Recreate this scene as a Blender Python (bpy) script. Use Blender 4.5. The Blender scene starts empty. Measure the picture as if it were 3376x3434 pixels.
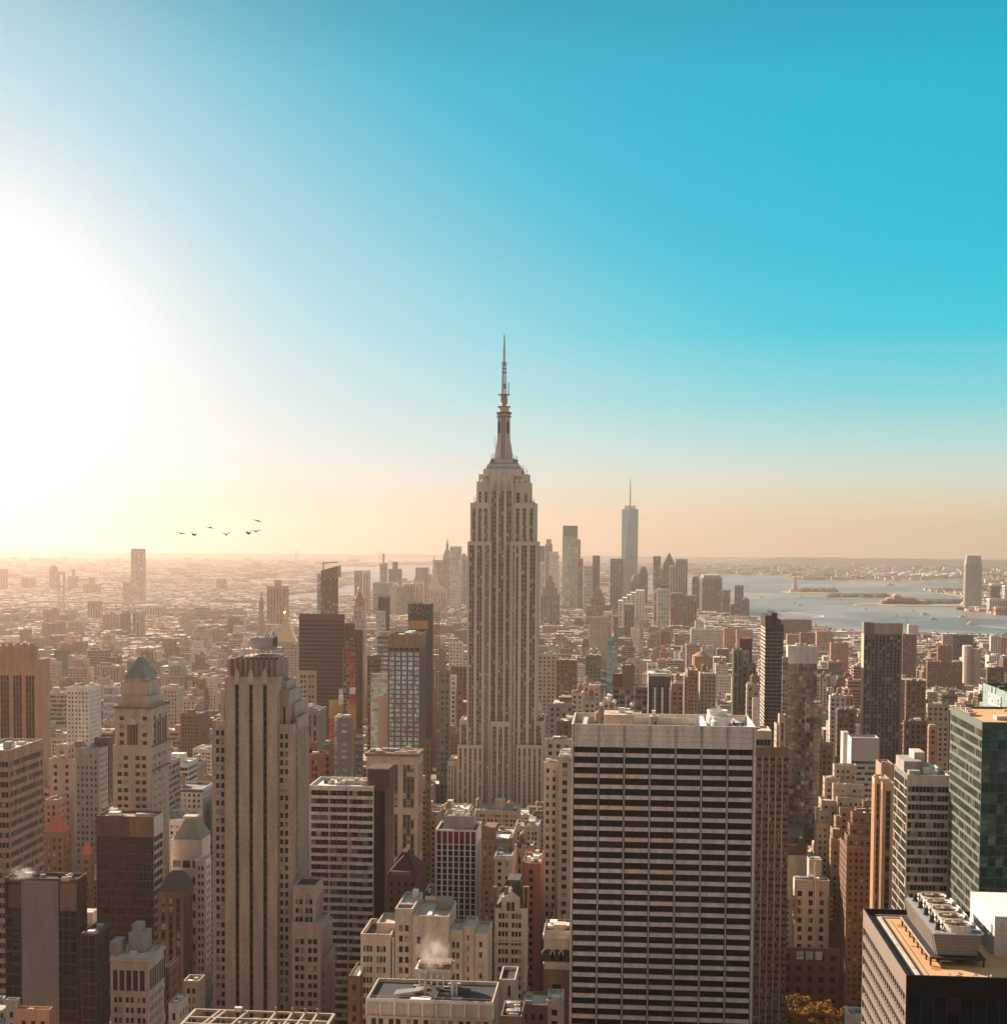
import bpy, math, random
import numpy as np
from mathutils import Matrix, Vector
R_ = math.radians
C = bpy.context.scene.collection
scene = bpy.context.scene
rng = random.Random(7)

# ------------------------------------------------------------------ camera
# photograph: 3376 x 3434 px; world +Y runs down the avenues, +X to the west, z up
CAM = Vector((0, 0, 260)); F = 4750.0; PX, PY = 1688.0, 2022.0
YAW, PITCH, ROLL = R_(4.957), R_(-2.5), R_(0.35)
RM = Matrix.Rotation(YAW, 3, 'Z') @ Matrix.Rotation(R_(90) + PITCH, 3, 'X') @ Matrix.Rotation(ROLL, 3, 'Z')
cd = bpy.data.cameras.new('camera'); cam = bpy.data.objects.new('camera', cd); C.objects.link(cam)
cam.matrix_world = Matrix.Translation(CAM) @ RM.to_4x4()
cd.sensor_fit = 'HORIZONTAL'; cd.sensor_width = 36; cd.lens = 36 * F / 3376
cd.shift_y = (PY - 1717) / 3376; cd.clip_start = 1; cd.clip_end = 200000
scene.camera = cam
scene.cycles.use_denoising = True
scene.cycles.max_bounces = 6; scene.cycles.diffuse_bounces = 1; scene.cycles.glossy_bounces = 3
scene.cycles.volume_bounces = 1; scene.cycles.transparent_max_bounces = 8
scene.cycles.sample_clamp_indirect = 4
scene.cycles.volume_max_steps = 128
scene.view_settings.view_transform = 'Standard'; scene.view_settings.look = 'None'
scene.view_settings.exposure = 1.05; scene.view_settings.gamma = 1.0

# ------------------------------------------------------------------ sky, sun
SUN_AZ, SUN_EL = R_(52), R_(27)           # azimuth measured from +Y towards -X
sun_dir = Vector((-math.sin(SUN_AZ) * math.cos(SUN_EL), math.cos(SUN_AZ) * math.cos(SUN_EL), math.sin(SUN_EL)))
w = bpy.data.worlds.new('World'); scene.world = w; w.use_nodes = True
nt = w.node_tree; nt.nodes.clear(); N = nt.nodes; L = nt.links
def nd(t, **k):
    n = N.new(t)
    for a, v in k.items(): setattr(n, a, v)
    return n
def mth(op, a, b=None, c=None, clamp=False):
    n = nd('ShaderNodeMath', operation=op); n.use_clamp = clamp
    for i, v in enumerate((a, b, c)):
        if v is None: continue
        if isinstance(v, (int, float)): n.inputs[i].default_value = v
        else: L.new(v, n.inputs[i])
    return n.outputs[0]
def vdot(a, v):
    n = nd('ShaderNodeVectorMath', operation='DOT_PRODUCT'); L.new(a, n.inputs[0]); n.inputs[1].default_value = v
    return n.outputs['Value']
def mixc(f, a, b, typ='MIX'):
    n = nd('ShaderNodeMix', data_type='RGBA', blend_type=typ)
    if isinstance(f, (int, float)): n.inputs[0].default_value = f
    else: L.new(f, n.inputs[0])
    for i, v in ((6, a), (7, b)):
        if isinstance(v, tuple): n.inputs[i].default_value = (*v, 1)
        else: L.new(v, n.inputs[i])
    return n.outputs[2]
def smooth(x, lo, hi):
    n = nd('ShaderNodeMapRange', interpolation_type='SMOOTHERSTEP'); L.new(x, n.inputs[0])
    n.inputs[1].default_value = lo; n.inputs[2].default_value = hi
    return n.outputs[0]
tc = nd('ShaderNodeTexCoord'); D = tc.outputs['Generated']
sky = nd('ShaderNodeTexSky', sky_type='NISHITA'); sky.sun_disc = False
sky.sun_elevation = SUN_EL; sky.sun_rotation = -SUN_AZ; sky.dust_density = 3
sep = nd('ShaderNodeSeparateXYZ'); L.new(D, sep.inputs[0]); Z = sep.outputs[2]
ramp = nd('ShaderNodeValToRGB'); r = ramp.color_ramp; r.interpolation = 'LINEAR'
L.new(mth('DIVIDE', mth('MAXIMUM', Z, 0.0), 0.5), ramp.inputs[0])
SKY = [(0.0, (1.02, .66, .34)), (.03, (1.0, .72, .42)), (.058, (.84, .76, .54)), (.09, (.72, .81, .70)), (.13, (.50, .80, .78)), (.20, (.20, .71, .79)),
       (.29, (.015, .62, .78)), (.40, (.0, .54, .73)), (.53, (.0, .50, .70)), (.61, (.0, .47, .66)), (.72, (.0, .35, .51)), (1.0, (.0, .24, .38))]
while len(r.elements) < len(SKY): r.elements.new(0.5)
for e, (p, c) in zip(r.elements, SKY): e.position = p; e.color = (*c, 1)
# broad bright aureole low in the left of the sky
GA, GE = R_(26.0), R_(5.5)
G = (-math.sin(GA) * math.cos(GE), math.cos(GA) * math.cos(GE), math.sin(GE))
ang = mth('ARCCOSINE', mth('MINIMUM', vdot(D, G), 0.99999))
daz = mth('SUBTRACT', GA, mth('ARCTAN2', mth('MULTIPLY', sep.outputs[0], -1.0), sep.outputs[1])); dl = mth('SUBTRACT', mth('ARCSINE', Z), GE)
soft = lambda v, c: mth('SUBTRACT', mth('SQRT', mth('ADD', mth('MULTIPLY', v, v), c * c)), c)
tt = mth('SUBTRACT', 0.85, mth('ADD', mth('MULTIPLY', soft(daz, R_(3)), 57.3 * .0272), mth('MULTIPLY', soft(dl, R_(3.5)), 57.3 * .0460)))
gr = nd('ShaderNodeValToRGB'); gg = gr.color_ramp; gg.interpolation = 'LINEAR'; L.new(mth('DIVIDE', mth('ADD', tt, 0.2), 1.2), gr.inputs[0])
GL = [(0, 0), (.10, .005), (.167, .015), (.25, .06), (.333, .13), (.583, .42), (.75, .68), (.85, .86), (1.0, 1.0)]
while len(gg.elements) < len(GL): gg.elements.new(.5)
for e, (p, v) in zip(gg.elements, GL): e.position = p; e.color = (v, v, v, 1)
g2 = mth('POWER', 2.71828, mth('MULTIPLY', mth('POWER', mth('DIVIDE', ang, R_(6.5)), 2.0), -1.0))
col = mixc(gr.outputs[0], ramp.outputs[0], (1.0, .935, .93))
col = mixc(mth('MULTIPLY', g2, 0.9), col, (1.36, 1.27, 1.2))
# unseen sky behind the camera, coloured warm as fill for the shaded fronts
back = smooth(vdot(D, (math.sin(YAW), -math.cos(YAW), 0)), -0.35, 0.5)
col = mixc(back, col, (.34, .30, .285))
skc = nd('ShaderNodeMix', data_type='RGBA', blend_type='MIX'); skc.clamp_result = True; skc.inputs[0].default_value = 1.0
skm = mixc(1.0, sky.outputs[0], (.05, .05, .05), 'MULTIPLY'); L.new(skm, skc.inputs[7])
col = mixc(0.004, col, skc.outputs[2], 'ADD')
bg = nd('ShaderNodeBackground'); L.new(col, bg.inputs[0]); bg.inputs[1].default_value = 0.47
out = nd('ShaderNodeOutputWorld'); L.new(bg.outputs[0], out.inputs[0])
w.cycles.sampling_method = 'MANUAL'; w.cycles.sample_map_resolution = 512
sl = bpy.data.lights.new('sun', 'SUN'); sl.energy = 5.0; sl.angle = R_(0.5); sl.color = (1.0, .80, .63)
so = bpy.data.objects.new('sun', sl); C.objects.link(so)
so.rotation_euler = (-sun_dir).to_track_quat('-Z', 'Y').to_euler(); so.location = (-400, 300, 500)
HAZE = dict(color=(1.0, .775, .655), density=0.6e-4, g=0.75)

# ------------------------------------------------------------------ projection helpers
CR = {1: (0, 1700), 2: (800, 1700), 3: (1650, 1700), 4: (2476, 1700), 5: (0, 2534), 6: (800, 2534), 7: (1650, 2534), 8: (2476, 2534)}
def S(c, x, y): return CR[c][0] + x / 2.1156, CR[c][1] + y / 2.1156
def ray(px, py): return RM @ Vector(((px - PX) / F, -(py - PY) / F, -1))
def at(px, py, Y):
    d = ray(px, py); return CAM + d * (Y / d.y)
def atz(px, py, z=0):
    d = ray(px, py); return CAM + d * ((z - CAM.z) / d.z)
RT = np.array(RM).T
def proj(p):
    q = RM.transposed() @ (Vector(p) - CAM); return PX + F * q.x / -q.z, PY - F * q.y / -q.z
def projn(A):
    q = (np.asarray(A, float) - np.array(CAM)) @ RT.T
    z = np.maximum(-q[..., 2], 1e-3)
    return PX + F * q[..., 0] / z, PY - F * q[..., 1] / z

# ------------------------------------------------------------------ materials
MATS = {}
def base(name, rough=.8, metal=0., spec=None):
    m = bpy.data.materials.new(name); m.use_nodes = True; MATS[name] = m
    b = m.node_tree.nodes['Principled BSDF']
    b.inputs['Roughness'].default_value = rough; b.inputs['Metallic'].default_value = metal
    if spec is not None: b.inputs['Specular IOR Level'].default_value = spec
    return m, b, m.node_tree
def wallmat(name, c, var=.3, rough=.85, metal=0., streak=True, pan=0.):
    m, b, t = base(name, rough, metal, .25)
    n = t.nodes; l = t.links
    tc = n.new('ShaderNodeTexCoord'); oi = n.new('ShaderNodeObjectInfo')
    mp = n.new('ShaderNodeMapping'); mp.inputs['Scale'].default_value = (.35, .35, .05) if streak else (.1, .1, .1); l.new(tc.outputs['Object'], mp.inputs[0])
    n1 = n.new('ShaderNodeTexNoise'); n1.inputs['Scale'].default_value = 1.0; n1.inputs['Detail'].default_value = 5; l.new(mp.outputs[0], n1.inputs[0])
    n2 = n.new('ShaderNodeTexNoise'); n2.inputs['Scale'].default_value = 1.6; n2.inputs['Detail'].default_value = 3; l.new(tc.outputs['Object'], n2.inputs[0])
    a = n.new('ShaderNodeMath'); a.operation = 'ADD'; l.new(n1.outputs[0], a.inputs[0]); l.new(n2.outputs[0], a.inputs[1])
    mr = n.new('ShaderNodeMapRange'); l.new(a.outputs[0], mr.inputs[0]); mr.inputs[1].default_value = .7; mr.inputs[2].default_value = 1.3
    mr.inputs[3].default_value = 1 - var; mr.inputs[4].default_value = 1 + var
    hs = n.new('ShaderNodeHueSaturation'); hs.inputs['Color'].default_value = (*c, 1); l.new(mr.outputs[0], hs.inputs['Value'])
    l.new(hs.outputs[0], b.inputs['Base Color'])
    return m
def glassmat(name, dark, blind, frac=.22, rough=.08, metal=0., bright=.04, spec=.4):
    m, b, t = base(name, rough, metal, spec)
    n = t.nodes; l = t.links
    ge = n.new('ShaderNodeNewGeometry'); oi = n.new('ShaderNodeObjectInfo')
    a = n.new('ShaderNodeMath'); a.operation = 'ADD'; l.new(ge.outputs['Random Per Island'], a.inputs[0]); l.new(oi.outputs['Random'], a.inputs[1])
    f = n.new('ShaderNodeMath'); f.operation = 'FRACT'; l.new(a.outputs[0], f.inputs[0])
    cr = n.new('ShaderNodeValToRGB'); cr.color_ramp.interpolation = 'LINEAR'; l.new(f.outputs[0], cr.inputs[0])
    e = cr.color_ramp.elements; e[0].color = (*[x * .6 for x in dark], 1); e[0].position = 0
    e[1].position = 1 - frac - bright - .01; e[1].color = (*[x * 1.3 for x in dark], 1)
    for p, c in ((1 - frac - bright, [x * .45 for x in blind]), (1 - bright - .01, [x * .75 for x in blind]), (1 - bright, blind)):
        q = e.new(min(p, .999)); q.color = (*c, 1)
    mp = n.new('ShaderNodeMapping'); mp.inputs['Scale'].default_value = (.16, .16, .42); l.new(ge.outputs['Position'], mp.inputs[0])
    nz = n.new('ShaderNodeTexNoise'); nz.inputs['Scale'].default_value = 1.0; nz.inputs['Detail'].default_value = 4; nz.inputs['Distortion'].default_value = 1.2; l.new(mp.outputs[0], nz.inputs[0])
    nr = n.new('ShaderNodeMapRange'); nr.inputs[1].default_value = .35; nr.inputs[2].default_value = .75; nr.inputs[3].default_value = .6; nr.inputs[4].default_value = 1.9; l.new(nz.outputs[0], nr.inputs[0])
    hv = n.new('ShaderNodeHueSaturation'); l.new(cr.outputs[0], hv.inputs['Color']); l.new(nr.outputs[0], hv.inputs['Value'])  # noise on the base colour paints wavy reflections into the panes
    l.new(hv.outputs[0], b.inputs['Base Color'])
    r2 = n.new('ShaderNodeMapRange'); l.new(f.outputs[0], r2.inputs[0]); r2.inputs[3].default_value = rough; r2.inputs[4].default_value = rough + .25
    l.new(r2.outputs[0], b.inputs['Roughness'])
    return m
W = {  # name: (colour words, albedo)
 'tan': ('tan stone', (.50, .385, .305)), 'cream': ('cream stone', (.58, .49, .41)), 'red': ('red brick', (.30, .12, .09)),
 'pink': ('pinkish brick', (.47, .28, .215)), 'brown': ('brown brick', (.22, .13, .09)), 'dark': ('dark', (.055, .045, .042)),
 'grey': ('grey concrete', (.34, .31, .28)), 'white': ('white', (.74, .68, .62)), 'olive': ('grey-green', (.22, .22, .17)),
 'orange': ('orange brick', (.50, .28, .18)), 'umber': ('dark brown', (.12, .065, .05)), 'limestone': ('pale limestone', (.56, .46, .375)),
 'concrete': ('pale grey concrete', (.78, .68, .595)), 'bronze': ('bronze', (.36, .24, .15)), 'mass': ('', (.3, .2, .15))}
for k, (_, c) in W.items(): wallmat('wall_' + k, c)
wallmat('roof_tan', (.58, .46, .34), .2, streak=False); wallmat('roof_white', (.80, .76, .70), .15, streak=False)
wallmat('roof_grey', (.30, .27, .25), .25, streak=False); wallmat('roof_black', (.06, .055, .05), .3, streak=False)
wallmat('roof_gravel', (.68, .37, .18), .2, streak=False)
wallmat('copper', (.27, .265, .215), .2); wallmat('slate', (.09, .085, .08), .2); wallmat('roof_redtile', (.50, .13, .07), .15)
wallmat('steel', (.45, .42, .39), .1, .5, .3); wallmat('dark_steel', (.06, .055, .05), .1, .5, .3)
wallmat('chrome', (.66, .60, .53), .1, .5, .15); wallmat('gold', (.85, .60, .30), .05, .28, .9, streak=False)
wallmat('tank_wood', (.38, .23, .14), .2); wallmat('red_paint', (.55, .07, .05), .1, .5); wallmat('yellow_net', (.60, .33, .06), .3)
wallmat('white_paint', (.82, .79, .75), .05, .5); wallmat('pale_panel', (.62, .48, .41), .05)
glassmat('glass', (.016, .014, .014), (.42, .36, .29), .18, .1, spec=.25)
glassmat('glass_dark', (.008, .007, .007), (.05, .035, .03), .10, .2, bright=.004, spec=.15)
glassmat('glass_brown', (.014, .008, .007), (.03, .02, .016), .15, .2, bright=.004, spec=.2)
glassmat('glass_green', (.02, .075, .065), (.16, .26, .22), .25, .06, .25)
glassmat('glass_blue', (.33, .48, .53), (.62, .74, .76), .45, .1, .3)
glassmat('glass_mirror', (.17, .17, .15), (.42, .38, .30), .45, .05, .75)
glassmat('glass_teal', (.16, .36, .40), (.3, .5, .5), .2, .08, .6)
glassmat('glass_esb', (.085, .06, .052), (.60, .50, .42), .16, .15, bright=.05, spec=.25)
wallmat('concrete_m', (.66, .60, .54), .1)
wallmat('wall_greenmetal', (.05, .13, .11), .1); wallmat('tealpanel', (.30, .44, .40), .08, .35, streak=True)
glassmat('glass_greenside', (.03, .04, .032), (.14, .15, .12), .3, .08, .2); glassmat('glass_tealpale', (.25, .33, .31), (.48, .55, .52), .2, .1, .3)
wallmat('wall_concgrey', (.22, .19, .175), .12)
wallmat('roof_maroon', (.09, .035, .03), .2)
wallmat('wall_redpanel', (.16, .02, .025), .2)
wallmat('wall_bronzegrey', (.22, .16, .13), .1); glassmat('glass_sky', (.55, .82, .90), (.90, 1., 1.), .5, .15, .0)  # blue-white panes: reflected sky painted into their base colour
wallmat('wall_palepink', (.66, .45, .36), .05)
glassmat('glass_mirrordk', (.07, .055, .04), (.36, .27, .18), .3, .06, .6)
wallmat('wall_redsteel', (.30, .12, .09), .15)
wallmat('wall_darkbrown', (.15, .075, .06), .12)
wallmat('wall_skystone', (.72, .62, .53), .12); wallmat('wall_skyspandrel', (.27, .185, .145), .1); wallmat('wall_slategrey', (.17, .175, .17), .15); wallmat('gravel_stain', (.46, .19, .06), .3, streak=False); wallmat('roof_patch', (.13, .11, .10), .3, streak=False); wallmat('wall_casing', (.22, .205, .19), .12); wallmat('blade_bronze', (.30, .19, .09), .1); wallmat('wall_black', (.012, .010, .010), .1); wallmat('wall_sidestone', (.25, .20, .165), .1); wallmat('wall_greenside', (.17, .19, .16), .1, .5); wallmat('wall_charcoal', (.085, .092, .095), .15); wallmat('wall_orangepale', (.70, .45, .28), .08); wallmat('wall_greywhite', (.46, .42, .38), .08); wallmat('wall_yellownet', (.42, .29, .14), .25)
glassmat('glass_tealdk', (.07, .11, .11), (.2, .25, .24), .2, .15, .3)
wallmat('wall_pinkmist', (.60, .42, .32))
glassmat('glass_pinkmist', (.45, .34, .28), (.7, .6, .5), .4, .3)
glassmat('glass_wtc', (.13, .31, .35), (.3, .44, .45), .3, .10, .75)
glassmat('glass_gs', (.38, .37, .33), (.5, .48, .42), .3, .2, .3)
wallmat('wall_birddark', (.05, .045, .04), .1)
wallmat('wall_beam', (.45, .34, .26), .1)
M = MATS

# ------------------------------------------------------------------ mesh accumulator
class Q:
    def __init__(s): s.v = []; s.f = []; s.m = []; s.n = 0; s.ms = []
    def mi(s, mat):
        if mat not in s.ms: s.ms.append(mat)
        return s.ms.index(mat)
    def add(s, v, f, mat):                              # verts (n,3), faces list of tuples or (k,4) array
        v = np.asarray(v, float).reshape(-1, 3); i = s.mi(mat)
        if isinstance(f, np.ndarray):
            s.f.append(f + s.n); s.m.append(np.full(len(f), i))
        else:
            for t in f:
                s.f.append(np.array([t]) + s.n); s.m.append(np.array([i]))
        s.v.append(v); s.n += len(v)
    def quads(s, q, mat):                               # (k,4,3)
        if len(q) == 0: return
        q = np.asarray(q, float); s.add(q.reshape(-1, 3), np.arange(len(q) * 4).reshape(-1, 4), mat)
    def box(s, x0, x1, y0, y1, z0, z1, mat, bottom=True):
        v = [(x, y, z) for z in (z0, z1) for y in (y0, y1) for x in (x0, x1)]
        f = [(0, 1, 5, 4), (1, 3, 7, 5), (3, 2, 6, 7), (2, 0, 4, 6), (4, 5, 7, 6)] + ([(0, 2, 3, 1)] if bottom else [])
        s.add(v, np.array(f), mat)
    def prism(s, pts, z0, z1, mat, top=None):           # polygon footprint ccw; top: optional scaled points
        n = len(pts); top = top or pts
        v = [(p[0], p[1], z0) for p in pts] + [(p[0], p[1], z1) for p in top]
        s.add(v, [(i, (i + 1) % n, n + (i + 1) % n, n + i) for i in range(n)] + [tuple(range(n, 2 * n))], mat)
    def lathe(s, cx, cy, prof, mat, k=16, arc=1.0):
        v = []; f = []
        for r, z in prof:
            for i in range(k):
                a = 2 * math.pi * i / k; v.append((cx + r * math.cos(a), cy + r * math.sin(a), z))
        for j in range(len(prof) - 1):
            for i in range(k): f.append((j * k + i, j * k + (i + 1) % k, (j + 1) * k + (i + 1) % k, (j + 1) * k + i))
        s.add(v, np.array(f), mat); s.add(v[-k:], [tuple(range(k))], mat)
    def bar(s, a, b, t, mat, t2=None):
        a = Vector(a); b = Vector(b); d = (b - a)
        if d.length < 1e-6: return
        d.normalize(); u = d.cross(Vector((0, 0, 1)));
        if u.length < .05: u = Vector((1, 0, 0))
        u.normalize(); w_ = d.cross(u); t2 = t2 or t; v = []
        for p in (a, b):
            for su, sw in ((-1, -1), (1, -1), (1, 1), (-1, 1)): v.append(p + u * su * t / 2 + w_ * sw * t2 / 2)
        s.add(v, np.array([(0, 1, 2, 3), (4, 7, 6, 5), (0, 4, 5, 1), (1, 5, 6, 2), (2, 6, 7, 3), (3, 7, 4, 0)]), mat)
    def pyramid(s, x0, x1, y0, y1, z0, z1, mat, t=0.0):
        cx, cy = (x0 + x1) / 2, (y0 + y1) / 2; a, b = (x1 - x0) / 2 * t, (y1 - y0) / 2 * t
        s.prism([(x0, y0), (x1, y0), (x1, y1), (x0, y1)], z0, z1, mat, [(cx - a, cy - b), (cx + a, cy - b), (cx + a, cy + b), (cx - a, cy + b)])
    def build(s, name, parent=None, org=(0, 0, 0), smooth=False):
        V = np.concatenate(s.v) - np.array(org)
        me = bpy.data.meshes.new(name)
        flat = []; starts = []; tot = []; k = 0
        for f in s.f:
            flat.append(f.ravel()); nf, w_ = f.shape
            starts.append(np.arange(nf) * w_ + k); tot.append(np.full(nf, w_)); k += nf * w_
        flat = np.concatenate(flat); starts = np.concatenate(starts); tot = np.concatenate(tot)
        me.vertices.add(len(V)); me.vertices.foreach_set('co', V.ravel())
        me.loops.add(len(flat)); me.loops.foreach_set('vertex_index', flat.astype(np.int32))
        me.polygons.add(len(starts)); me.polygons.foreach_set('loop_start', starts.astype(np.int32))
        me.polygons.foreach_set('loop_total', tot.astype(np.int32))
        for m in s.ms: me.materials.append(M[m])
        me.polygons.foreach_set('material_index', np.concatenate(s.m).astype(np.int32))
        me.polygons.foreach_set('use_smooth', np.full(len(starts), bool(smooth)))
        me.update(calc_edges=True)
        o = bpy.data.objects.new(name, me); C.objects.link(o)
        if parent: o.parent = parent
        return o

def tag(o, label=None, cat=None, group=None, kind=None):
    for k, v in (('label', label), ('category', cat), ('group', group), ('kind', kind)):
        if v: o[k] = v
    return o
def empty(name, loc):
    o = bpy.data.objects.new(name, None); C.objects.link(o); o.location = loc; o.empty_display_size = 5; return o

# ------------------------------------------------------------------ facades
def facade(q, panes, P0, U, nrm, width, z0, z1, st):
    """relief grid: piers, spandrels and recessed window panes; st = style dict"""
    U = np.array(U, float); nrm = np.array(nrm, float); P0 = np.array(P0, float)
    bay = st.get('bay', 3.4); nb = st.get('n') or max(1, round((width - 2 * st.get('edge', .6)) / bay))
    if width < bay: nb = 1
    ed = min(st.get('edge', .6), width * .2); bw = (width - 2 * ed) / nb
    pat = st.get('pat', ((.22, 'p'), (.56, 'w'), (.22, 'p')))
    ue = [0.0]; uk = []
    if ed > 0: ue.append(ed); uk.append('p')
    tot = sum(a for a, _ in pat)
    for i in range(nb):
        for a, k in pat: ue.append(ue[-1] + bw * a / tot); uk.append(k)
    if ed > 0: ue.append(ue[-1] + ed); uk.append('p')
    fh = st.get('fh', 3.7); top = st.get('top', 2.5); lo, hi = st.get('win', (.25, .8))
    H = z1 - z0 - top; nf = max(1, int(H / fh)); zs = z1 - top - nf * fh
    ve = [z0]; vk = []
    if zs > z0 + .01: ve.append(zs); vk.append('b')
    skip = st.get('skip', 0)
    for j in range(nf):
        b0 = zs + j * fh
        if skip and (nf - j) % skip == 0: ve.append(b0 + fh); vk.append('b'); continue
        if lo > 0: ve.append(b0 + lo * fh); vk.append('s')
        ve.append(b0 + hi * fh); vk.append('w')
        if hi < 1: ve.append(b0 + fh); vk.append('s')
    if top > 0: ve.append(z1); vk.append('t')
    ue = np.array(ue); ve = np.array(ve)
    wall = st['wall']; glass = st.get('glass', 'glass'); sp = st.get('sp', wall); mul = st.get('mul', wall); tm = st.get('topmat', wall)
    dw, ds, dp, dm = st.get('dw', -.35), st.get('ds', 0.), 0., st.get('dm', -.1)
    nu, nv = len(uk), len(vk)
    Dm = np.zeros((nu, nv)); Mm = np.zeros((nu, nv), int); names = [wall, sp, glass, mul, tm, st.get('blank', wall)]
    for i, k in enumerate(uk):
        for j, v in enumerate(vk):
            if v == 't': d, m = 0., 4
            elif v == 'b': d, m = 0., 5
            elif k == 'p': d, m = dp, 0
            elif k == 'm': d, m = dm, 3
            elif v == 's': d, m = ds, 1
            else: d, m = dw, 2
            Dm[i, j] = d; Mm[i, j] = m
    def pt(u, z, d):
        return P0 + u[..., None] * U + d[..., None] * nrm + z[..., None] * np.array([0, 0, 1.])
    I, J = np.meshgrid(np.arange(nu), np.arange(nv), indexing='ij'); I = I.ravel(); J = J.ravel(); d = Dm[I, J]
    q4 = np.stack([pt(ue[I], ve[J], d), pt(ue[I + 1], ve[J], d), pt(ue[I + 1], ve[J + 1], d), pt(ue[I], ve[J + 1], d)], 1)
    mm = Mm[I, J]
    for k in range(6):
        s_ = mm == k
        if not s_.any(): continue
        if k == 2: panes.append((q4[s_], glass, nrm))
        else: q.quads(q4[s_], 'wall_' + names[k] if 'wall_' + names[k] in M else names[k])
    I, J = np.meshgrid(np.arange(nu - 1), np.arange(nv), indexing='ij'); I = I.ravel(); J = J.ravel()
    a, b = Dm[I, J], Dm[I + 1, J]; s_ = np.abs(a - b) > 1e-4; I, J, a, b = I[s_], J[s_], a[s_], b[s_]
    wm = 'wall_' + wall if 'wall_' + wall in M else wall
    q.quads(np.stack([pt(ue[I + 1], ve[J], a), pt(ue[I + 1], ve[J], b), pt(ue[I + 1], ve[J + 1], b), pt(ue[I + 1], ve[J + 1], a)], 1), wm)
    if nv > 1:
        I, J = np.meshgrid(np.arange(nu), np.arange(nv - 1), indexing='ij'); I = I.ravel(); J = J.ravel()
        a, b = Dm[I, J], Dm[I, J + 1]; s_ = np.abs(a - b) > 1e-4; I, J, a, b = I[s_], J[s_], a[s_], b[s_]
        q.quads(np.stack([pt(ue[I], ve[J + 1], a), pt(ue[I + 1], ve[J + 1], a), pt(ue[I + 1], ve[J + 1], b), pt(ue[I], ve[J + 1], b)], 1), wm)

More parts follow.
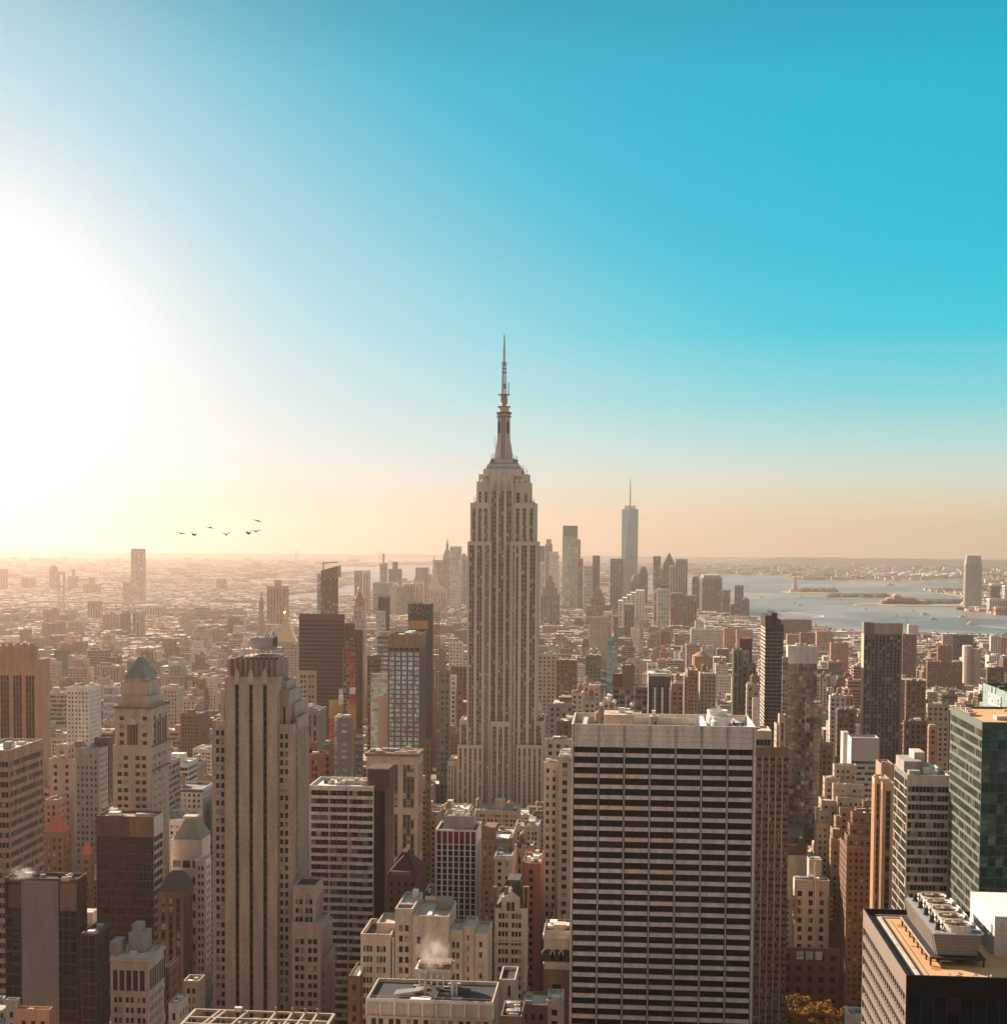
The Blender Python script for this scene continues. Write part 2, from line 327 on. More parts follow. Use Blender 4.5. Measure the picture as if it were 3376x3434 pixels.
FOOT = []       # hero footprints (x0,x1,y0,y1)
KEEP = []       # screen rects kept clear: px0, px1, visible bottom, Y
REFS = []       # landmark names for labels: (px, py, Y, words)
OCC = []        # all hero boxes as occluders
class Bld:
    def __init__(s, name, label, cat='building', ref=None, group=None):
        s.name, s.label, s.cat, s.ref, s.group = name, label, cat, ref, group
        s.parts = {}; s.panes = []; s.bx = []; s.extra = []
    def p(s, part):
        if part not in s.parts: s.parts[part] = Q()
        return s.parts[part]
    def block(s, x0, x1, y0, y1, z0, z1, st, faces='FLR', roof='roof_tan', par=1.1, side=None, crown=True):
        if x0 > x1: x0, x1 = x1, x0
        q = s.p('wall'); wm = 'wall_' + st['wall'] if 'wall_' + st['wall'] in M else st['wall']
        side = side or st
        A = {'F': ((x0, y0, 0), (1, 0, 0), (0, -1, 0), x1 - x0, st), 'B': ((x1, y1, 0), (-1, 0, 0), (0, 1, 0), x1 - x0, st),
             'L': ((x0, y1, 0), (0, -1, 0), (-1, 0, 0), y1 - y0, side), 'R': ((x1, y0, 0), (0, 1, 0), (1, 0, 0), y1 - y0, side)}
        for k, (P0, U, n, wd, stt) in A.items():
            if k in faces: facade(q, s.panes, P0, U, n, wd, z0, z1, stt)
            else:
                a = np.array(P0, float); b = a + np.array(U) * wd
                q.quads([[(*a[:2], z0), (*b[:2], z0), (*b[:2], z1), (*a[:2], z1)]], wm)
        t = min(.45, (x1 - x0) * .1, (y1 - y0) * .1); zr = z1 - par
        if par > 0:
            for X0, X1, Y0, Y1 in ((x0, x1, y0, y0 + t), (x0, x1, y1 - t, y1), (x0, x0 + t, y0 + t, y1 - t), (x1 - t, x1, y0 + t, y1 - t)):
                q.quads([[(X0, Y0, z1), (X1, Y0, z1), (X1, Y1, z1), (X0, Y1, z1)]], wm)
            i0, i1, j0, j1 = x0 + t, x1 - t, y0 + t, y1 - t
            q.quads([[(i0, j0, zr), (i1, j0, zr), (i1, j0, z1), (i0, j0, z1)], [(i0, j1, zr), (i1, j1, zr), (i1, j1, z1), (i0, j1, z1)],
                     [(i0, j0, zr), (i0, j1, zr), (i0, j1, z1), (i0, j0, z1)], [(i1, j0, zr), (i1, j1, zr), (i1, j1, z1), (i1, j0, z1)]], wm)
        else: t = 0
        s.p('roof').quads([[(x0 + t, y0 + t, zr), (x1 - t, y0 + t, zr), (x1 - t, y1 - t, zr), (x0 + t, y1 - t, zr)]], roof)
        s.bx.append((x0, x1, y0, y1, z0, z1))
        return x0, x1, y0, y1, z1
    def px(s, pa, pb, py, Y, dep, st, z0=0, sw=None, **k):
        """block from photo columns pa..pb of its front face and the row of its top edge at plane Y"""
        A = at(pa, py, Y); B = at(pb, py, Y)
        if sw and abs((pb if sw > 0 else pa) - 2100) > 250: dep = Y * abs(sw) / (abs((pb if sw > 0 else pa) - 2100) - abs(sw))
        return s.block(A.x, B.x, Y, Y + dep, z0, (A.z + B.z) / 2, st, **k)
    def tank(s, x, y, z, r=2.2, h=4.5):
        q = s.p('water_tank')
        for i in range(4):
            a = math.pi / 4 + i * math.pi / 2; q.bar((x + r * .8 * math.cos(a), y + r * .8 * math.sin(a), z), (x + r * .8 * math.cos(a), y + r * .8 * math.sin(a), z + 3), .3, 'dark_steel')
        q.lathe(x, y, [(r * 1.02, z + 3), (r, z + 3 + h), (r * 1.12, z + 3 + h), (.1, z + 3 + h + r * .9)], 'tank_wood', 12)
    def clutter(s, x0, x1, y0, y1, z, n=5, sc=1.0, mats=('roof_grey', 'steel', 'roof_white', 'wall_cream'), tank=.3, rg=rng):
        q = s.p('roof_equipment')
        for _ in range(n):
            a, b = rg.uniform(1.5, 5) * sc, rg.uniform(1.5, 5) * sc; h = rg.uniform(1, 3.2) * sc
            if x1 - x0 < a + 1.2 or y1 - y0 < b + 1.2: continue
            x = rg.uniform(x0 + .6, x1 - a - .6); y = rg.uniform(y0 + .6, y1 - b - .6); zz = z + rg.uniform(.002, .02)
            q.box(x, x + a, y, y + b, zz - .1, z + h, rg.choice(mats))
            if rg.random() < .4: q.bar((x + a / 2, y + b / 2, z + h), (x + a / 2, y + b / 2, z + h + rg.uniform(1, 4)), .15, 'steel')
            if rg.random() < .5: q.bar((x, y + b + .3, z + .5), (rg.uniform(x0 + .6, x1 - .6), y + b + .3, z + .5), .35, 'steel')
        if not q.v: s.parts.pop('roof_equipment')
        if rg.random() < tank and x1 - x0 > 8 and y1 - y0 > 8: s.tank(rg.uniform(x0 + 3, x1 - 3), rg.uniform(y0 + 3, y1 - 3), z)
    def done(s, vis=None, indiv=0, parts=True, kind=None, smooth=()):
        bx = s.bx
        if bx:
            x0 = min(b[0] for b in bx); x1 = max(b[1] for b in bx); y0 = min(b[2] for b in bx); y1 = max(b[3] for b in bx); z0 = min(b[4] for b in bx)
            org = ((x0 + x1) / 2, (y0 + y1) / 2, z0)
        else: org = s.org
        s.org = org
        if not parts:
            q = Q()
            for k in s.parts.values():
                off = q.n
                for v in k.v: q.v.append(v)
                for f, m in zip(k.f, k.m): q.f.append(f + off); q.m.append(np.array([q.mi(k.ms[i]) for i in m]))
                q.n += k.n
            for qq, g, n in s.panes: q.quads(qq, g)
            e = q.build(s.name, None, org); e.location = org
        else:
            e = empty(s.name, org)
            for k, q in s.parts.items():
                if q.v: q.build(k.split('#')[0], e, org, smooth=k in smooth)
            if s.panes: s.windows(e, org, indiv)
        tag(e, s.label, s.cat, s.group, kind)
        for b in bx: OCC.append(b); FOOT.append((b[0], b[1], b[2], b[3]))
        if vis and bx:
            P = []
            for b in bx:
                for X in b[:2]:
                    for Yy in b[2:4]: P.append((X, Yy, b[5]))
            u, v = projn(P); KEEP.append((u.min(), u.max(), vis, min(b[2] for b in bx)))
            if s.ref: REFS.append(((u.min() + u.max()) / 2, (v.min() + vis) / 2, min(b[2] for b in bx), s.ref, u.max() - u.min(), vis - v.min()))
        return e
    def windows(s, e, org, indiv):
        allq = []
        for q4, g, n in s.panes:
            c = q4.mean(1); u, v = projn(c); view = np.array(CAM) - c
            facing = (view @ n) > 0; dist = np.linalg.norm(view, axis=1)
            size = np.linalg.norm(q4[:, 1] - q4[:, 0], axis=1) * np.linalg.norm(q4[:, 3] - q4[:, 0], axis=1) * np.abs((view @ n) / dist) / dist ** 2
            ok = facing & (u > -10) & (u < 3386) & (v < 3450) & (v > 0)
            ok &= v < s.__dict__.get('vb', 9999)
            for i in range(len(q4)): allq.append((size[i] if ok[i] else 0., i))
            s.panes[[x[0] is q4 for x in s.panes].index(True)] = (q4, g, n)
        sz = np.array([a for a, _ in allq]); order = np.argsort(-sz)[:indiv]; chosen = set(order[sz[order] > 0].tolist()) if indiv else set()
        k = 0; rest = Q(); cache = {}
        for q4, g, n in s.panes:
            idx = np.arange(k, k + len(q4)); m = np.array([i in chosen for i in idx]) if chosen else np.zeros(len(q4), bool); k += len(q4)
            if (~m).any(): rest.quads(q4[~m], g)
            for p in q4[m]:
                wv = p[1] - p[0]; hv = p[3] - p[0]; wd = float(np.linalg.norm(wv)); ht = float(hv[2]); key = (round(wd, 2), round(ht, 2), g)
                if key not in cache:
                    q = Q(); q.quads([[(-wd / 2, 0, 0), (wd / 2, 0, 0), (wd / 2, 0, ht), (-wd / 2, 0, ht)]], g)
                    fr = s.__dict__.get('frame', 'dark_steel'); t = .09
                    if fr:
                        for bb in ((-wd / 2, wd / 2, 0, t), (-wd / 2, wd / 2, ht - t, ht), (-wd / 2, -wd / 2 + t, t, ht - t), (wd / 2 - t, wd / 2, t, ht - t)) + (() if wd > ht * 1.5 else ((-wd / 2 + t, wd / 2 - t, ht * .5 - t / 2, ht * .5 + t / 2),)):
                            q.box(bb[0], bb[1], -.06, -.004, bb[2], bb[3], fr)
                        if wd > ht * 1.5:
                            nn = max(2, int(wd / 1.6))
                            for i in range(1, nn): xx = -wd / 2 + wd * i / nn; q.box(xx - .05, xx + .05, -.06, -.004, t, ht - t, fr)
                    ob = q.build('window', e); cache[key] = ob.data
                else:
                    ob = bpy.data.objects.new('window', cache[key]); C.objects.link(ob); ob.parent = e
                c = (p[0] + p[1]) / 2 - np.array(org); ob.location = c; ob.rotation_euler = (0, 0, math.atan2(-n[0], n[1]) + math.pi) if abs(n[0]) > .5 else (0, 0, 0)
                if abs(n[0]) > .5: ob.rotation_euler = (0, 0, math.pi / 2 if n[0] > 0 else -math.pi / 2)
        if rest.v:
            o = rest.build('window', e, org); tag(o, kind='stuff')

# ------------------------------------------------------------------ facade styles
def st(wall, **k): return dict(wall=wall, **k)
PU = lambda wall, **k: st(wall, **{**dict(bay=3.0, pat=((.27, 'p'), (.46, 'w'), (.27, 'p')), win=(.25, .78), fh=3.7, dw=-.3, top=2.2), **k})
PAIR = lambda wall, **k: st(wall, **{**dict(bay=5.6, pat=((.16, 'p'), (.27, 'w'), (.14, 'p'), (.27, 'w'), (.16, 'p')), win=(.22, .8), fh=3.65, dw=-.35, top=2.2), **k})
VS = lambda wall, sp='umber', **k: st(wall, **{**dict(bay=3.6, pat=((.25, 'p'), (.5, 'w'), (.25, 'p')), win=(.35, 1.), fh=3.7, dw=-.5, ds=-.4, sp=sp, top=3), **k})
BAND = lambda wall, **k: st(wall, **{**dict(bay=1.7, pat=((.07, 'm'), (.93, 'w')), win=(.4, 1.), fh=3.8, dw=-.3, dm=-.15, mul='steel', top=2.5, edge=.4), **k})
CURT = lambda wall, glass, **k: st(wall, **{**dict(bay=1.9, pat=((.06, 'm'), (.94, 'w')), win=(.08, 1.), fh=3.8, dw=-.06, dm=0., mul=wall, top=.8, edge=.1, glass=glass), **k})

# ------------------------------------------------------------------ the tall central skyscraper
def esb():
    b = Bld('art_deco_skyscraper', 'tallest limestone art deco skyscraper with stepped crown and long antenna, centre of the skyline', 'skyscraper', 'the central skyscraper')
    Y = 1230.; c = -0.0
    E = lambda ox, oy, k: (lambda x, y: (ox + x / k, oy + y / k))
    trip = ((.20, 'p'), (.17, 'w'), (.045, 'm'), (.17, 'w'), (.045, 'm'), (.17, 'w'), (.20, 'p'))
    dbl = ((.20, 'p'), (.27, 'w'), (.06, 'm'), (.27, 'w'), (.20, 'p'))
    def sty(n, pat=dbl, top=3., **k): return st('skystone', **{**dict(n=n, pat=pat, fh=3.75, win=(.42, 1.), ds=-.55, dw=-.7, dm=-.15, mul='chrome', sp='skyspandrel', glass='glass_esb', top=top, edge=.5), **k})
    D2 = 22.
    # lower wings, side lobes, shaft tiers, crown block (front planes step back towards the top)
    b.px(1533.5, 1620, 2499, Y, 40, sty(5, ((.3, 'p'), (.4, 'w'), (.3, 'p')), 3.), sw=None)
    b.px(1731, 1820, 2499, Y, 40, sty(5, ((.3, 'p'), (.4, 'w'), (.3, 'p')), 3.), roof='roof_black')
    b.px(1620.2, 1645.6, 1816, Y + 4.5, 36, sty(1, trip)); b.px(1709.9, 1730.8, 1816, Y + 4.5, 36, sty(1, trip))
    b.px(1645.8, 1709.7, 2420, Y + 2.2, 30, sty(3, dbl, 4.5))
    b.px(1540, 1569.3, 2415, Y + 8, 30, sty(1, trip, 4)); b.px(1791, 1822, 2419, Y + 8, 30, sty(1, trip, 4), roof='roof_black')
    b.px(1820.2, 1868, 2556, Y + 3, 36, sty(3, ((.3, 'p'), (.4, 'w'), (.3, 'p')), 4), roof='roof_black')
    b.px(1500, 1533.3, 2553, Y + 3, 36, sty(3, ((.3, 'p'), (.4, 'w'), (.3, 'p')), 4), roof='roof_gravel')
    pw = ((.1, 'p'), (.2, 'w'), (.04, 'm'), (.2, 'w'), (.12, 'p'), (.2, 'w'), (.04, 'm'), (.2, 'w'), (.12, 'p'))
    b.px(1567.5, 1648.5, 1816, Y + 5, 36, sty(3, dbl, 3.5)); b.px(1713.5, 1802, 1816, Y + 5, 36, sty(3, dbl, 3.5))
    b.px(1577, 1641, 1686, Y + 8, 30, sty(3, ((.26, 'p'), (.22, 'w'), (.04, 'm'), (.22, 'w'), (.26, 'p')), 5))
    b.px(1722, 1795, 1686, Y + 8, 30, sty(3, ((.26, 'p'), (.22, 'w'), (.04, 'm'), (.22, 'w'), (.26, 'p')), 5))
    mid = sty(3, dbl, 14); b.px(1641.2, 1721.8, 1592, Y + 10, 26, mid)
    b.px(1598, 1641, 1614, Y + 13, 22, sty(2, ((.3, 'p'), (.4, 'w'), (.3, 'p')), 9)); b.px(1722, 1779, 1618, Y + 13, 22, sty(2, ((.3, 'p'), (.4, 'w'), (.3, 'p')), 9))
    b.px(1605, 1773, 1590, Y + 14, 18, sty(9, ((.36, 'p'), (.28, 'w'), (.36, 'p')), 6, win=(.3, .7), skip=0))
    # fan ornaments and small top lights
    for ex in (335, 398, 460):
        cr = b.p('crown_ornament#%d' % ex)
        x, y = 1540 + ex / 2.767, 1100 + 1505 / 2.767
        p = at(x, y, Y + 9.7)
        for i in range(5):
            u = (i - 2) * .75; cr.box(p.x + u - .3, p.x + u + .3, p.y - .25, p.y + .28, p.z - 1, p.z + 9 - abs(i - 2) * 2.3, 'wall_cream')
    for ex in (212, 535, 580):
        p = at(1540 + ex / 2.767, 1100 + 1417 / 2.767, Y + 9.4); b.p('floodlight#%d' % ex).lathe(p.x, p.y, [(1., p.z - 1.2), (1.2, p.z), (.4, p.z + 1.2)], 'white_paint', 8)
    # stepped metal base of the mast
    zt = at(1689, 1590, Y + 24).z; cx, cy = at(1692, 1590, Y + 24).x, Y + 24
    m = b.p('mast_base')
    def wdt(ea, eb, ey): p = at(1540 + ea / 2.767, 1100 + ey / 2.767, Y + 24); q = at(1540 + eb / 2.767, 1100 + ey / 2.767, Y + 24); return p.x, q.x, p.z
    steps = [((235, 590), 1360, 1318, 'wall_white'), ((245, 585), 1318, 1312, 'chrome'), ((262, 572), 1312, 1290, 'tealpanel'), ((270, 560), 1290, 1270, 'chrome'),
             ((285, 545), 1270, 1250, 'tealpanel'), ((297, 530), 1250, 1222, 'chrome'), ((312, 515), 1222, 1215, 'steel')]
    for (a, c_), y0, y1, mt in steps:
        x0, x1, z0 = wdt(a, c_, y0); z1 = wdt(a, c_, y1)[2]; h = (x1 - x0) / 2; xc = (x0 + x1) / 2
        m.box(xc - h, xc + h, cy - h * .75, cy + h * .75, z0 - (2 if y0 == 1360 else 0), z1, mt)
    # mooring mast with four wings
    ms = b.p('mast')
    x0, x1, zA = wdt(355, 472, 830); zB = wdt(355, 472, 1215)[2]; xc = (x0 + x1) / 2; rr = (x1 - x0) / 2
    prof = [(330, 497, 1215), (335, 492, 1160), (345, 486, 1100), (355, 478, 1060), (360, 473, 1000), (362, 472, 830)]
    for ax in (0, 1):
        for i in range(len(prof) - 1):
            a = wdt(*prof[i]); c_ = wdt(*prof[i + 1]); r0 = (a[1] - a[0]) / 2; r1 = (c_[1] - c_[0]) / 2; t = 2.6
            P = [(xc - r0, cy - t), (xc + r0, cy - t), (xc + r0, cy + t), (xc - r0, cy + t)] if ax == 0 else [(xc - t, cy - r0), (xc + t, cy - r0), (xc + t, cy + r0), (xc - t, cy + r0)]
            T = [(xc - r1, cy - t), (xc + r1, cy - t), (xc + r1, cy + t), (xc - r1, cy + t)] if ax == 0 else [(xc - t, cy - r1), (xc + t, cy - r1), (xc + t, cy + r1), (xc - t, cy + r1)]
            ms.prism(P, a[2], c_[2], 'concrete_m', T)
    ms.lathe(xc, cy, [(rr * .86, zB), (rr * .84, zA)], 'concrete_m', 16)
    for i in range(len(prof) - 1):
        a = wdt(*prof[i]); c_ = wdt(*prof[i + 1]); r0 = (a[1] - a[0]) / 2; r1 = (c_[1] - c_[0]) / 2
        for u, mt, w_ in ((-1.9, 'white_paint', .5), (-.95, 'wall_dark', .7), (0, 'white_paint', .5), (.95, 'wall_dark', .7), (1.9, 'white_paint', .5)): ms.bar((xc + u, cy - r0 - .1, a[2]), (xc + u, cy - r1 - .1, c_[2]), w_, mt)
    zz = lambda ey: wdt(400, 420, ey)[2]
    for s_ in (-1, 1): ms.box(xc + s_ * rr * .70 - 1.0, xc + s_ * rr * .70 + 1.0, cy - rr * .80, cy - 2.4, zz(975), zz(870), 'wall_umber')  # dark slabs added to paint the shade of the side recesses
    ob = b.p('observation_drum')
    ob.lathe(xc, cy, [(rr * 1.0, zz(835)), (rr * 1.12, zz(828)), (rr * 1.12, zz(824)), (rr * .98, zz(822)), (rr * .98, zz(800)), (rr * 1.14, zz(798)), (rr * 1.14, zz(789)), (rr * .92, zz(786)),
                      (rr * .80, zz(770)), (rr * .80, zz(742)), (rr * .96, zz(740)), (rr * .96, zz(733)), (rr * .45, zz(730)), (rr * .30, zz(705))], 'concrete_m', 24)
    for i in range(24):
        a = 2 * math.pi * i / 24; ob.box(xc + rr * 1.0 * math.cos(a) - .25, xc + rr * 1.0 * math.cos(a) + .25, cy + rr * 1.0 * math.sin(a) - .25, cy + rr * math.sin(a) + .25, zz(822), zz(800), 'chrome')
    for y, k in ((828, 1.2), (797, 1.22), (789, 1.2), (735, 1.04)): ob.lathe(xc, cy, [(rr * k, zz(y)), (rr * k, zz(y) + .7)], 'wall_umber', 24)
    an = b.p('antenna')
    pf = [(18, 705), (17, 640), (14, 612), (11, 600), (13, 560), (13, 515), (9, 500), (8, 360), (6, 340), (5.5, 170), (2.6, 160), (2.2, 90), (1.0, 60)]
    segs = [(r_ / 2.767 / 3.8 , zz(y)) for r_, y in pf]
    # solid cylinder at the foot, then open lattice stages
    an.lathe(xc, cy, [(3.3, zz(705)), (3.1, zz(700)), (2.5, zz(640)), (2.6, zz(612))], 'steel', 12)
    for k in range(7): an.lathe(xc, cy, [(3.4, zz(690 - k * 11)), (3.4, zz(687 - k * 11))], 'steel', 10)
    def lattice(h0, h1, ra, rb, n, t, mt='steel'):
        for k in range(n):
            za, zb = h0 + (h1 - h0) * k / n, h0 + (h1 - h0) * (k + 1) / n; r1_, r2_ = ra + (rb - ra) * k / n, ra + (rb - ra) * (k + 1) / n
            for sx, sy, tx, ty in ((-1, -1, 1, -1), (1, -1, 1, 1), (1, 1, -1, 1), (-1, 1, -1, -1)):
                an.bar((xc + sx * r1_, cy + sy * r1_, za), (xc + sx * r2_, cy + sy * r2_, zb), t, mt)
                an.bar((xc + sx * r1_, cy + sy * r1_, za), (xc + tx * r2_, cy + ty * r2_, zb), t * .7, mt)
                an.bar((xc + tx * r1_, cy + ty * r1_, za), (xc + sx * r1_, cy + sy * r1_, za), t * .7, mt)
    lattice(zz(612), zz(350), 1.9, 1.5, 22, .34); lattice(zz(350), zz(170), .85, .75, 16, .3)
    an.lathe(xc, cy, [(1.5, zz(560)), (1.5, zz(515))], 'steel', 8)
    for y, r_ in ((622, 5.5), (328, 2.8), (415, 2.4), (378, 2.2), (345, 2.2)): an.lathe(xc, cy, [(r_, zz(y)), (r_, zz(y) + .5)], 'dark_steel', 10)
    an.bar((xc, cy, zz(170)), (xc, cy, zz(60)), .55, 'dark_steel'); an.lathe(xc, cy, [(.6, zz(170)), (.55, zz(100)), (.1, zz(48))], 'dark_steel', 8)
    an.bar((xc + 4, cy, zz(625)), (xc + 4, cy, zz(505)), .7, 'dark_steel'); an.bar((xc, cy, zz(618)), (xc + 4, cy, zz(618)), .5, 'dark_steel')
    # whip aerials and dishes around the setbacks
    r2 = random.Random(3)
    for gi, (x0, x1, ey) in enumerate(((215, 300, 1330), (530, 600, 1330), (290, 320, 1225), (500, 540, 1225), (135, 175, 1610), (640, 700, 1615), (590, 640, 1358))):
        rq = b.p('aerial_cluster#%d' % gi)
        for _ in range(7):
            ex = r2.uniform(x0, x1); p = at(1540 + ex / 2.767, 1100 + ey / 2.767, Y + 15); h = r2.uniform(2, 6)
            rq.bar((p.x, p.y, p.z - 3), (p.x + r2.uniform(-.6, .6), p.y, p.z + h), .25, 'steel'); rq.box(p.x - .6, p.x + .6, p.y - .5, p.y + .5, p.z - 2, p.z - 2 + r2.uniform(1, 3), 'steel')
    p = at(1540 + 328 / 2.767, 1100 + 1115 / 2.767, Y + 20); rq.bar((p.x, p.y, p.z), (p.x, p.y, p.z + 11), .3, 'dark_steel'); rq.bar((p.x, p.y, p.z + 4), (p.x + 3, p.y, p.z + 5), .3, 'steel')
    b.done(vis=2690)
esb()

# ------------------------------------------------------------------ gridded white office slab (front right)
def grace():
    b = Bld('office_slab', 'broad pale concrete office slab with seven bays of black window bands and an open roof', 'office building', 'the seven-bay slab')
    Y = 505.; zt = at(2225, 2433, Y).z
    sx = lambda e: 1900 + e / 2.885
    x0 = at(sx(47), 2430, Y).x; x1 = at(sx(1829), 2437, Y).x; dep = 34.
    z = lambda y: at(2225, y, Y).z
    zb = z(2507)      # foot of the blank top
    fh = z(3000) - z(3035.3)
    ew = at(sx(75), 2430, Y).x - x0
    w_ = (x1 - x0 - 2 * ew); bay = (w_ + (at(sx(25), 2430, Y).x - at(sx(0), 2430, Y).x)) / 7
    pw = bay - (at(sx(300), 2430, Y).x - at(sx(75), 2430, Y).x)
    ST = st('concrete', n=7, pat=((pw / 2 - .28, 'p'), (.28, 'm'), (bay - pw, 'w'), (.28, 'm'), (pw / 2 - .28, 'p')), fh=fh, win=(.36, 1.), dw=-1.0, ds=-.12, dm=-.32, mul='charcoal', edge=ew - pw / 2, glass='glass_dark', top=zt - zb, topmat='concrete')
    SD = st('concrete', n=5, pat=((.14, 'p'), (.86, 'w')), fh=fh, win=(.36, 1.), dw=-1., glass='glass_dark', top=zt - zb, edge=1.2)
    b.frame = 'dark_steel'
    b.block(x0, x1, Y, Y + dep, 0, zt - .01, ST, faces='FLR', roof='roof_tan', par=3.4, side=SD)
    q = b.p('wall')
    for i in range(8):      # pier ribs over the blank band and thin joints
        xc = x0 + ew - pw / 2 + i * bay * (x1 - x0 - 2 * (ew - pw / 2)) / (7 * bay)
        a, c_ = (xc - pw / 2 + .25, xc + pw / 2 - .25) if 0 < i < 7 else ((x0 + .01, x0 + ew - .3) if i == 0 else (x1 - ew + .3, x1 - .01))
        q.box(a, c_, Y - .22, Y - .004, zb - .4, zt + .004, 'wall_concrete')
        for xx in (a - .2, c_ + .04):
            if i in (0,) and xx < x0 + .3 or i == 7 and xx > x1 - .3: continue
            q.box(xx, xx + .16, Y - .03, Y + .0, zb, zt - .3, 'wall_dark')
    for k in (1, 2, 3):     # panel joints
        zz_ = zb + (zt - zb) * k / 4; q.box(x0 + ew, x1 - ew, Y - .012, Y - .002, zz_ - .05, zz_ + .05, 'wall_grey')
    # slot under the blank band
    q.box(x0 + ew, x1 - ew, Y - .03, Y - .01, zb - .25, zb + .0, 'wall_concrete')
    # roof world
    zr = zt - 3.4
    def E(ex, ey, z_):
        p = atz(sx(ex), 2350 + ey / 2.885, z_); return p
    r = b.p('roof_deck')
    t = .5
    r.box(x0 + 3.6, x0 + 5.2, Y + 3, Y + dep - 3, zr + .01, zr + 2.2, 'wall_cream')
    xo = at(sx(1210), 2440, Y + 1).x
    q.box(x0 + 6, xo, Y + dep - 4.6, Y + dep - 4.2, zr + .01, zr + 2.6, 'wall_cream')
    # sunken well on the right
    xw = at(sx(1215), 2440, Y + 2).x; xe = at(sx(1330), 2440, Y + 2).x
    r.box(xw, xe, Y + 1.5, Y + dep - 5, zr + .02, zr + .06, 'roof_black'); r.box(xe + 14, x1 - 2.5, Y + 1.5, Y + dep - 5, zr + .021, zr + .07, 'roof_black')
    r.box(xe - .2, xe + 1.0, Y + 1.5, Y + dep - 3, zr + .01, zr + 3.3, 'white_paint')
    r.box(xe + 1.0, xe + 15.5, Y + 1.2, Y + 2.0, zr + .01, zr + 3.2, 'wall_cream')
    ct = b.p('cooling_drum'); cxx = at(sx(1462), 2440, Y + 14).x
    for k, (xx, rr) in enumerate(((cxx - .3, 3.9), (cxx + .8, 3.7))):
        hh = 7.6 if k == 0 else 5.6; yy = Y + 14 - k * 2; ct.lathe(xx, yy, [(rr, zr + .1), (rr, zr + hh * .7), (rr * .93, zr + hh * .8), (rr * .96, zr + hh), (rr * .8, zr + hh + .02), (rr * .8, zr + hh - .6)], 'white_paint', 28)
        ct.bar((xx - rr, yy, zr + 2.2), (xx + rr * 2, yy - rr, zr + 2.2), .25, 'steel')
    pp = b.p('roof_pipes'); r4 = random.Random(5)
    for k in range(9):
        yy = Y + 4 + k * 2.2; xs = at(sx(1580), 2440, Y + 10).x; pp.bar((xs + k * .3, yy, zr + 1.5 + (k % 3)), (x1 - 3.5 - (k % 2) * 3, yy + 1.5, zr + 1.2 + (k % 3)), .4, r4.choice(['steel', 'tank_wood', 'dark_steel']))
    for k in range(3): pp.bar((x1 - 3 - k * 2, Y + 2, zr + 2.6), (x1 - 6 - k * 2, Y + dep - 6, zr + 2.6), .8, 'steel')
    for k in range(8): pp.box(xw + 1 + k * .9, xw + 1.5 + k * .9, Y + 4 + k * 2, Y + 5 + k * 2, zr + .1, zr + r4.uniform(1, 2.6), 'dark_steel')
    ph = b.p('penthouse'); a = at(sx(360), 2440, Y + 6).x; c_ = at(sx(645), 2440, Y + 6).x
    ph.box(a, c_, Y + 6, Y + 20, zr + .01, zr + 6.1, 'wall_tan'); ph.box(a + .3, c_ - .3, Y + 6.3, Y + 19.7, zr + 6.1, zr + 6.16, 'roof_tan')
    a = at(sx(808), 2440, Y + 9).x; c_ = at(sx(882), 2440, Y + 9).x
    ph.box(a, c_, Y + 9, Y + 13, zr + .01, zr + 5, 'wall_grey'); ph.box(a - .2, c_ + .2, Y + 8.8, Y + 13.2, zr + 5, zr + 5.4, 'wall_cream'); ph.box(c_ - 1.3, c_ - .5, Y + 8.96, Y + 8.99, zr + 1.6, zr + 3.6, 'wall_dark'); ph.box(a + .6, c_ - .8, Y + 10, Y + 12, zr + 5.4, zr + 7.4, 'white_paint')
    for ex in (645, 740, 760, 812): p = at(sx(ex), 2440, Y + 5).x; ph.box(p, p + 1.6, Y + 5, Y + 6.5, zr + .01, zr + 1.3, 'wall_cream')
    tx = at(sx(312), 2440, Y + 18).x; b.tank(tx, Y + 18, zr - .4, 1.6, 2.6)
    an = b.p('roof_antenna')
    for ex, ey, h, g in ((400, 110, 5, 1), (462, 108, 4, 1), (573, 105, 6, 0), (628, 105, 3, 2), (335, 60, -1, 1), (360, 120, 9, 0), (648, 120, 10, 0)):
        X = at(sx(ex), 2440, Y + 14).x; z0_ = zr + 6.1 if ex > 350 else zr + 10; an.bar((X, Y + 14, z0_), (X, Y + 14, z0_ + h), .2, 'white_paint')
        if g: an.lathe(X, Y + 14, [(.1, z0_ + h - .8), (.55, z0_ + h - .5), (.75, z0_ + h), (.55, z0_ + h + .5), (.1, z0_ + h + .8)], 'white_paint', 10)
    X = at(sx(530), 2440, Y + 14).x; an.box(X - 1.1, X + 1.1, Y + 12, Y + 14, zr + 6.2, zr + 8, 'white_paint')
    b.done(vis=3500, indiv=100)
grace()

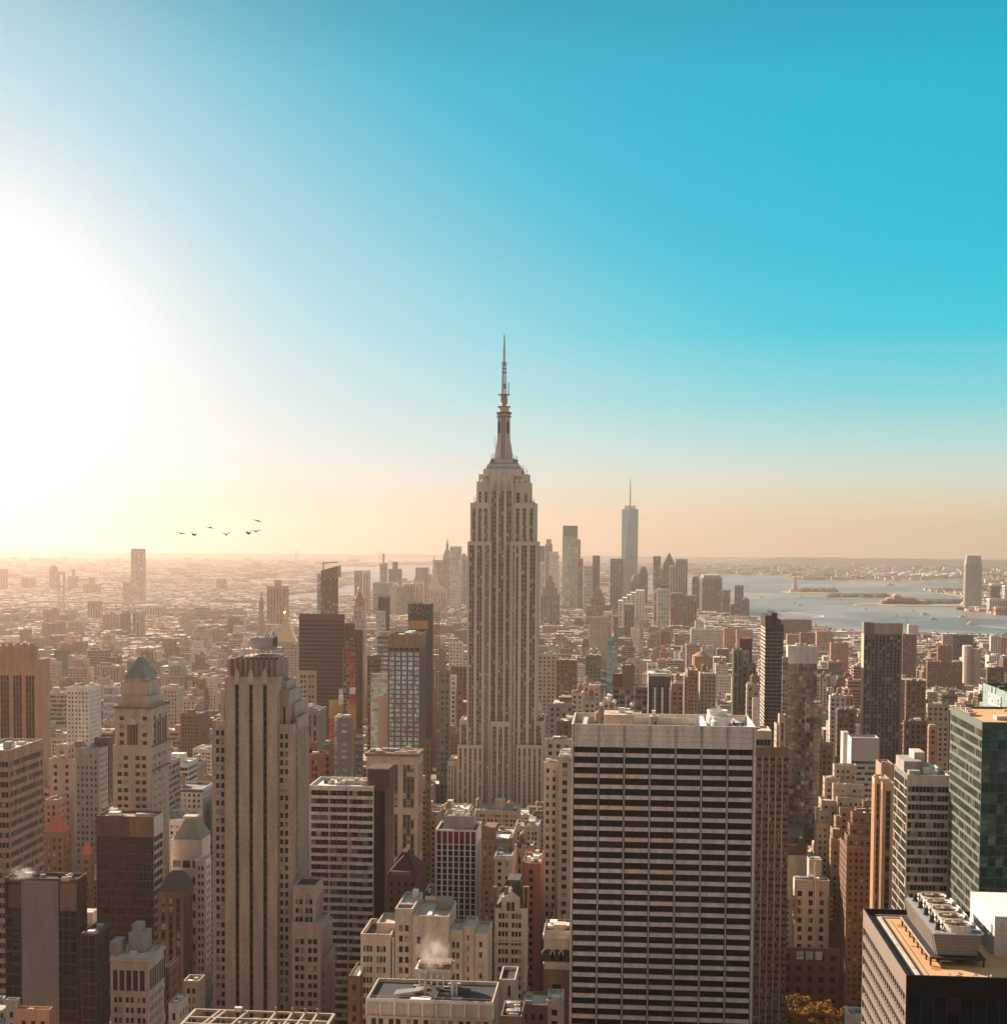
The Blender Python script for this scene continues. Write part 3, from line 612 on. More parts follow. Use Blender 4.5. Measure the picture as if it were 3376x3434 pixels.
# ------------------------------------------------------------------ tan tower with three dark stripes (front left)
def fifth():
    b = Bld('striped_tower', 'tan brick tower with three long dark vertical window stripes and fluted crown, front left', 'skyscraper', 'the three-striped tan tower')
    Y = 560.; e = lambda x, y: (680 + x / 4.036, 2080 + y / 4.036)
    pr = PAIR('tan', fh=3.6, top=3.2, glass='glass', pat=((.13, 'p'), (.28, 'w'), (.12, 'p'), (.28, 'w'), (.19, 'p')), bay=5.7, win=(.2, .8))
    one = dict(pr, n=1)
    z = lambda y: at(840, y, Y).z; X = lambda px_, y=2600, yy=Y: at(px_, y, yy).x
    # main slab: explicit stripes
    xs = [754, 788, 801, 835, 848, 881.5, 895, 930]; tot = 930 - 754
    pat = tuple(((xs[i + 1] - xs[i]) / tot, 'p' if i % 2 == 0 else 'w') for i in range(7))
    MS = st('tan', n=1, pat=pat, edge=0., fh=3.6, win=(.3, 1.), dw=-1.1, ds=-1.0, sp='dark', glass='glass_dark', top=z(2271) - z(2297))
    SIDE = VS('tan', 'brown', bay=3.2, top=6, pat=((.3, 'p'), (.4, 'w'), (.3, 'p')))
    b.block(X(754), X(930), Y, Y + 9, 0, z(2271), MS, faces='FLR', side=SIDE, par=.3)
    # crown above with ribs
    CRN = st('tan', n=1, pat=((1, 'p'),), fh=50, top=z(2215) - z(2271), edge=0)
    zc = z(2215); a, c_ = X(759, 2250), X(918, 2250)
    b.block(a, c_, Y + 1.6, Y + 24, z(2274), zc, PU('tan', top=40), faces='FLR', par=2.5, roof='roof_black')
    b.block(a + 3, c_ + 3.2, Y + 9.2, Y + 26, 0, z(2290), SIDE, faces='R')
    cr = b.p('crown_ornament')
    for i in range(9):
        x = a + (c_ - a) * (i + .5) / 9 - (c_ - a) / 18 + 1; cr.box(x - .16, x + .16, Y + 1.3, Y + 1.597, z(2270), zc + .3, 'wall_cream')
        if i < 9: cr.box(x + .3, x + (c_ - a) / 9 - .3, Y + 1.45, Y + 1.598, z(2268), zc + .5, 'wall_brown')
    for i in range(9): y = Y + 2.5 + i * 2.4; cr.box(c_ + .01, c_ + .5, y, y + .5, z(2300), zc - .3, 'wall_cream'); cr.box(c_ + .01, c_ + .25, y + 1.1, y + 1.6, z(2330), z(2240), 'wall_brown')
    for i in (1, 3, 5):
        x0, x1 = X(xs[i], 2290) - .15, X(xs[i + 1], 2290) + .15; h0, h1 = z(2300), z(2262)
        cr.box(x0, x1, Y - .35, Y - .004, h0 + 1.2, h1, 'wall_cream'); xm = (x0 + x1) / 2
        cr.add([(x0 - .2, Y - .35, h1), (x1 + .2, Y - .35, h1), (xm, Y - .35, h1 + 2.8), (x0 - .2, Y - .01, h1), (x1 + .2, Y - .01, h1), (xm, Y - .01, h1 + 2.8)], [(0, 1, 2), (3, 5, 4), (0, 2, 5, 3), (1, 4, 5, 2)], 'wall_cream')
    # wings
    b.block(X(727, 2350), X(753.7, 2350), Y + 5, Y + 26, 0, z(2318), st('tan', n=1, pat=((.42, 'p'), (.46, 'w'), (.12, 'p')), fh=3.6, win=(.25, 1), dw=-.8, sp='umber', ds=-.7, glass='glass_brown', top=6.5), faces='FL')
    b.block(X(705, 2500), X(753.6), Y + 2.5, Y + 30, 0, z(2422), dict(one, pat=((.16 / .9, 'p'), (.26, 'w'), (.12, 'p'), (.26, 'w'), (.05, 'p')), edge=.6), faces='FL', side=PU('tan'))
    b.block(X(930.3, 2350), X(958, 2350), Y + 6, Y + 28, 0, z(2320), st('tan', n=1, pat=((.1, 'p'), (.45, 'w'), (.45, 'p')), fh=3.6, win=(.25, 1), dw=-.8, sp='umber', ds=-.7, glass='glass_brown', top=6.5), faces='FR', side=SIDE)
    b.block(X(957.8, 2400), X(966, 2400), Y + 12, Y + 34, 0, z(2368), PU('tan', top=9), faces='FR', side=SIDE)
    b.block(X(930.2), X(978), Y + 2.5, Y + 21, 0, z(2430), dict(one, pat=((.02, 'p'), (.25, 'w'), (.13, 'p'), (.25, 'w'), (.33, 'p')), edge=.3), faces='FR', side=VS('tan', 'brown', bay=3.4, pat=((.3, 'p'), (.4, 'w'), (.3, 'p')), top=4))
    b.block(X(977.5), X(985), Y + 8, Y + 28, 0, z(2412), PU('tan', top=8), faces='FR', side=VS('tan', 'brown', bay=3.4, top=5))
    # stepped low wings
    P2 = PAIR('tan', fh=3.6, top=5, pat=((.12, 'p'), (.3, 'w'), (.1, 'p'), (.3, 'w'), (.18, 'p')), bay=5.4, win=(.18, .78))
    SR = VS('tan', 'brown', bay=3.0, top=4, pat=((.28, 'p'), (.44, 'w'), (.28, 'p')))
    b.px(982, 1058, 2969, Y - 2, 15, P2, side=dict(SR, top=6), faces='FLR', roof='roof_black')
    b.px(978.5, 1076, 3094, Y - 6, 17, dict(P2, top=6), side=SR, faces='FLR', roof='roof_tan')
    b.px(1060, 1086, 3110, Y + 2, 17, P2, side=SR, faces='FR')
    b.px(1076.2, 1090, 3215, Y - 3, 20, P2, side=SR, faces='FR')
    # mechanical tower on the crown
    mp = b.p('mechanical_penthouse')
    x0, x1 = X(824, 2180), X(876, 2180); x2 = X(898, 2180)
    z1_, z0_ = z(2143), z(2180)
    mp.box(x0, x1 + 2.6, Y + 8, Y + 16, z0_, z1_, 'steel'); mp.box(x1 + 2.65, x1 + 2.9, Y + 8.6, Y + 15.4, z0_ + .5, z1_ - .4, 'wall_umber')
    mp.box(X(815, 2200), X(895, 2200), Y + 6, Y + 18, zc - 2, z0_ - 3.4, 'wall_umber')
    for zf in (z0_ - .5, z0_ - 3.4): mp.box(X(806, 2200), X(912, 2200), Y + 4, Y + 20, zf, zf + .45, 'wall_cream')
    for k in range(7):
        xx = X(808, 2200) + (X(910, 2200) - X(808, 2200)) * k / 6; mp.bar((xx, Y + 4.2, zc - 1), (xx, Y + 4.2, z0_ + 1.4), .3, 'wall_cream'); mp.bar((xx, Y + 19, zc - 1), (xx, Y + 19, z0_ + 1.4), .3, 'wall_cream')
    mp.bar((X(806, 2200), Y + 4.2, z0_ + 1.3), (X(912, 2200), Y + 4.2, z0_ + 1.3), .14, 'wall_cream')
    r3 = random.Random(2)
    for k in range(26):
        xx = r3.uniform(x0, x1 + 3); mp.bar((xx, Y + r3.uniform(8, 16), z1_), (xx + r3.uniform(-.3, .3), Y + 12, z1_ + r3.uniform(.6, 2.4)), r3.uniform(.12, .5), r3.choice(['red_paint', 'white_paint', 'steel']))
    b.done(vis=3500, indiv=100)
fifth()

# ------------------------------------------------------------------ lower right rooftop with cooling unit
def rooftop():
    b = Bld('dark_glass_office', 'dark glass office block with broad orange gravel roof in the lower right corner', 'office building', 'the gravel-roofed block')
    Y = 340.; c0 = at(3038, 3271, Y); z1 = c0.z; bk = atz(2890, 3047, z1); x0 = c0.x; dep = bk.y - Y; x1 = x0 + 62
    LS = st('sidestone', bay=2.55, n=int(dep / 2.6), pat=((.12, 'm'), (.88, 'w')), fh=4.1, win=(.42, 1.), dw=-.9, dm=-.35, mul='steel', top=5.0, edge=.5, glass='glass_dark')
    FS = st('black', bay=3.0, pat=((.06, 'm'), (.94, 'w')), fh=4.1, win=(.2, .95), dw=-.08, dm=-.02, mul='dark', top=5, edge=.3, glass='glass_dark')
    b.frame = None
    b.block(x0, x1, Y, Y + dep, 0, z1, FS, faces='FL', side=LS, par=1.6, roof='roof_black')
    zr = z1 - 1.6; q = b.p('roof')
    k = 4.2
    q.quads([[(x0 + k, Y + .5, zr + .02), (x1 - 1, Y + .5, zr + .02), (x1 - 1, Y + dep - 4, zr + .02), (x0 + k, Y + dep - 4, zr + .02)]], 'roof_gravel')
    q.box(x0 + k - .9, x0 + k, Y + .5, Y + dep - 3.4, zr + .01, zr + .35, 'wall_cream'); q.box(x0 + k, x1 - 2, Y + dep - 4, Y + dep - 3.4, zr + .01, zr + .34, 'wall_cream')
    q.box(x0 + k + .5, x0 + k + .8, Y + .6, Y + dep - 4.6, zr + .03, zr + .2, 'wall_dark')
    rs = random.Random(17); pa_ = b.p('roof_stain')
    def blot(cx, cy, r0, mt, z_, n=11):
        P = [(cx + r0 * rs.uniform(.5, 1.2) * math.cos(2 * math.pi * i / n), cy + 1.6 * r0 * rs.uniform(.5, 1.2) * math.sin(2 * math.pi * i / n), z_) for i in range(n)]; pa_.add(P, [tuple(range(n))], mt)
    for i in range(9): blot(x0 + 9.5 + rs.uniform(-1.5, 2.2), Y + 12 + i * 5.4, rs.uniform(.8, 1.9), 'gravel_stain', zr + .026 + i * .003)
    for i in range(8): blot(rs.uniform(x0 + 6, x0 + 34), rs.uniform(Y + 1.5, Y + 8), rs.uniform(.3, .9), 'roof_patch', zr + .06 + i * .003)
    pp = b.p('roof_pipe')
    for (xa_, ya_, xb_, yb_, t_) in ((x0 + 6.2, Y + 2, x0 + 6.2, Y + dep - 6, .12), (x0 + 12, Y + 3, x0 + 40, Y + 3.6, .14), (x0 + 20, Y + 3.2, x0 + 20.5, Y + 9, .12), (x0 + 7, Y + 30, x0 + 10, Y + 30, .15)): pp.bar((xa_, ya_, zr + .2), (xb_, yb_, zr + .2), t_, 'steel')
    for i in range(6): v_ = x0 + 8 + i * 4.3; pp.lathe(v_, Y + rs.uniform(2, 5), [(.18, zr), (.18, zr + .7), (.3, zr + .75), (.05, zr + .95)], 'wall_white', 8)
    rl = b.p('railing')
    for i in range(22): yy = Y + 2 + i * (dep - 6) / 21; rl.bar((x0 + 1.2, yy, zr), (x0 + 1.2, yy, zr + .9), .07, 'steel')
    rl.bar((x0 + 1.2, Y + 2, zr + .9), (x0 + 1.2, Y + dep - 4, zr + .9), .08, 'steel')
    rl.bar((x0 + 3, Y + dep - 2.4, zr + .5), (x0 + 16, Y + dep - 2.4, zr + .5), .2, 'steel')
    for s_ in ((3152.6, 3226, 3152.6, 3248),): a = atz(3152, 3248, zr); rl.bar(a, a + Vector((0, 0, 1.8)), .08, 'steel'); rl.bar(a + Vector((0, 0, 1.8)), a + Vector((2.6, 0, 1.8)), .08, 'steel')
    ph = b.p('penthouse')
    a = atz(3332, 3207, zr); top = at(3335, 3077, a.y).z; bk2 = atz(3250.5, 2994, top)
    ph.box(a.x, x1 - 6, a.y, bk2.y, zr + .01, top, 'wall_white'); ph.box(a.x + .02, x1 - 6.02, a.y + .02, bk2.y - .02, top, top + .25, 'roof_white')
    ph.box(a.x - .06, a.x - .005, a.y + 1.6, a.y + 3.1, zr + 5, zr + 7.6, 'wall_grey')
    for i in range(7): ph.box(a.x - .12, a.x - .07, a.y + 1.6, a.y + 3.1, zr + 5.1 + i * .35, zr + 5.3 + i * .35, 'wall_umber')
    ph.lathe(a.x + 10, a.y + 14, [(1.1, top + .26), (1.1, top + 1.2), (1.6, top + 1.3), (1.2, top + 2.0)], 'roof_white', 14)
    b.done(vis=3500, indiv=100)
    # the cooling unit standing on the roof
    legs = atz(3141, 3236, zr); yu = legs.y
    fl = at(3143, 3203, yu); tl = at(3130, 3131, yu); tr = at(3290.6, 3131, yu); brr = at(3281, 3200, yu)
    bl = atz(3041, 3012, tl.z); Lg = bl.y - yu
    zb_, zt_ = fl.z, tl.z
    e = empty('cooling_unit', ((tl.x + tr.x) / 2, yu + Lg / 2, zr)); org = e.location
    tag(e, 'large grey cooling unit with a row of five big fans on the orange gravel roof', 'cooling unit')
    q = Q(); inn = fl.x - tl.x; xa, xb = tl.x, tr.x
    q.add([(xa + inn, yu, zb_), (xb - inn, yu, zb_), (xb, yu, zt_), (xa, yu, zt_), (xa + inn, yu + Lg, zb_), (xb - inn, yu + Lg, zb_), (xb, yu + Lg, zt_), (xa, yu + Lg, zt_)],
          [(0, 1, 2, 3), (5, 4, 7, 6), (4, 0, 3, 7), (1, 5, 6, 2), (3, 2, 6, 7), (4, 5, 1, 0)], 'wall_casing')
    for i in range(1, 7): z_ = zb_ + (zt_ - zb_) * i / 7; q.box(xa + inn * (1 - i / 7) + .1, xb - inn * (1 - i / 7) - .1, yu - .02, yu - .003, z_ - .03, z_ + .03, 'steel')
    q.box(xa - .1, xb + .1, yu - .15, yu + .0, zt_ - .2, zt_ + .15, 'wall_white')
    q.build('casing', e, org)
    q = Q()
    for i in range(16):
        f = (i + .5) / 16; z_ = zb_ + (zt_ - zb_) * f; x = xa + inn * (1 - f); q.add([(x - .05, yu + .3, z_ - .06), (x - .05, yu + Lg - .3, z_ - .06), (x - .5, yu + Lg - .3, z_ + .05), (x - .5, yu + .3, z_ + .05)], [(0, 1, 2, 3)], 'wall_limestone')
    for i in range(24): y = yu + .5 + (Lg - 1) * i / 23; q.bar((xa - .35, y, zt_), (xa + inn - .35, y, zb_), .12, 'dark_steel')
    q.build('louvre_panel', e, org)
    q = Q(); q.box(xa - 1.1, xb + .8, yu - 1.4, yu + Lg + 1, zb_ - .75, zb_ - .25, 'wall_dark'); q.box(xa - 1.2, xa - .9, yu - 1.4, yu + Lg + 1, zb_ - .35, zb_ - .05, 'wall_tan')
    q.box(xb + .1, xb + .6, yu, yu + Lg, zt_ + .02, zt_ + .3, 'wall_white'); q.build('support_frame', e, org)
    first = None
    for i in range(8):
        y = yu - 1 + (Lg + 1) * i / 7; q = Q(); q.box(xa - 1.0, xa - .6, y - .2, y + .2, zr, zb_ - .76, 'wall_dark'); q.box(xb + .2, xb + .6, y - .2, y + .2, zr, zb_ - .76, 'wall_dark'); q.build('leg', e, org)
    W_ = xb - xa; rr = Lg / 5 * .47
    for i in range(5):
        y = yu + Lg * (i + .5) / 5; cx = xa + W_ * .56; zf = zt_ + .01; k = 28
        q = Q(); h = 1.9
        q.lathe(cx, y, [(rr * 1.06, zf), (rr * 1.0, zf + h * .6), (rr * 1.04, zf + h), (rr * 1.0, zf + h), (rr * .95, zf + h * .55)], 'wall_white', k)
        q.f.pop(); q.m.pop(); q.v.pop(); q.n -= k
        q.lathe(cx, y, [(rr * .87, zf + .02), (rr * .87, zf + .06)], 'wall_dark', 20)
        fo = q.build('fan', e, org)
        q = Q()
        for j in range(8):
            a = j * math.pi / 4 + i * .3; c_, s_ = math.cos(a), math.sin(a); c2, s2 = math.cos(a + .42), math.sin(a + .42); c3, s3 = math.cos(a + .2), math.sin(a + .2)
            q.add([(cx + .4 * c_, y + .4 * s_, zf + 1.8), (cx + rr * .92 * c3, y + rr * .92 * s3, zf + 1.8), (cx + rr * .92 * c2, y + rr * .92 * s2, zf + 1.35), (cx + .4 * c2, y + .4 * s2, zf + 1.5)], [(0, 1, 2, 3)], 'blade_bronze')
        q.build('blades', fo, org)
        q = Q(); q.lathe(cx, y, [(.6, zf + 1.0), (.6, zf + 1.75), (.2, zf + 1.9)], 'wall_umber', 10); q.bar((cx, y, zf + 1.3), (cx - rr * 1.25, y, zf + 1.3), .25, 'dark_steel'); o = q.build('hub', fo, (org[0], org[1], org[2]))
        q = Q(); mx = cx - rr * 1.42; q.lathe(mx, y, [(.75, zf), (.75, zf + .5), (.6, zf + .6), (.6, zf + 1.6), (.3, zf + 1.9)], 'wall_dark', 10)
        q.box(mx + .9, mx + 1.9, y + .3, y + 1.5, zf, zf + 1.9, 'wall_white'); q.build('fan_motor', e, org)
    q = Q()
    for i in range(14): y = yu + Lg * i / 13; q.bar((xa + .25, y, zt_), (xa + .25, y, zt_ + 1.0), .06, 'steel')
    for h in (.5, 1.0): q.bar((xa + .25, yu, zt_ + h), (xa + .25, yu + Lg, zt_ + h), .06, 'steel')
    q.box(xa + .05, xa + W_ * .22, yu, yu + Lg, zt_ + .012, zt_ + .04, 'steel'); q.build('walkway_rail', e, org)
rooftop()

# ------------------------------------------------------------------ green glass tower and sign tower behind it
def right_glass():
    b = Bld('green_glass_tower', 'green glass office tower with pale floor bands on its long side, right edge', 'office building', 'the green glass tower')
    Y = 560.; c0 = at(3293, 2422, Y); x0 = c0.x; z1 = c0.z; bk = atz(3185, 2368, z1); x1 = x0 + 45
    LS = st('greenside', bay=3.0, pat=((.05, 'm'), (.95, 'w')), fh=4.15, win=(.3, 1.), dw=-.1, dm=0., mul='steel', top=3.2, edge=.3, glass='glass_greenside')
    FS = CURT('greenmetal', 'glass_green', fh=4.15, bay=3.0, top=3.0, win=(.14, 1.))
    b.frame = None
    b.block(x0, x1, Y, bk.y, 0, z1, FS, faces='FL', side=LS, par=.9, roof='roof_gravel')
    q = b.p('roof_equipment'); zr = z1 - .9
    q.box(x0 + 9, x0 + 19, Y + 14, Y + 20, zr + .01, zr + 1.6, 'wall_cream'); q.box(x0 + 20, x1, Y + 3, Y + 40, zr + .01, zr + .5, 'roof_white'); q.lathe(x0 + 14, Y + 16, [(.5, zr + 1.6), (.5, zr + 3), (2.2, zr + 3.4), (2.2, zr + 4.2)], 'wall_orange', 12)
    q.box(x0 + 18, x0 + 19.2, Y + 14, Y + 15, zr + 1.6, zr + 6, 'wall_brown')
    for i in range(9): q.box(x0 + 1.2, x0 + 3.5, Y + 26 + i * 3, Y + 27.5 + i * 3, zr, zr + 1.5 + (i % 3) * .6, 'wall_tan')
    b.done(vis=2930, indiv=100)
    b = Bld('sign_tower', 'pale blue-green glass tower with big white lettering on its side at the right edge', 'office building')
    Y = 660.; a = at(3296, 2290, 700.); p2 = at(3376, 2322, 620.)
    x0 = a.x; z1 = a.z; yb = a.y; y0 = yb - 62
    b.frame = None
    b.block(x0, x0 + 40, y0, yb, 0, z1, CURT('greenmetal', 'glass_tealpale', fh=4.1, bay=4.0), faces='FL', side=st('tealpanel', n=6, pat=((1, 'p'),), fh=99, top=z1 - 30, edge=0), par=3.0, roof='roof_black')
    q = b.p('facade_joints')
    for k in range(1, 12): z_ = z1 - k * 4.1; q.box(x0 - .02, x0 - .003, y0, yb, z_ - .05, z_ + .05, 'wall_greenmetal')
    for k in range(1, 14): y_ = y0 + k * 62 / 14; q.box(x0 - .02, x0 - .004, y_ - .04, y_ + .04, z1 - 60, z1, 'wall_greenmetal')
    b.clutter(x0 + 2, x0 + 38, y0 + 4, yb - 4, z1 - 3, 14, 1., ('roof_black', 'wall_umber'), 0)
    e = b.done(vis=2480)
    cu = bpy.data.curves.new('sign_lettering', 'FONT'); cu.body = 'salesforce'; cu.extrude = .25; cu.size = 9; cu.align_x = 'CENTER'; cu.offset = .12
    cu.materials.append(M['white_paint']); o = bpy.data.objects.new('sign_lettering', cu); C.objects.link(o); o.parent = e
    yw = None
    pa, pb = (3150 + 1285 / 7.75, 2230 + 830 / 7.75), (3150 + 1610 / 7.75, 2230 + 960 / 7.75)
    def onface(px, py):
        d = ray(px, py); return CAM + d * ((x0 - CAM.x) / d.x)
    A, B = onface(*pa), onface(*pb)
    bpy.context.view_layer.update(); wd = o.dimensions.x or 40
    sc = (A.y - B.y) / wd; o.scale = (sc, 1.35, 1)
    mid = (A + B) / 2; o.location = Vector((x0 - .3, mid.y, mid.z - 3.2)) - Vector(e.location)
    o.rotation_euler = Matrix(((0, 0, -1), (-1, 0, 0), (0, 1, 0))).to_euler()
    bpy.context.view_layer.update(); me = bpy.data.meshes.new_from_object(o.evaluated_get(bpy.context.evaluated_depsgraph_get())); n_ = bpy.data.objects.new('lettering', me); n_.parent = e; n_.location = o.location; n_.rotation_euler = o.rotation_euler; n_.scale = o.scale; bpy.data.objects.remove(o); C.objects.link(n_)
right_glass()

# ------------------------------------------------------------------ table of the other individually modelled buildings
def roofbits(b, n=6, sc=1., tank=.3, mats=('roof_grey', 'steel', 'roof_white', 'wall_cream'), par=1.1):
    x0, x1, y0, y1, z0, z1 = b.bx[-1]; b.clutter(x0, x1, y0, y1, z1 - par, n, sc, mats, tank)
def hero(name, label, ref, c, zx0, zx1, zy, Y, style, sw=0, dep=25, vis=None, indiv=0, roof='roof_tan', side=None, bits=5, sc=1., cat='building', more=None, z0=0, tank=0., parts=True, group=None, frame='dark_steel', par=1.1, faces=None):
    b = Bld(name, label, cat, ref, group); b.frame = frame
    a = S(c, zx0, zy); d = S(c, zx1, zy)
    f = faces or ('FR' if (a[0] + d[0]) / 2 < 2090 else 'FL')
    b.px(a[0], d[0], a[1], Y, dep, style, sw=sw / 2.1156 if sw else None, faces=f, roof=roof, side=side, z0=z0, par=par)
    if bits: roofbits(b, bits, sc, tank, par=par)
    if more: more(b)
    e = b.done(vis=S(c, 0, vis)[1] if vis else None, indiv=indiv, parts=parts)
    return b

def more_blocks(c, lst):
    def f(b):
        for (zx0, zx1, zy, Y, dep, sty, fc, rf) in lst:
            a = S(c, zx0, zy); d = S(c, zx1, zy); b.px(a[0], d[0], a[1], Y, dep, sty, faces=fc, roof=rf)
            roofbits(b, 2, .7, 0)
    return f
def pyr(mat, t=0., h=12, over=.3, lantern=None):
    def f(b):
        x0, x1, y0, y1, z0, z1 = b.bx[0]; q = b.p('roof'); q.pyramid(x0 - over, x1 + over, y0 - over, y1 + over, z1 + .02, z1 + h, mat, t)
        if lantern: q.box((x0 + x1) / 2 - lantern, (x0 + x1) / 2 + lantern, (y0 + y1) / 2 - lantern, (y0 + y1) / 2 + lantern, z1 + h, z1 + h + 2, 'wall_cream')
    return f
def H(c, zy, Y): return at(*S(c, 900, zy), Y).z

# --- left foreground
hero('banded_office', 'reddish ribbon-windowed office block cut by the left edge, below the brown ribbed tower', 'the left-edge banded block', 1, -220, 65, 1725, 520, BAND('pink', bay=1.5, win=(.45, 1.), fh=3.9, top=4.5, dw=-.5), sw=250, vis=3300, indiv=60, roof='roof_white', cat='office building', bits=4)
def chamf(b):
    x0, x1, y0, y1, z0, z1 = b.bx[0]; q = b.p('roof_battlement')
    for i in range(6): x = x1 - 3 - i * 4.6; q.box(x - 1.6, x, y0 - .2, y0 + 3, z1 + .01, z1 + 2.4, 'wall_pink')
    q = b.p('corner_bevel'); q.prism([(x1, y0 + .2), (x1 + 1.6, y0 + 4), (x1 + 1.6, y0 + 16), (x1, y0 + 20)], 0, z1 - 8, 'wall_orange')
hero('ribbed_tower', 'reddish brown ribbed tower cut by the left edge of the photo', 'the left-edge ribbed tower', 1, -200, 262, 990, 850, VS('orange', 'umber', bay=8.2, top=18, pat=((.16, 'p'), (.2, 'w'), (.03, 'm'), (.2, 'w'), (.03, 'm'), (.22, 'w'), (.16, 'p')), win=(.2, 1.), glass='glass_brown', mul='orange'), sw=10, vis=1640, roof='roof_black', more=chamf, bits=3)
def lincoln(b):
    Y = 620.; s1 = PAIR('tan', fh=3.7, bay=7, top=4)
    def bl(z0_, z1_, y, yo, dd, sty, fc='FR', par=1.): a = S(1, z0_, y); d = S(1, z1_, y); return b.px(a[0], d[0], a[1], Y + yo, dd, sty, faces=fc, par=par)
    bl(812, 1075, 1410, .8, 24, st('tan', n=3, pat=((.3, 'p'), (.4, 'w'), (.3, 'p')), fh=3.7, win=(.3, .8), top=4.2, dw=-.5))
    bl(832, 1055, 1345, 3, 20, PU('tan', bay=3.6, top=3.5)); bl(858, 1040, 1240, 4, 18, PU('tan', bay=4.0, fh=6.5, win=(.1, .65), top=8, pat=((.2, 'p'), (.6, 'w'), (.2, 'p'))))
    x0, x1, y0, y1, z0, z1 = b.bx[-1]; bl(880, 1025, 1212, 4.5, 17, st('tan', n=1, pat=((1, 'p'),), fh=50, top=30))
    x0, x1, y0, y1, z0, z1 = b.bx[-1]; q = b.p('pyramid_roof'); ap = at(*S(1, 1020, 1062), Y + 13).z
    q.pyramid(x0 - .5, x1 + .5, y0 - .5, y1 + .5, z1 + .02, ap, 'copper', .12); cx = (x0 + x1) / 2
    for i in range(9):
        f = -1 + 2 * (i + .5) / 9; q.bar((cx + f * (x1 - x0) / 2, y0 - .55, z1 + .1), (cx + f * (x1 - x0) / 2 * .12, (y0 + y1) / 2 - (y1 - y0) * .06, ap), .16, 'copper')
    x0, x1, y0, y1, z0, z1 = b.bx[1]
    for z_ in (z1 - 1.4, z1 - 30, b.bx[0][5] - 1): b.p('cornice#%d' % int(z_)).box(x0 - .7, x1 + .7, y0 - .7, y1 + .7, z_, z_ + .9, 'wall_brown')
    # tall arched window panels
    a = b.p('arched_window'); cx = (x0 + x1) / 2
    for X_, wd in ((cx - .3, 2.3),):
        a.box(X_ - wd, X_ + wd, y0 - .15, y0 - .01, z1 - 24, z1 - 8, 'wall_umber'); a.lathe(X_, y0 - .0, [(wd + .4, z1 - 8.4), (wd * .9, z1 - 6.6), (wd * .5, z1 - 5.4), (.1, z1 - 5)], 'wall_cream', 14)
        for k in (-1, 0, 1): a.box(X_ + k * 1.4 - .15, X_ + k * 1.4 + .15, y0 - .3, y0 - .155, z1 - 24, z1 - 8, 'wall_bronze')
    for k in range(5): yy = y0 + 4 + k * 3.6; a.box(x1 + .01, x1 + .15, yy, yy + 2, z1 - 24, z1 - 7, 'wall_umber')
hero('pyramid_roof_tower', 'tan stone tower with arched top window and pale green pyramid roof, at left', 'the left pyramid-roofed tower', 1, 800, 1075, 1690, 620, PAIR('tan', fh=3.7, bay=7.2, pat=((.17, 'p'), (.25, 'w'), (.1, 'p'), (.25, 'w'), (.23, 'p')), win=(.22, .75), top=4), sw=112, vis=2250, indiv=60, more=lincoln, bits=0, cat='skyscraper')
hero('grid_office', 'white gridded slab with square windows and a sunlit right flank, above the left banded block', 'the white gridded slab', 1, 472, 632, 1280, 1050, PU('white', bay=2.7, fh=3.3, win=(.2, .72), top=3), sw=88, vis=1640, roof='roof_tan', bits=6)
hero('glass_slab', 'pale blue glass slab with horizontal bands, just right of the white gridded slab', 'the pale blue slab', 1, 732, 835, 1268, 1250, BAND('white', fh=7.5, win=(.25, 1.), bay=4, glass='glass_blue'), sw=3, dep=20, vis=1480, bits=0)
hero('apartment_block', 'plain tan block with small scattered windows, in front of the white gridded slab', 'the plain hazy block', 1, 345, 522, 1790, 760, PU('tan', bay=5.5, fh=4.1, pat=((.35, 'p'), (.3, 'w'), (.35, 'p'))), sw=20, vis=2100, bits=4, more=more_blocks(1, [(395, 480, 1690, 770, 10, PU('tan', bay=5), 'FR', 'roof_tan'), (318, 405, 2080, 742, 14, PU('pink', bay=3), 'FR', 'roof_tan')]))
hero('ornate_block', 'hazy ornate stone block with rooftop parapet, left beside the pyramid-roofed tan tower', 'the hazy ornate block', 1, 530, 700, 1720, 800, PU('grey', bay=2.8, fh=3.5), sw=90, vis=2050, bits=8, more=more_blocks(1, [(668, 775, 1640, 815, 14, PU('umber', bay=4), 'FR', 'roof_tan')]))
def hdark(b):
    x0, x1, y0, y1, z0, z1 = b.bx[0]; q = b.p('top_screen'); q.box(x1 - 11, x1 - .02, y0 - .12, y0 - .005, z1 - 9, z1 - .2, 'wall_brown'); q.box(x1 + .01, x1 + .1, y0 + .4, y1 - .4, z1 - 9, z1 - .4, 'wall_concrete')
    r = b.p('roof_frame')
    for (a, b_) in (((x0 + 2, y1, z1), (x1, y1, z1)),): r.bar((a[0], a[1], z1 + 1), (b_[0], b_[1], z1 + 1), .4, 'wall_tan')
    for i in range(6): r.box(x1 - 9 + i * 1.4, x1 - 8.2 + i * 1.4, y0 + 2, y0 + 5, z1 - 1, z1 + .8, 'wall_cream')
hero('dark_glass_box', 'very dark brown glass box tower with pale slanting bands on its right side, lower left', 'the dark brown glass box', 5, 682, 1090, 432, 600, CURT('umber', 'glass_brown', fh=3.9, bay=1.6, top=9), sw=70, side=st('cream', n=3, pat=((.04, 'm'), (.96, 'w')), fh=4.0, win=(.36, 1.), dw=-.3, top=9, mul='umber', glass='glass_dark'), vis=1300, indiv=40, roof='roof_tan', more=hdark, bits=5, cat='office building')
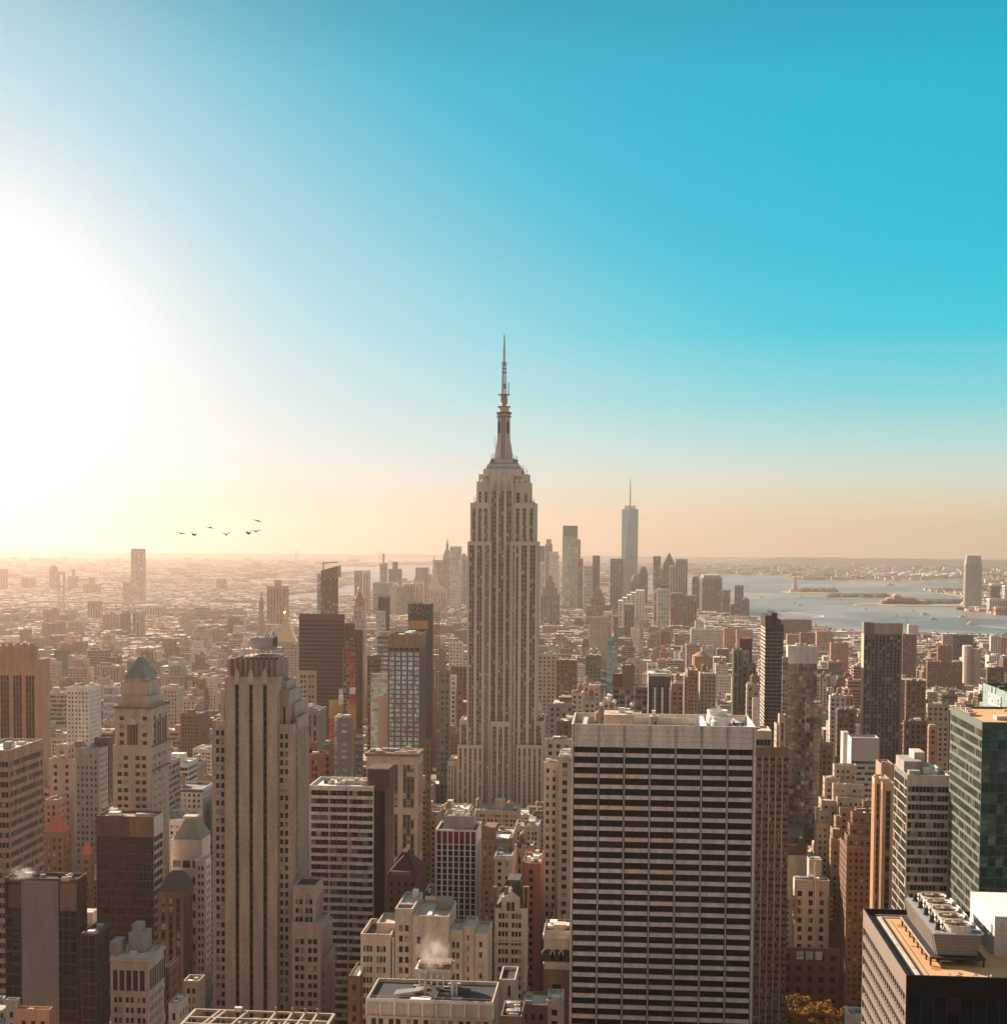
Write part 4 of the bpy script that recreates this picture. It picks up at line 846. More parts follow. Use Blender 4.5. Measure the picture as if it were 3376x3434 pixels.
def green_t(b):
    x0, x1, y0, y1, z0, z1 = b.bx[0]; q = b.p('pyramid_roof'); ap = at(*S(5, 1345, 450), 655).z; q.pyramid(x0 + 1, x1 - .5, y0, y1 + 3, z1 + .02, ap, 'copper', .36)
    q.box((x0 + x1) / 2 - 3.2, (x0 + x1) / 2 + 3.2, (y0 + y1) / 2 - 2, (y0 + y1) / 2 + 3.5, ap, ap + 1.2, 'wall_cream')
    for i in range(10):
        f = -1 + 2 * (i + .5) / 10; cx = (x0 + x1) / 2 + .25; q.bar((cx + f * (x1 - x0 - 1.5) / 2, y0 - .05, z1 + .1), (cx + f * (x1 - x0) / 2 * .36, (y0 + y1) / 2, ap), .14, 'copper')
hero('green_pyramid_tower', 'pale grey tower with green copper hipped roof, just right of the dark glass box', 'the green-pyramid tower', 5, 1212, 1432, 598, 650, st('concrete', n=3, pat=((.1, 'p'), (.8, 'w'), (.1, 'p')), fh=8, win=(.3, .75), dw=-.8, top=8, mul='white'), sw=62, vis=1250, more=green_t, bits=0, side=PU('concrete', top=8))
hero('stone_tower_base', 'grey stone shaft with paired windows directly under the green-pyramid tower', None, 5, 1385, 1460, 742, 640, PAIR('concrete', bay=7), sw=40, vis=1240, bits=0)
def dpy(b):
    x0, x1, y0, y1, z0, z1 = b.bx[0]; b.p('pyramid_roof').pyramid(x0, x1 + 1, y0, y1, z1 + .02, at(*S(5, 1200, 812), 600).z, 'slate', .45)
hero('slate_roof_block', 'old brick block with dark hipped slate roof, right behind the dark glass box', 'the slate-roofed block', 5, 1120, 1300, 968, 590, VS('brown', 'umber', bay=3.3, top=3), sw=70, vis=1320, more=dpy, bits=0)
def lowleft(b):
    x0, x1, y0, y1, z0, z1 = b.bx[0]; q = b.p('blank_panel')
    X = lambda zx: at(*S(5, zx, 1100), b.Y0).x
    Z = lambda zy: at(*S(5, 300, zy), b.Y0).z
    q.box(X(155), X(415), y0 - .2, y0 - .01, 0, z1 - .8, 'wall_concgrey'); q.box(X(62), X(152), y0 - .15, y0 - .01, Z(1085), z1 - 2.4, 'wall_umber')
    for i in range(6):
        for a, c_ in ((72, 148), (438, 500)): w_ = (X(c_) - X(a)) / 6; q.box(X(a) + i * w_, X(a) + i * w_ + w_ * .55, y0 - .2, y0 - .155 if a == 72 else y0 - .01, Z(890), Z(872), 'wall_cream')
    for i in range(7): z_ = Z(1125 + 73 * i); q.box(X(90), X(138), y0 - .1, y0 - .01, z_ - .5, z_ + .5, 'wall_dark')
    q.box(X(427), X(545), y0 - .12, y0 - .01, Z(1100), Z(905), 'wall_brown')
    for i in range(11): x = X(155) + (X(415) - X(155)) * i / 10; q.box(x - .04, x + .04, y0 - .23, y0 - .205, 0, z1 - .8, 'wall_grey')
    r = b.p('roof_equipment'); rr = random.Random(9)
    for i in range(16): x = rr.uniform(x0 + 3, x1 - 4); y = rr.uniform(y0 + 2, y1 - 2.5); r.box(x, x + rr.uniform(.8, 2.4), y, y + rr.uniform(.8, 1.8), z1 - 1.2, z1 + rr.uniform(-.4, .9), rr.choice(['wall_cream', 'steel', 'copper', 'wall_umber']))
b_ = Bld('concrete_core_block', 'dark office block with a broad blank grey concrete panel, lower left corner', 'office building', 'the blank-panelled block'); b_.frame = 'dark_steel'; b_.Y0 = 450.
a_, d_ = S(5, 32, 872), S(5, 545, 872); b_.px(a_[0], d_[0], a_[1], 450, 14, CURT('umber', 'glass_dark', fh=3.9, bay=2.4, top=1.5), sw=75 / 2.1156, faces='FR', roof='roof_black', side=CURT('umber', 'glass_dark', fh=3.9, bay=2.0))
lowleft(b_); b_.done(vis=3434, indiv=40)
hero('dark_glass_annex', 'low dark glass block with reflections, between the blank-panelled block and dark glass box', 'the dark reflective annex', 5, 575, 680, 1262, 432, CURT('umber', 'glass_dark', fh=3.9, bay=2.2), sw=100, vis=1900, indiv=30, roof='roof_black', bits=4, sc=.6)
def o10(b):
    x0, x1, y0, y1, z0, z1 = b.bx[0]; q = b.p('cornice'); q.box(x0 - .5, x1 + .5, y0 - .5, y1 + .5, z1 - 1.3, z1 - .6, 'wall_cream'); b.p('cornice#2').box(x0 - .25, x1 + .25, y0 - .25, y1 + .25, z1 - 12.6, z1 - 12.1, 'wall_cream')
    w_ = b.p('tall_window_bay')
    for i in range(5): x = x0 + 1.0 + i * 2.45; w_.box(x, x + 1.7, y0 - .1, y0 - .005, z1 - 11.8, z1 - 4.6, 'wall_dark'); w_.box(x + 1.8, x + 2.3, y0 - .45, y0 - .005, z1 - 12, z1 - 4.2, 'wall_cream')
    for i in range(9): y = y0 + .9 + i * 1.9; w_.box(x1 + .01, x1 + .1, y, y + 1., z1 - 11.8, z1 - 4.6, 'wall_dark')
    p = b.p('penthouse')
    for (a, c_, yo, h) in ((785, 850, 4, 5.2), (890, 1010, 8, 7.5), (900, 960, 10, 10)):
        X0, X1 = at(*S(5, a, 1300), 485).x, at(*S(5, c_, 1300), 485).x; p.box(X0, X1, y0 + yo, min(y1 - 1, y0 + yo + 7), z1 - 1, z1 - 1 + h, 'wall_grey')
hero('classical_office', 'old stone office with tall columned top windows, bottom left below the dark glass box', 'the columned stone office', 5, 782, 1055, 1435, 480, PAIR('limestone', fh=3.65, bay=4.6, top=13.5, win=(.25, .8)), sw=112, side=PU('limestone', fh=3.65, bay=2.6, top=13.5), vis=1904, indiv=90, roof='roof_grey', more=o10, bits=4, sc=.6)
hero('low_brown_office', 'low brown office with sunlit roof corner, right of the columned stone office', None, 5, 1170, 1200, 1500, 500, PU('brown'), sw=75, vis=1850, roof='roof_tan', bits=2, sc=.5)
hero('low_stone_office', 'small tan office with paired windows near the foot of the striped tower, lower left', None, 5, 1300, 1410, 1600, 520, PAIR('tan', bay=4.2), sw=45, vis=1790, roof='roof_black', bits=2, sc=.5)
hero('terrace_block', 'little dark-roofed block with white roof edge beside the low brown office, lower left', None, 5, 1195, 1270, 1760, 440, PU('limestone', bay=2.6, fh=4.5), sw=70, vis=1904, roof='roof_black', bits=2, sc=.5)
for k, (zx0, zx1, zy, mt, lb) in enumerate(((40, 120, 1735, 'grey', 'small grey roof block in the bottom left corner'), (120, 350, 1800, 'orange', 'rust-coloured low block with bright roof edge, bottom left corner'))):
    hero('low_roof_block', lb, None, 5, zx0, zx1, zy, 425, PU(mt, top=3), sw=25, vis=1904, bits=1, sc=.4)
def red_roof(b):
    x0, x1, y0, y1, z0, z1 = b.bx[0]; q = b.p('pitched_roof'); xm = (x0 + x1) / 2; h = b.hh
    q.add([(x0, y0, z1), (x1, y0, z1), (x1, y1, z1), (x0, y1, z1), (x0 + (x1 - x0) * .3, (y0 + y1) / 2, z1 + h), (x1 - (x1 - x0) * .3, (y0 + y1) / 2, z1 + h)], [(0, 1, 5, 4), (1, 2, 5), (2, 3, 4, 5), (3, 0, 4)], 'roof_redtile')
for zx0, zx1, zy, hh, sw, lb in ((318, 450, 545, 7, 60, 'dark brick hotel with sunlit red pitched roof, left of the dark glass box'), (572, 645, 700, 5, 25, 'narrow brick turret block with red cap roof, against the left of the dark glass box')):
    def rf(b, hh=hh): b.hh = hh; red_roof(b)
    hero('red_roof_block', lb, 'the red-roofed hotel' if zx0 == 318 else None, 5, zx0, zx1, zy, 690, PU('brown', bay=3), sw=sw, vis=800, bits=0, more=rf)

# --- centre foreground
def band_b(b):
    x0, x1, y0, y1, z0, z1 = b.bx[0]; q = b.p('dark_wing')
    pass
b_ = Bld('curved_banded_office', 'office block with pale ribbon bands and a slightly curved front, right of the striped tower', 'office building', 'the ribbon-banded office'); b_.frame = 'dark_steel'
Yb = 630.
X_ = lambda zx, zy=300: at(*S(6, zx, zy), Yb).x
zt_ = at(*S(6, 700, 215), Yb).z; zt2 = zt_
BS = BAND('concrete', bay=2.4, fh=3.78, win=(.36, 1.), dw=-.8, dm=-.6, top=2.2, glass='glass', mul='charcoal')
b_.block(X_(502), X_(958), Yb, Yb + 24, 0, zt_, BS, faces='FL', roof='roof_white')
q_ = b_.p('dark_wing'); q_.box(X_(958) + .005, X_(1040), Yb + .4, Yb + 24, 0, zt_ - .4, 'wall_umber')
for i in range(3): q_.box(X_(965 + 24 * i), X_(985 + 24 * i), Yb + .3, Yb + .4, 2, zt_ - 2, 'glass_brown')
b_.bx.append((X_(958), X_(1040), Yb, Yb + 24, 0, zt_))
q_ = b_.p('column')
for zx in (505, 640, 776): q_.box(X_(zx), X_(zx) + .45, Yb - .12, Yb - .02, 0, zt_ - 2, 'wall_concrete')
for k in range(24):       # shallow curve at the right of the front
    q_ = b_.p('floor_band#%d' % k)
    zz = zt_ - 2.2 - 3.78 * k; n_ = 8; P = [(X_(800) + (X_(958) - X_(800)) * i / n_, Yb - .02 - .9 * math.sin(math.pi * i / n_)) for i in range(n_ + 1)]
    for i in range(n_): q_.prism([P[i], P[i + 1], (P[i + 1][0], Yb), (P[i][0], Yb)], zz - 3.78 + .02, zz - 3.78 + 1.55, 'wall_concrete')
q_ = b_.p('penthouse'); q_.box(X_(905, 200), X_(1060, 200), Yb + 3, Yb + 17, zt_ - 1, at(*S(6, 980, 92), Yb + 3).z, 'wall_umber'); q_.box(X_(905, 200), X_(1060, 200), Yb + 2.9, Yb + 3, at(*S(6, 980, 98), Yb + 3).z, at(*S(6, 980, 90), Yb + 3).z, 'wall_cream')
b_.clutter(X_(650), X_(895), Yb + 6, Yb + 19, zt_ - 1, 16, .8, ('wall_cream', 'steel', 'roof_grey', 'wall_tan'), 0); b_.clutter(X_(540), X_(650), Yb + 8, Yb + 19, zt_ - 1, 7, .6, ('wall_cream', 'steel', 'wall_umber'), 0)
b_.done(vis=S(6, 0, 1240)[1], indiv=100)
def hk(b):
    x0, x1, y0, y1, z0, z1 = b.bx[0]; q = b.p('pyramid_roof'); q.prism([(x0, y0), (x1, y0), (x1, y1), (x0, y1)], z1, at(*S(6, 1190, 712), 585).z, 'roof_maroon', [(x0 + 7.5, y0 + 7), (x1 - 8, y0 + 7), (x1 - 8, y1 - 7), (x0 + 7.5, y1 - 7)])
    d = b.p('dormer'); cx = x0 + (x1 - x0) * .45; d.box(cx - 4, cx + 4, y0 - .1, y0 + 2, z1, z1 + 1.6, 'wall_brown')
hero('maroon_roof_hotel', 'shadowed old hotel with dark maroon hipped roof, left behind the white-framed red-topped block', 'the maroon-roofed hotel', 6, 1050, 1270, 850, 585, PU('umber', bay=2.8, fh=3.5, glass='glass_dark'), sw=55, vis=1150, indiv=20, more=hk, bits=0)
def redtop(b):
    x0, x1, y0, y1, z0, z1 = b.bx[0]; q = b.p('red_panel')
    nb = 7; bw = (x1 - x0 - .6) / nb
    for i in range(nb): q.box(x0 + .3 + i * bw + .3, x0 + .3 + (i + 1) * bw - .3, y0 - .04, y0 - .003, z1 - 6.6, z1 - .8, 'wall_redpanel')
    m = b.p('mechanical_penthouse'); m.box(x0 + 3.4, x1 - 2, y0 + 4, y0 + 4.3, z1 - 1, z1 + 5.5, 'wall_grey'); m.box(x0 + 3.4, x0 + 3.7, y0 + 4.3, y1 - 2, z1 - 1, z1 + 6, 'wall_grey'); m.box(x1 - 2.3, x1 - 2, y0 + 4.3, y1 - 2, z1 - 1, z1 + 6, 'wall_grey')
    rr = random.Random(11)
    for i in range(22):
        x = rr.uniform(x0 + 4, x1 - 4); y = rr.uniform(y0 + 5, y1 - 3); m.box(x, x + rr.uniform(.5, 1.8), y, y + 1.2, z1 + 1, z1 + rr.uniform(4, 7), rr.choice(['wall_white', 'steel', 'wall_cream'])); m.bar((x, y, z1 + 5), (rr.uniform(x0 + 4, x1 - 4), y + 1, z1 + rr.uniform(4.5, 7)), .3, 'chrome')
hero('white_frame_block', 'slim block with white grid frame and dark red top panels, centre foreground', 'the red-topped white grid block', 6, 1397, 1690, 528, 640, st('white', n=7, pat=((.13, 'p'), (.74, 'w'), (.13, 'p')), fh=2.75, win=(.12, 1.), dw=-.45, ds=-.1, top=7, edge=.3, glass='glass_dark', sp='white'), sw=32, vis=1200, indiv=100, roof='roof_black', more=redtop, bits=0, frame=None)
def tanstep(b):
    Yc = 480.
    def bl(z0_, z1_, zy, yo, dd, sty, fc='FLR', rf='roof_tan', par=1.1): a = S(6, z0_, zy); d = S(6, z1_, zy); return b.px(a[0], d[0], a[1], Yc + yo, dd, sty, faces=fc, roof=rf, par=par)
    P = PAIR('limestone', fh=3.7, bay=6.2, top=3.4)
    bl(865, 1080, 1268, 1, 20, dict(P, n=2, pat=((.08, 'p'), (.17, 'w'), (.06, 'p'), (.17, 'w'), (.06, 'p'), (.17, 'w'), (.25, 'p'))), rf='roof_black', par=2)
    bl(980, 1108, 1190, 8, 14, st('limestone', n=1, pat=((1, 'p'),), fh=99, top=60), rf='roof_tan')
    bl(1490, 1590, 1240, 1.5, 14, P); bl(1592, 1668, 1215, 3, 14, PU('limestone', bay=5.5, pat=((.35, 'p'), (.25, 'w'), (.4, 'p')))); bl(1668, 1768, 1262, 4, 16, PU('limestone', bay=5.0, pat=((.35, 'p'), (.3, 'w'), (.35, 'p'))))
    bl(1235, 1490, 1140, -2.0, 22, st('limestone', n=1, pat=((.12, 'p'), (.1, 'w'), (.78, 'p')), fh=7.4, win=(.2, .55), dw=-.5, top=4, edge=0))
    x0, x1, y0, y1, z0, z1 = b.bx[-1]; q = b.p('roof_equipment'); q.box(x1 - 6, x1 - .8, y0 + 12, y0 + 18, z1 - 1, z1 + 2.6, 'copper'); q.box(x0 + 6, x1 - 8, y0 + 4, y0 + 12, z1 - 1, z1 - .6, 'roof_white')
    q = b.p('drainpipe'); p = at(*S(6, 1093, 1300), Yc - .4); q.bar((p.x, Yc + .7, 0), (p.x, Yc + .7, p.z), .5, 'wall_white'); q.bar((p.x + .9, Yc + .7, 0), (p.x + .9, Yc + .7, p.z), .35, 'wall_white')
hero('stepped_tan_block', 'broad stepped tan stone block with bright roof and steam in front, bottom centre', 'the stepped tan block', 6, 1110, 1235, 1088, 480, PAIR('limestone', fh=3.7, bay=6.0, top=5), dep=24, vis=1640, indiv=100, more=tanstep, bits=2, faces='FLR')
def lowroof(b):
    x0, x1, y0, y1, z0, z1 = b.bx[0]; rr = random.Random(13)
    q = b.p('glazed_attic'); n = 9
    for i in range(n + 1): x = x0 + (x1 - x0) * i / n; q.box(x - .3, x + .3, y0 - .3, y0 - .01, z1 - 5.2, z1 - .2, 'wall_white')
    q.box(x0, x1, y0 - .35, y0 - .305, z1 - .9, z1 - .1, 'wall_white'); q.box(x0, x1, y0 - .6, y0 - .31, z1 - 5.6, z1 - 5.1, 'wall_limestone')
    rl = b.p('railing')
    for i in range(40): x = x0 + (x1 - x0) * i / 39; rl.bar((x, y0 + .8, z1 - 1), (x, y0 + .8, z1 + .6), .06, 'steel')
    rl.bar((x0, y0 + .8, z1 + .6), (x1, y0 + .8, z1 + .6), .08, 'steel')
    u = b.p('cooling_plant'); X = lambda zx: at(*S(6, zx, 1560), y0 + 9).x; zz = lambda zy: at(*S(6, 1370, zy), y0 + 9).z
    u.box(X(1248), X(1505), y0 + 9, y1 - 1, zz(1590), zz(1520), 'wall_cream'); u.box(X(1270), X(1495), y0 + 9.6, y1 - 1.5, zz(1520), zz(1500), 'wall_brown')
    for i in range(3): u.lathe(X(1300 + 80 * i), y0 + 11, [(1.2, zz(1500)), (1.3, zz(1488))], 'wall_umber', 14)
    for zx in (1285, 1370, 1412, 1455): u.bar((X(zx), y0 + 8.2, zz(1630)), (X(zx), y0 + 8.2, zz(1550)), .4, 'white_paint')
    u.bar((X(1285), y0 + 8.2, zz(1615)), (X(1455), y0 + 8.2, zz(1640)), .4, 'steel'); u.box(X(1318), X(1336), y0 + 7.6, y0 + 8.6, zz(1700), zz(1530), 'wall_cream')
    r = b.p('roof_equipment')
    for i in range(16): x = rr.uniform(X(1120), X(1600)); y = rr.uniform(y0 + 2, y1 - 3); r.box(x, x + rr.uniform(1, 4), y, y + rr.uniform(.6, 2), z1 - 1.05, z1 - 1 + rr.uniform(.4, 1.4), rr.choice(['steel', 'wall_grey', 'wall_umber', 'wall_cream', 'copper']))
    for i in range(5): r.bar((X(1120), y0 + 4 + i, z1), (X(1300), y0 + 7 + i * .6, z1 + .6), .45, 'steel')
    r.box(X(1240), X(1380), y0 + 1.5, y0 + 5, z1 - 1, z1 - .55, 'roof_white')
    for s_ in (-1, 0): r.bar((X(1525 + s_ * 12), y0 + 8, z1 - 1), (X(1525 + s_ * 12), y0 + 8, z1 + 3), .5, 'white_paint')
    r.bar((X(1520), y0 + 8, z1 + 3), (X(1548), y0 + 8, z1 + 3), .5, 'white_paint'); r.bar((X(1548), y0 + 8, z1 - 1), (X(1548), y0 + 8, z1 + 3), .5, 'white_paint')
hero('attic_office', 'low office with black plant-covered roof and white-framed attic windows, bottom centre edge', 'the plant-roofed low office', 6, 908, 1805, 1738, 420, PAIR('limestone', fh=3.8, bay=5.2, top=5.3, win=(.2, .78)), dep=20, vis=1904, indiv=60, roof='roof_black', more=lowroof, bits=0, faces='FLR')
hero('brick_side_block', 'reddish shadowed brick block with sunlit roof, left of the stepped tan block', None, 6, 780, 860, 1565, 475, PU('brown', bay=3, fh=3.7), dep=16, vis=1904, roof='roof_white', bits=0)
hero('plain_side_block', 'plain blank tan block just right of the plant-roofed low office, bottom centre', None, 7, 50, 165, 1590, 440, st('limestone', n=1, pat=((.55, 'p'), (.2, 'w'), (.25, 'p')), fh=60, win=(.93, 1.), top=2), sw=24, vis=1904, bits=0, roof='roof_black')
hero('sunlit_roof_block', 'low block with sunlit pinkish roof and small finials, left of the seven-bay slab', None, 7, 190, 390, 1770, 450, PU('brown'), dep=14, vis=1904, bits=2, roof='roof_tan', more=more_blocks(7, [(385, 500, 1740, 452, 12, PU('limestone', bay=4), 'FR', 'roof_tan')]))
hero('dark_roof_block', 'dark roof with jumbled plant at the bottom edge, left of the seven-bay slab', None, 7, 60, 210, 1850, 405, PU('brown'), dep=14, vis=1904, bits=9, sc=.6, roof='roof_black')
def gothic(b):
    x0, x1, y0, y1, z0, z1 = b.bx[0]; q = b.p('steep_roof'); za = at(*S(7, 145, 905), 560).z
    q.prism([(x0, y0), (x1, y0), (x1, y1), (x0, y1)], z1, za, 'slate', [(x0 + 9.5, y0 + 5), (x1 - 7.5, y0 + 5), (x1 - 7.5, y1 - 5), (x0 + 9.5, y1 - 5)])
    g = b.p('gable'); xm = at(*S(7, 132, 1000), 560).x; zb = z1 - 2; zt = at(*S(7, 132, 975), 560).z
    g.add([(xm - 3.6, y0 - .4, zb), (xm + 3.6, y0 - .4, zb), (xm + 3.6, y0 - .4, zb + 6), (xm, y0 - .4, zt), (xm - 3.6, y0 - .4, zb + 6), (xm - 3.6, y0 + 4, zb), (xm + 3.6, y0 + 4, zb), (xm + 3.6, y0 + 4, zb + 6), (xm, y0 + 4, zt), (xm - 3.6, y0 + 4, zb + 6)],
          [(0, 1, 2, 3, 4), (1, 6, 7, 2), (5, 0, 4, 9), (2, 7, 8, 3), (3, 8, 9, 4)], 'wall_limestone')
    g.box(xm - 1.6, xm - .2, y0 - .5, y0 - .405, zb + 1, zb + 4.6, 'wall_dark'); g.box(xm + .2, xm + 1.6, y0 - .5, y0 - .405, zb + 1, zb + 4.6, 'wall_dark')
    for zx in (20, 232, 250, 100): p = at(*S(7, zx, 1000), 562); b.p('chimney').box(p.x - .8, p.x + .8, y0 + 1, y0 + 3, z1, p.z + 4, 'wall_brown')
    for k in (14, 30): q2 = b.p('cornice#%d' % k); q2.box(x0 - .4, x1 + .4, y0 - .4, y1 + .2, z1 - k, z1 - k + .6, 'wall_limestone')
hero('gabled_gothic_block', 'ornate grey stone block with steep dark roof and central gable, left of the slab', 'the gabled gothic block', 7, 22, 230, 1085, 560, PAIR('limestone', fh=3.6, bay=5.6, pat=((.14, 'p'), (.2, 'w'), (.06, 'p'), (.2, 'w'), (.06, 'p'), (.2, 'w'), (.14, 'p')), top=1.5), sw=26, vis=1560, indiv=60, more=gothic, bits=0)
hero('narrow_brick_tower', 'narrow dark red brick block rising between the gabled gothic block and the seven-bay slab', 'the narrow dark brick block', 7, 212, 345, 765, 640, PU('red', bay=5, fh=3.7, pat=((.35, 'p'), (.25, 'w'), (.4, 'p')), glass='glass_dark'), sw=25, vis=1700, bits=5, sc=.8)
def arch(b):
    x0, x1, y0, y1, z0, z1 = b.bx[0]; q = b.p('arched_window'); zc = z1 - 9; q2 = b.p('cornice'); q2.box(x0 - .5, x1 + .5, y0 - .5, y1, z1 - 3, z1 - 1.6, 'wall_cream'); b.p('cornice#2').box(x0 - .3, x1 + .3, y0 - .3, y1, z1 - 13, z1 - 12.2, 'wall_cream')
    for i in range(3):
        xm = x0 + (x1 - x0) * (i + .5) / 3; r = 2.1
        P = [(xm - r, y0 - .12, zc - 2.6), (xm + r, y0 - .12, zc - 2.6)] + [(xm + r * math.cos(t), y0 - .12, zc + r * math.sin(t)) for t in np.linspace(0, math.pi, 9)]
        q.add(P, [tuple(range(len(P)))], 'wall_dark')
        for k in range(8):
            t0, t1 = math.pi * k / 8, math.pi * (k + 1) / 8; q.bar((xm + (r + .3) * math.cos(t0), y0 - .2, zc + (r + .3) * math.sin(t0)), (xm + (r + .3) * math.cos(t1), y0 - .2, zc + (r + .3) * math.sin(t1)), .4, 'wall_cream')
hero('arched_window_block', 'old block with round-arched windows under a pale cornice, beside the seven-bay slab', 'the arched-window block', 7, 368, 552, 1245, 520, PU('brown', bay=6.4, fh=4.6, pat=((.3, 'p'), (.4, 'w'), (.3, 'p')), top=14.5, topmat='limestone'), dep=16, vis=1700, more=arch, bits=4, roof='roof_black', tank=0)

# --- centre middle distance
hero('classical_tower', 'grey-tan stone tower with big corner piers and tall top windows, behind the banded office', 'the pale-piered stone tower', 2, 908, 1272, 1748, 720, VS('tan', 'umber', bay=8.5, top=6, pat=((.16, 'p'), (.2, 'w'), (.04, 'm'), (.2, 'w'), (.04, 'm'), (.2, 'w'), (.16, 'p')), mul='bronze', win=(.3, 1), skip=7), sw=36, vis=2620, indiv=0, bits=14, more=lambda b: b.p('cornice').box(b.bx[0][0] - .8, b.bx[0][1] + .8, b.bx[0][2] - .8, b.bx[0][3] + .8, b.bx[0][5] - 1.6, b.bx[0][5] - .3, 'wall_brown'))
def t400(b):
    x0, x1, y0, y1, z0, z1 = b.bx[0]; q = b.p('bronze_crown'); zc = at(*S(2, 1170, 1000), 1010).z
    for i in range(6):
        a = x0 + (x1 - x0) * i / 6; q.box(a + .15, a + (x1 - x0) / 6 - .15, y0 - .35, y0 - .01, zc, z1 + (.8 if i % 2 else -.6), 'wall_bronze')
        q.box(a + .6, a + (x1 - x0) / 6 - .9, y0 - .5, y0 - .36, zc - 2, zc, 'wall_dark')
    for i in range(4):
        a = y0 + (y1 - y0) * i / 4; q.box(x1 + .01, x1 + .4, a + .2, a + (y1 - y0) / 4 - .2, zc, z1 + (1 if i % 2 else 0), 'wall_bronze')
    m = b.p('roof_equipment'); m.box(x0 + 11, x1 - 7, y0 + 3, y1 - 3, z1 - 1, z1 + 1.3, 'wall_white')
hero('window_grid_tower', 'slender tower of bright blue-white windows between brown piers with a bronze crown', 'the bright-windowed bronze-crowned tower', 2, 1063, 1288, 905, 1010, st('bronzegrey', n=5, pat=((.16, 'p'), (.32, 'w'), (.04, 'm'), (.32, 'w'), (.16, 'p')), fh=3.42, win=(.22, 1.), dw=-.35, ds=-.25, dm=-.2, mul='bronzegrey', sp='umber', top=13.0, edge=.2, glass='glass_sky'), sw=42, side=VS('bronzegrey', 'brown', bay=2.2, top=13), vis=1720, indiv=100, more=t400, bits=4, cat='skyscraper', frame=None)
def slabpink(b): pass
hero('green_glass_slim', 'slim green-white glass tower tucked left of the bright-windowed bronze-crowned tower', 'the slim green glass tower', 2, 938, 1055, 1182, 1050, CURT('white', 'glass_blue', fh=3.6, bay=2.4, win=(.2, 1.)), sw=3, dep=20, vis=1720, bits=6)
hero('blank_pink_slab', 'blank pale pink windowless slab directly left of the bright-windowed tower', 'the blank pink slab', 2, 988, 1058, 1345, 1015, st('palepink', n=1, pat=((1, 'p'),), fh=99, top=90), sw=1, dep=12, vis=1710, bits=1)
hero('balcony_tower', 'narrow brown tower with stacked white balconies, at the left of the slim green glass tower', 'the balconied tower', 2, 912, 990, 1058, 1100, BAND('brown', fh=3.4, win=(.3, .8), bay=2, top=3), sw=20, vis=1700, bits=6)
hero('stepped_glass_top', 'tan and glass stepped tower top just behind the bronze crown', None, 2, 985, 1062, 920, 1250, BAND('brown', fh=4, glass='glass_blue', bay=5), sw=4, dep=20, vis=1060, roof='roof_tan', bits=2, more=more_blocks(2, [(1003, 1060, 888, 1255, 14, PU('tan', bay=9, top=9), 'FR', 'roof_tan')]))
def dk(b):
    x0, x1, y0, y1, z0, z1 = b.bx[0]; q = b.p('louvre_screen'); rr = random.Random(4)
    n = 8
    for i in range(n + 1): x = x0 + (x1 - x0) * i / n; q.box(x - .35, x + .35, y0 - .6, y0 - .01, z1 - 45, z1 + (2.2 if i % 2 else 1), 'wall_dark')
    q.box(x0, x1, y0 - .5, y0 - .02, z1 - 27, z1 - 18, 'yellow_net')
    for i in range(40): x = rr.uniform(x0, x1 - 1); z = z1 - rr.uniform(1, 42); q.box(x, x + .5, y0 - .56, y0 - .52, z, z + rr.uniform(1, 4), 'wall_cream')
hero('black_tower', 'black glass tower with reflections and yellow band near its top, left of the central skyscraper', 'the black reflective tower', 2, 1205, 1345, 692, 1540, VS('dark', 'dark', bay=5, pat=((.2, 'p'), (.6, 'w'), (.2, 'p')), top=3, glass='glass_mirrordk'), sw=36, side=VS('dark', 'dark', bay=3), vis=1880, more=dk, bits=8, cat='skyscraper')
# hoist scaffold on the dark tower
def hoist():
    Y = 1530.; a = at(*S(2, 1384, 745), Y); c_ = at(*S(2, 1422, 745), Y); e = empty('scaffold_tower', (a.x, Y, 0)); tag(e, 'red-brown scaffold hoist running up the right side of the black reflective tower', 'scaffold'); q = Q()
    n = 60
    for x in (a.x, (a.x + c_.x) / 2, c_.x):
        for y in (Y, Y + 6): q.bar((x, y, 0), (x, y, a.z), .45, 'wall_redsteel')
    for k in range(n): z = a.z * k / n; q.box(a.x, c_.x, Y - .1, Y + .2, z, z + .5, 'wall_redsteel'); q.bar((a.x, Y, z), (c_.x, Y, z + a.z / n), .3, 'wall_redsteel')
    q.build('frame', e, e.location); OCC.append((a.x, c_.x, Y, Y + 6, 0, a.z))
    q = Q(); q.box(a.x + .5, c_.x - .5, Y + 1, Y + 5, 60, 66, 'yellow_net'); q.build('lift_cage', e, e.location)
hoist()
hero('brown_slab', 'massive plain dark brown slab tower left of centre with sunlit left edge', 'the massive brown slab', 2, 428, 752, 760, 1350, BAND('darkbrown', bay=3.2, fh=3.9, win=(.45, .95), top=6, dw=-.15, dm=-.02, mul='darkbrown', glass='glass_brown'), sw=1, dep=40, vis=1420, faces='FLR', bits=5, cat='skyscraper')
hero('brown_pair_tower', 'narrow brown tower with flat top joined to the right of the massive brown slab', 'the narrow brown tower', 2, 752, 823, 827, 1400, VS('darkbrown', 'umber', bay=4), sw=3, dep=30, vis=1420, bits=2)
hero('brown_pair_tower', 'narrow darker brown tower slightly lower and nearer, under the gold-topped clock tower', None, 2, 818, 880, 873, 1330, VS('umber', 'umber', bay=4, glass='glass_brown'), sw=3, dep=30, vis=1550, bits=2)
hero('balcony_slab', 'brown balconied slab of thin floor bands standing behind the red crane', None, 2, 740, 825, 992, 1300, BAND('bronzegrey', fh=3.4, bay=3, win=(.35, 1.), dw=-.5), sw=4, dep=22, vis=1350, bits=3)
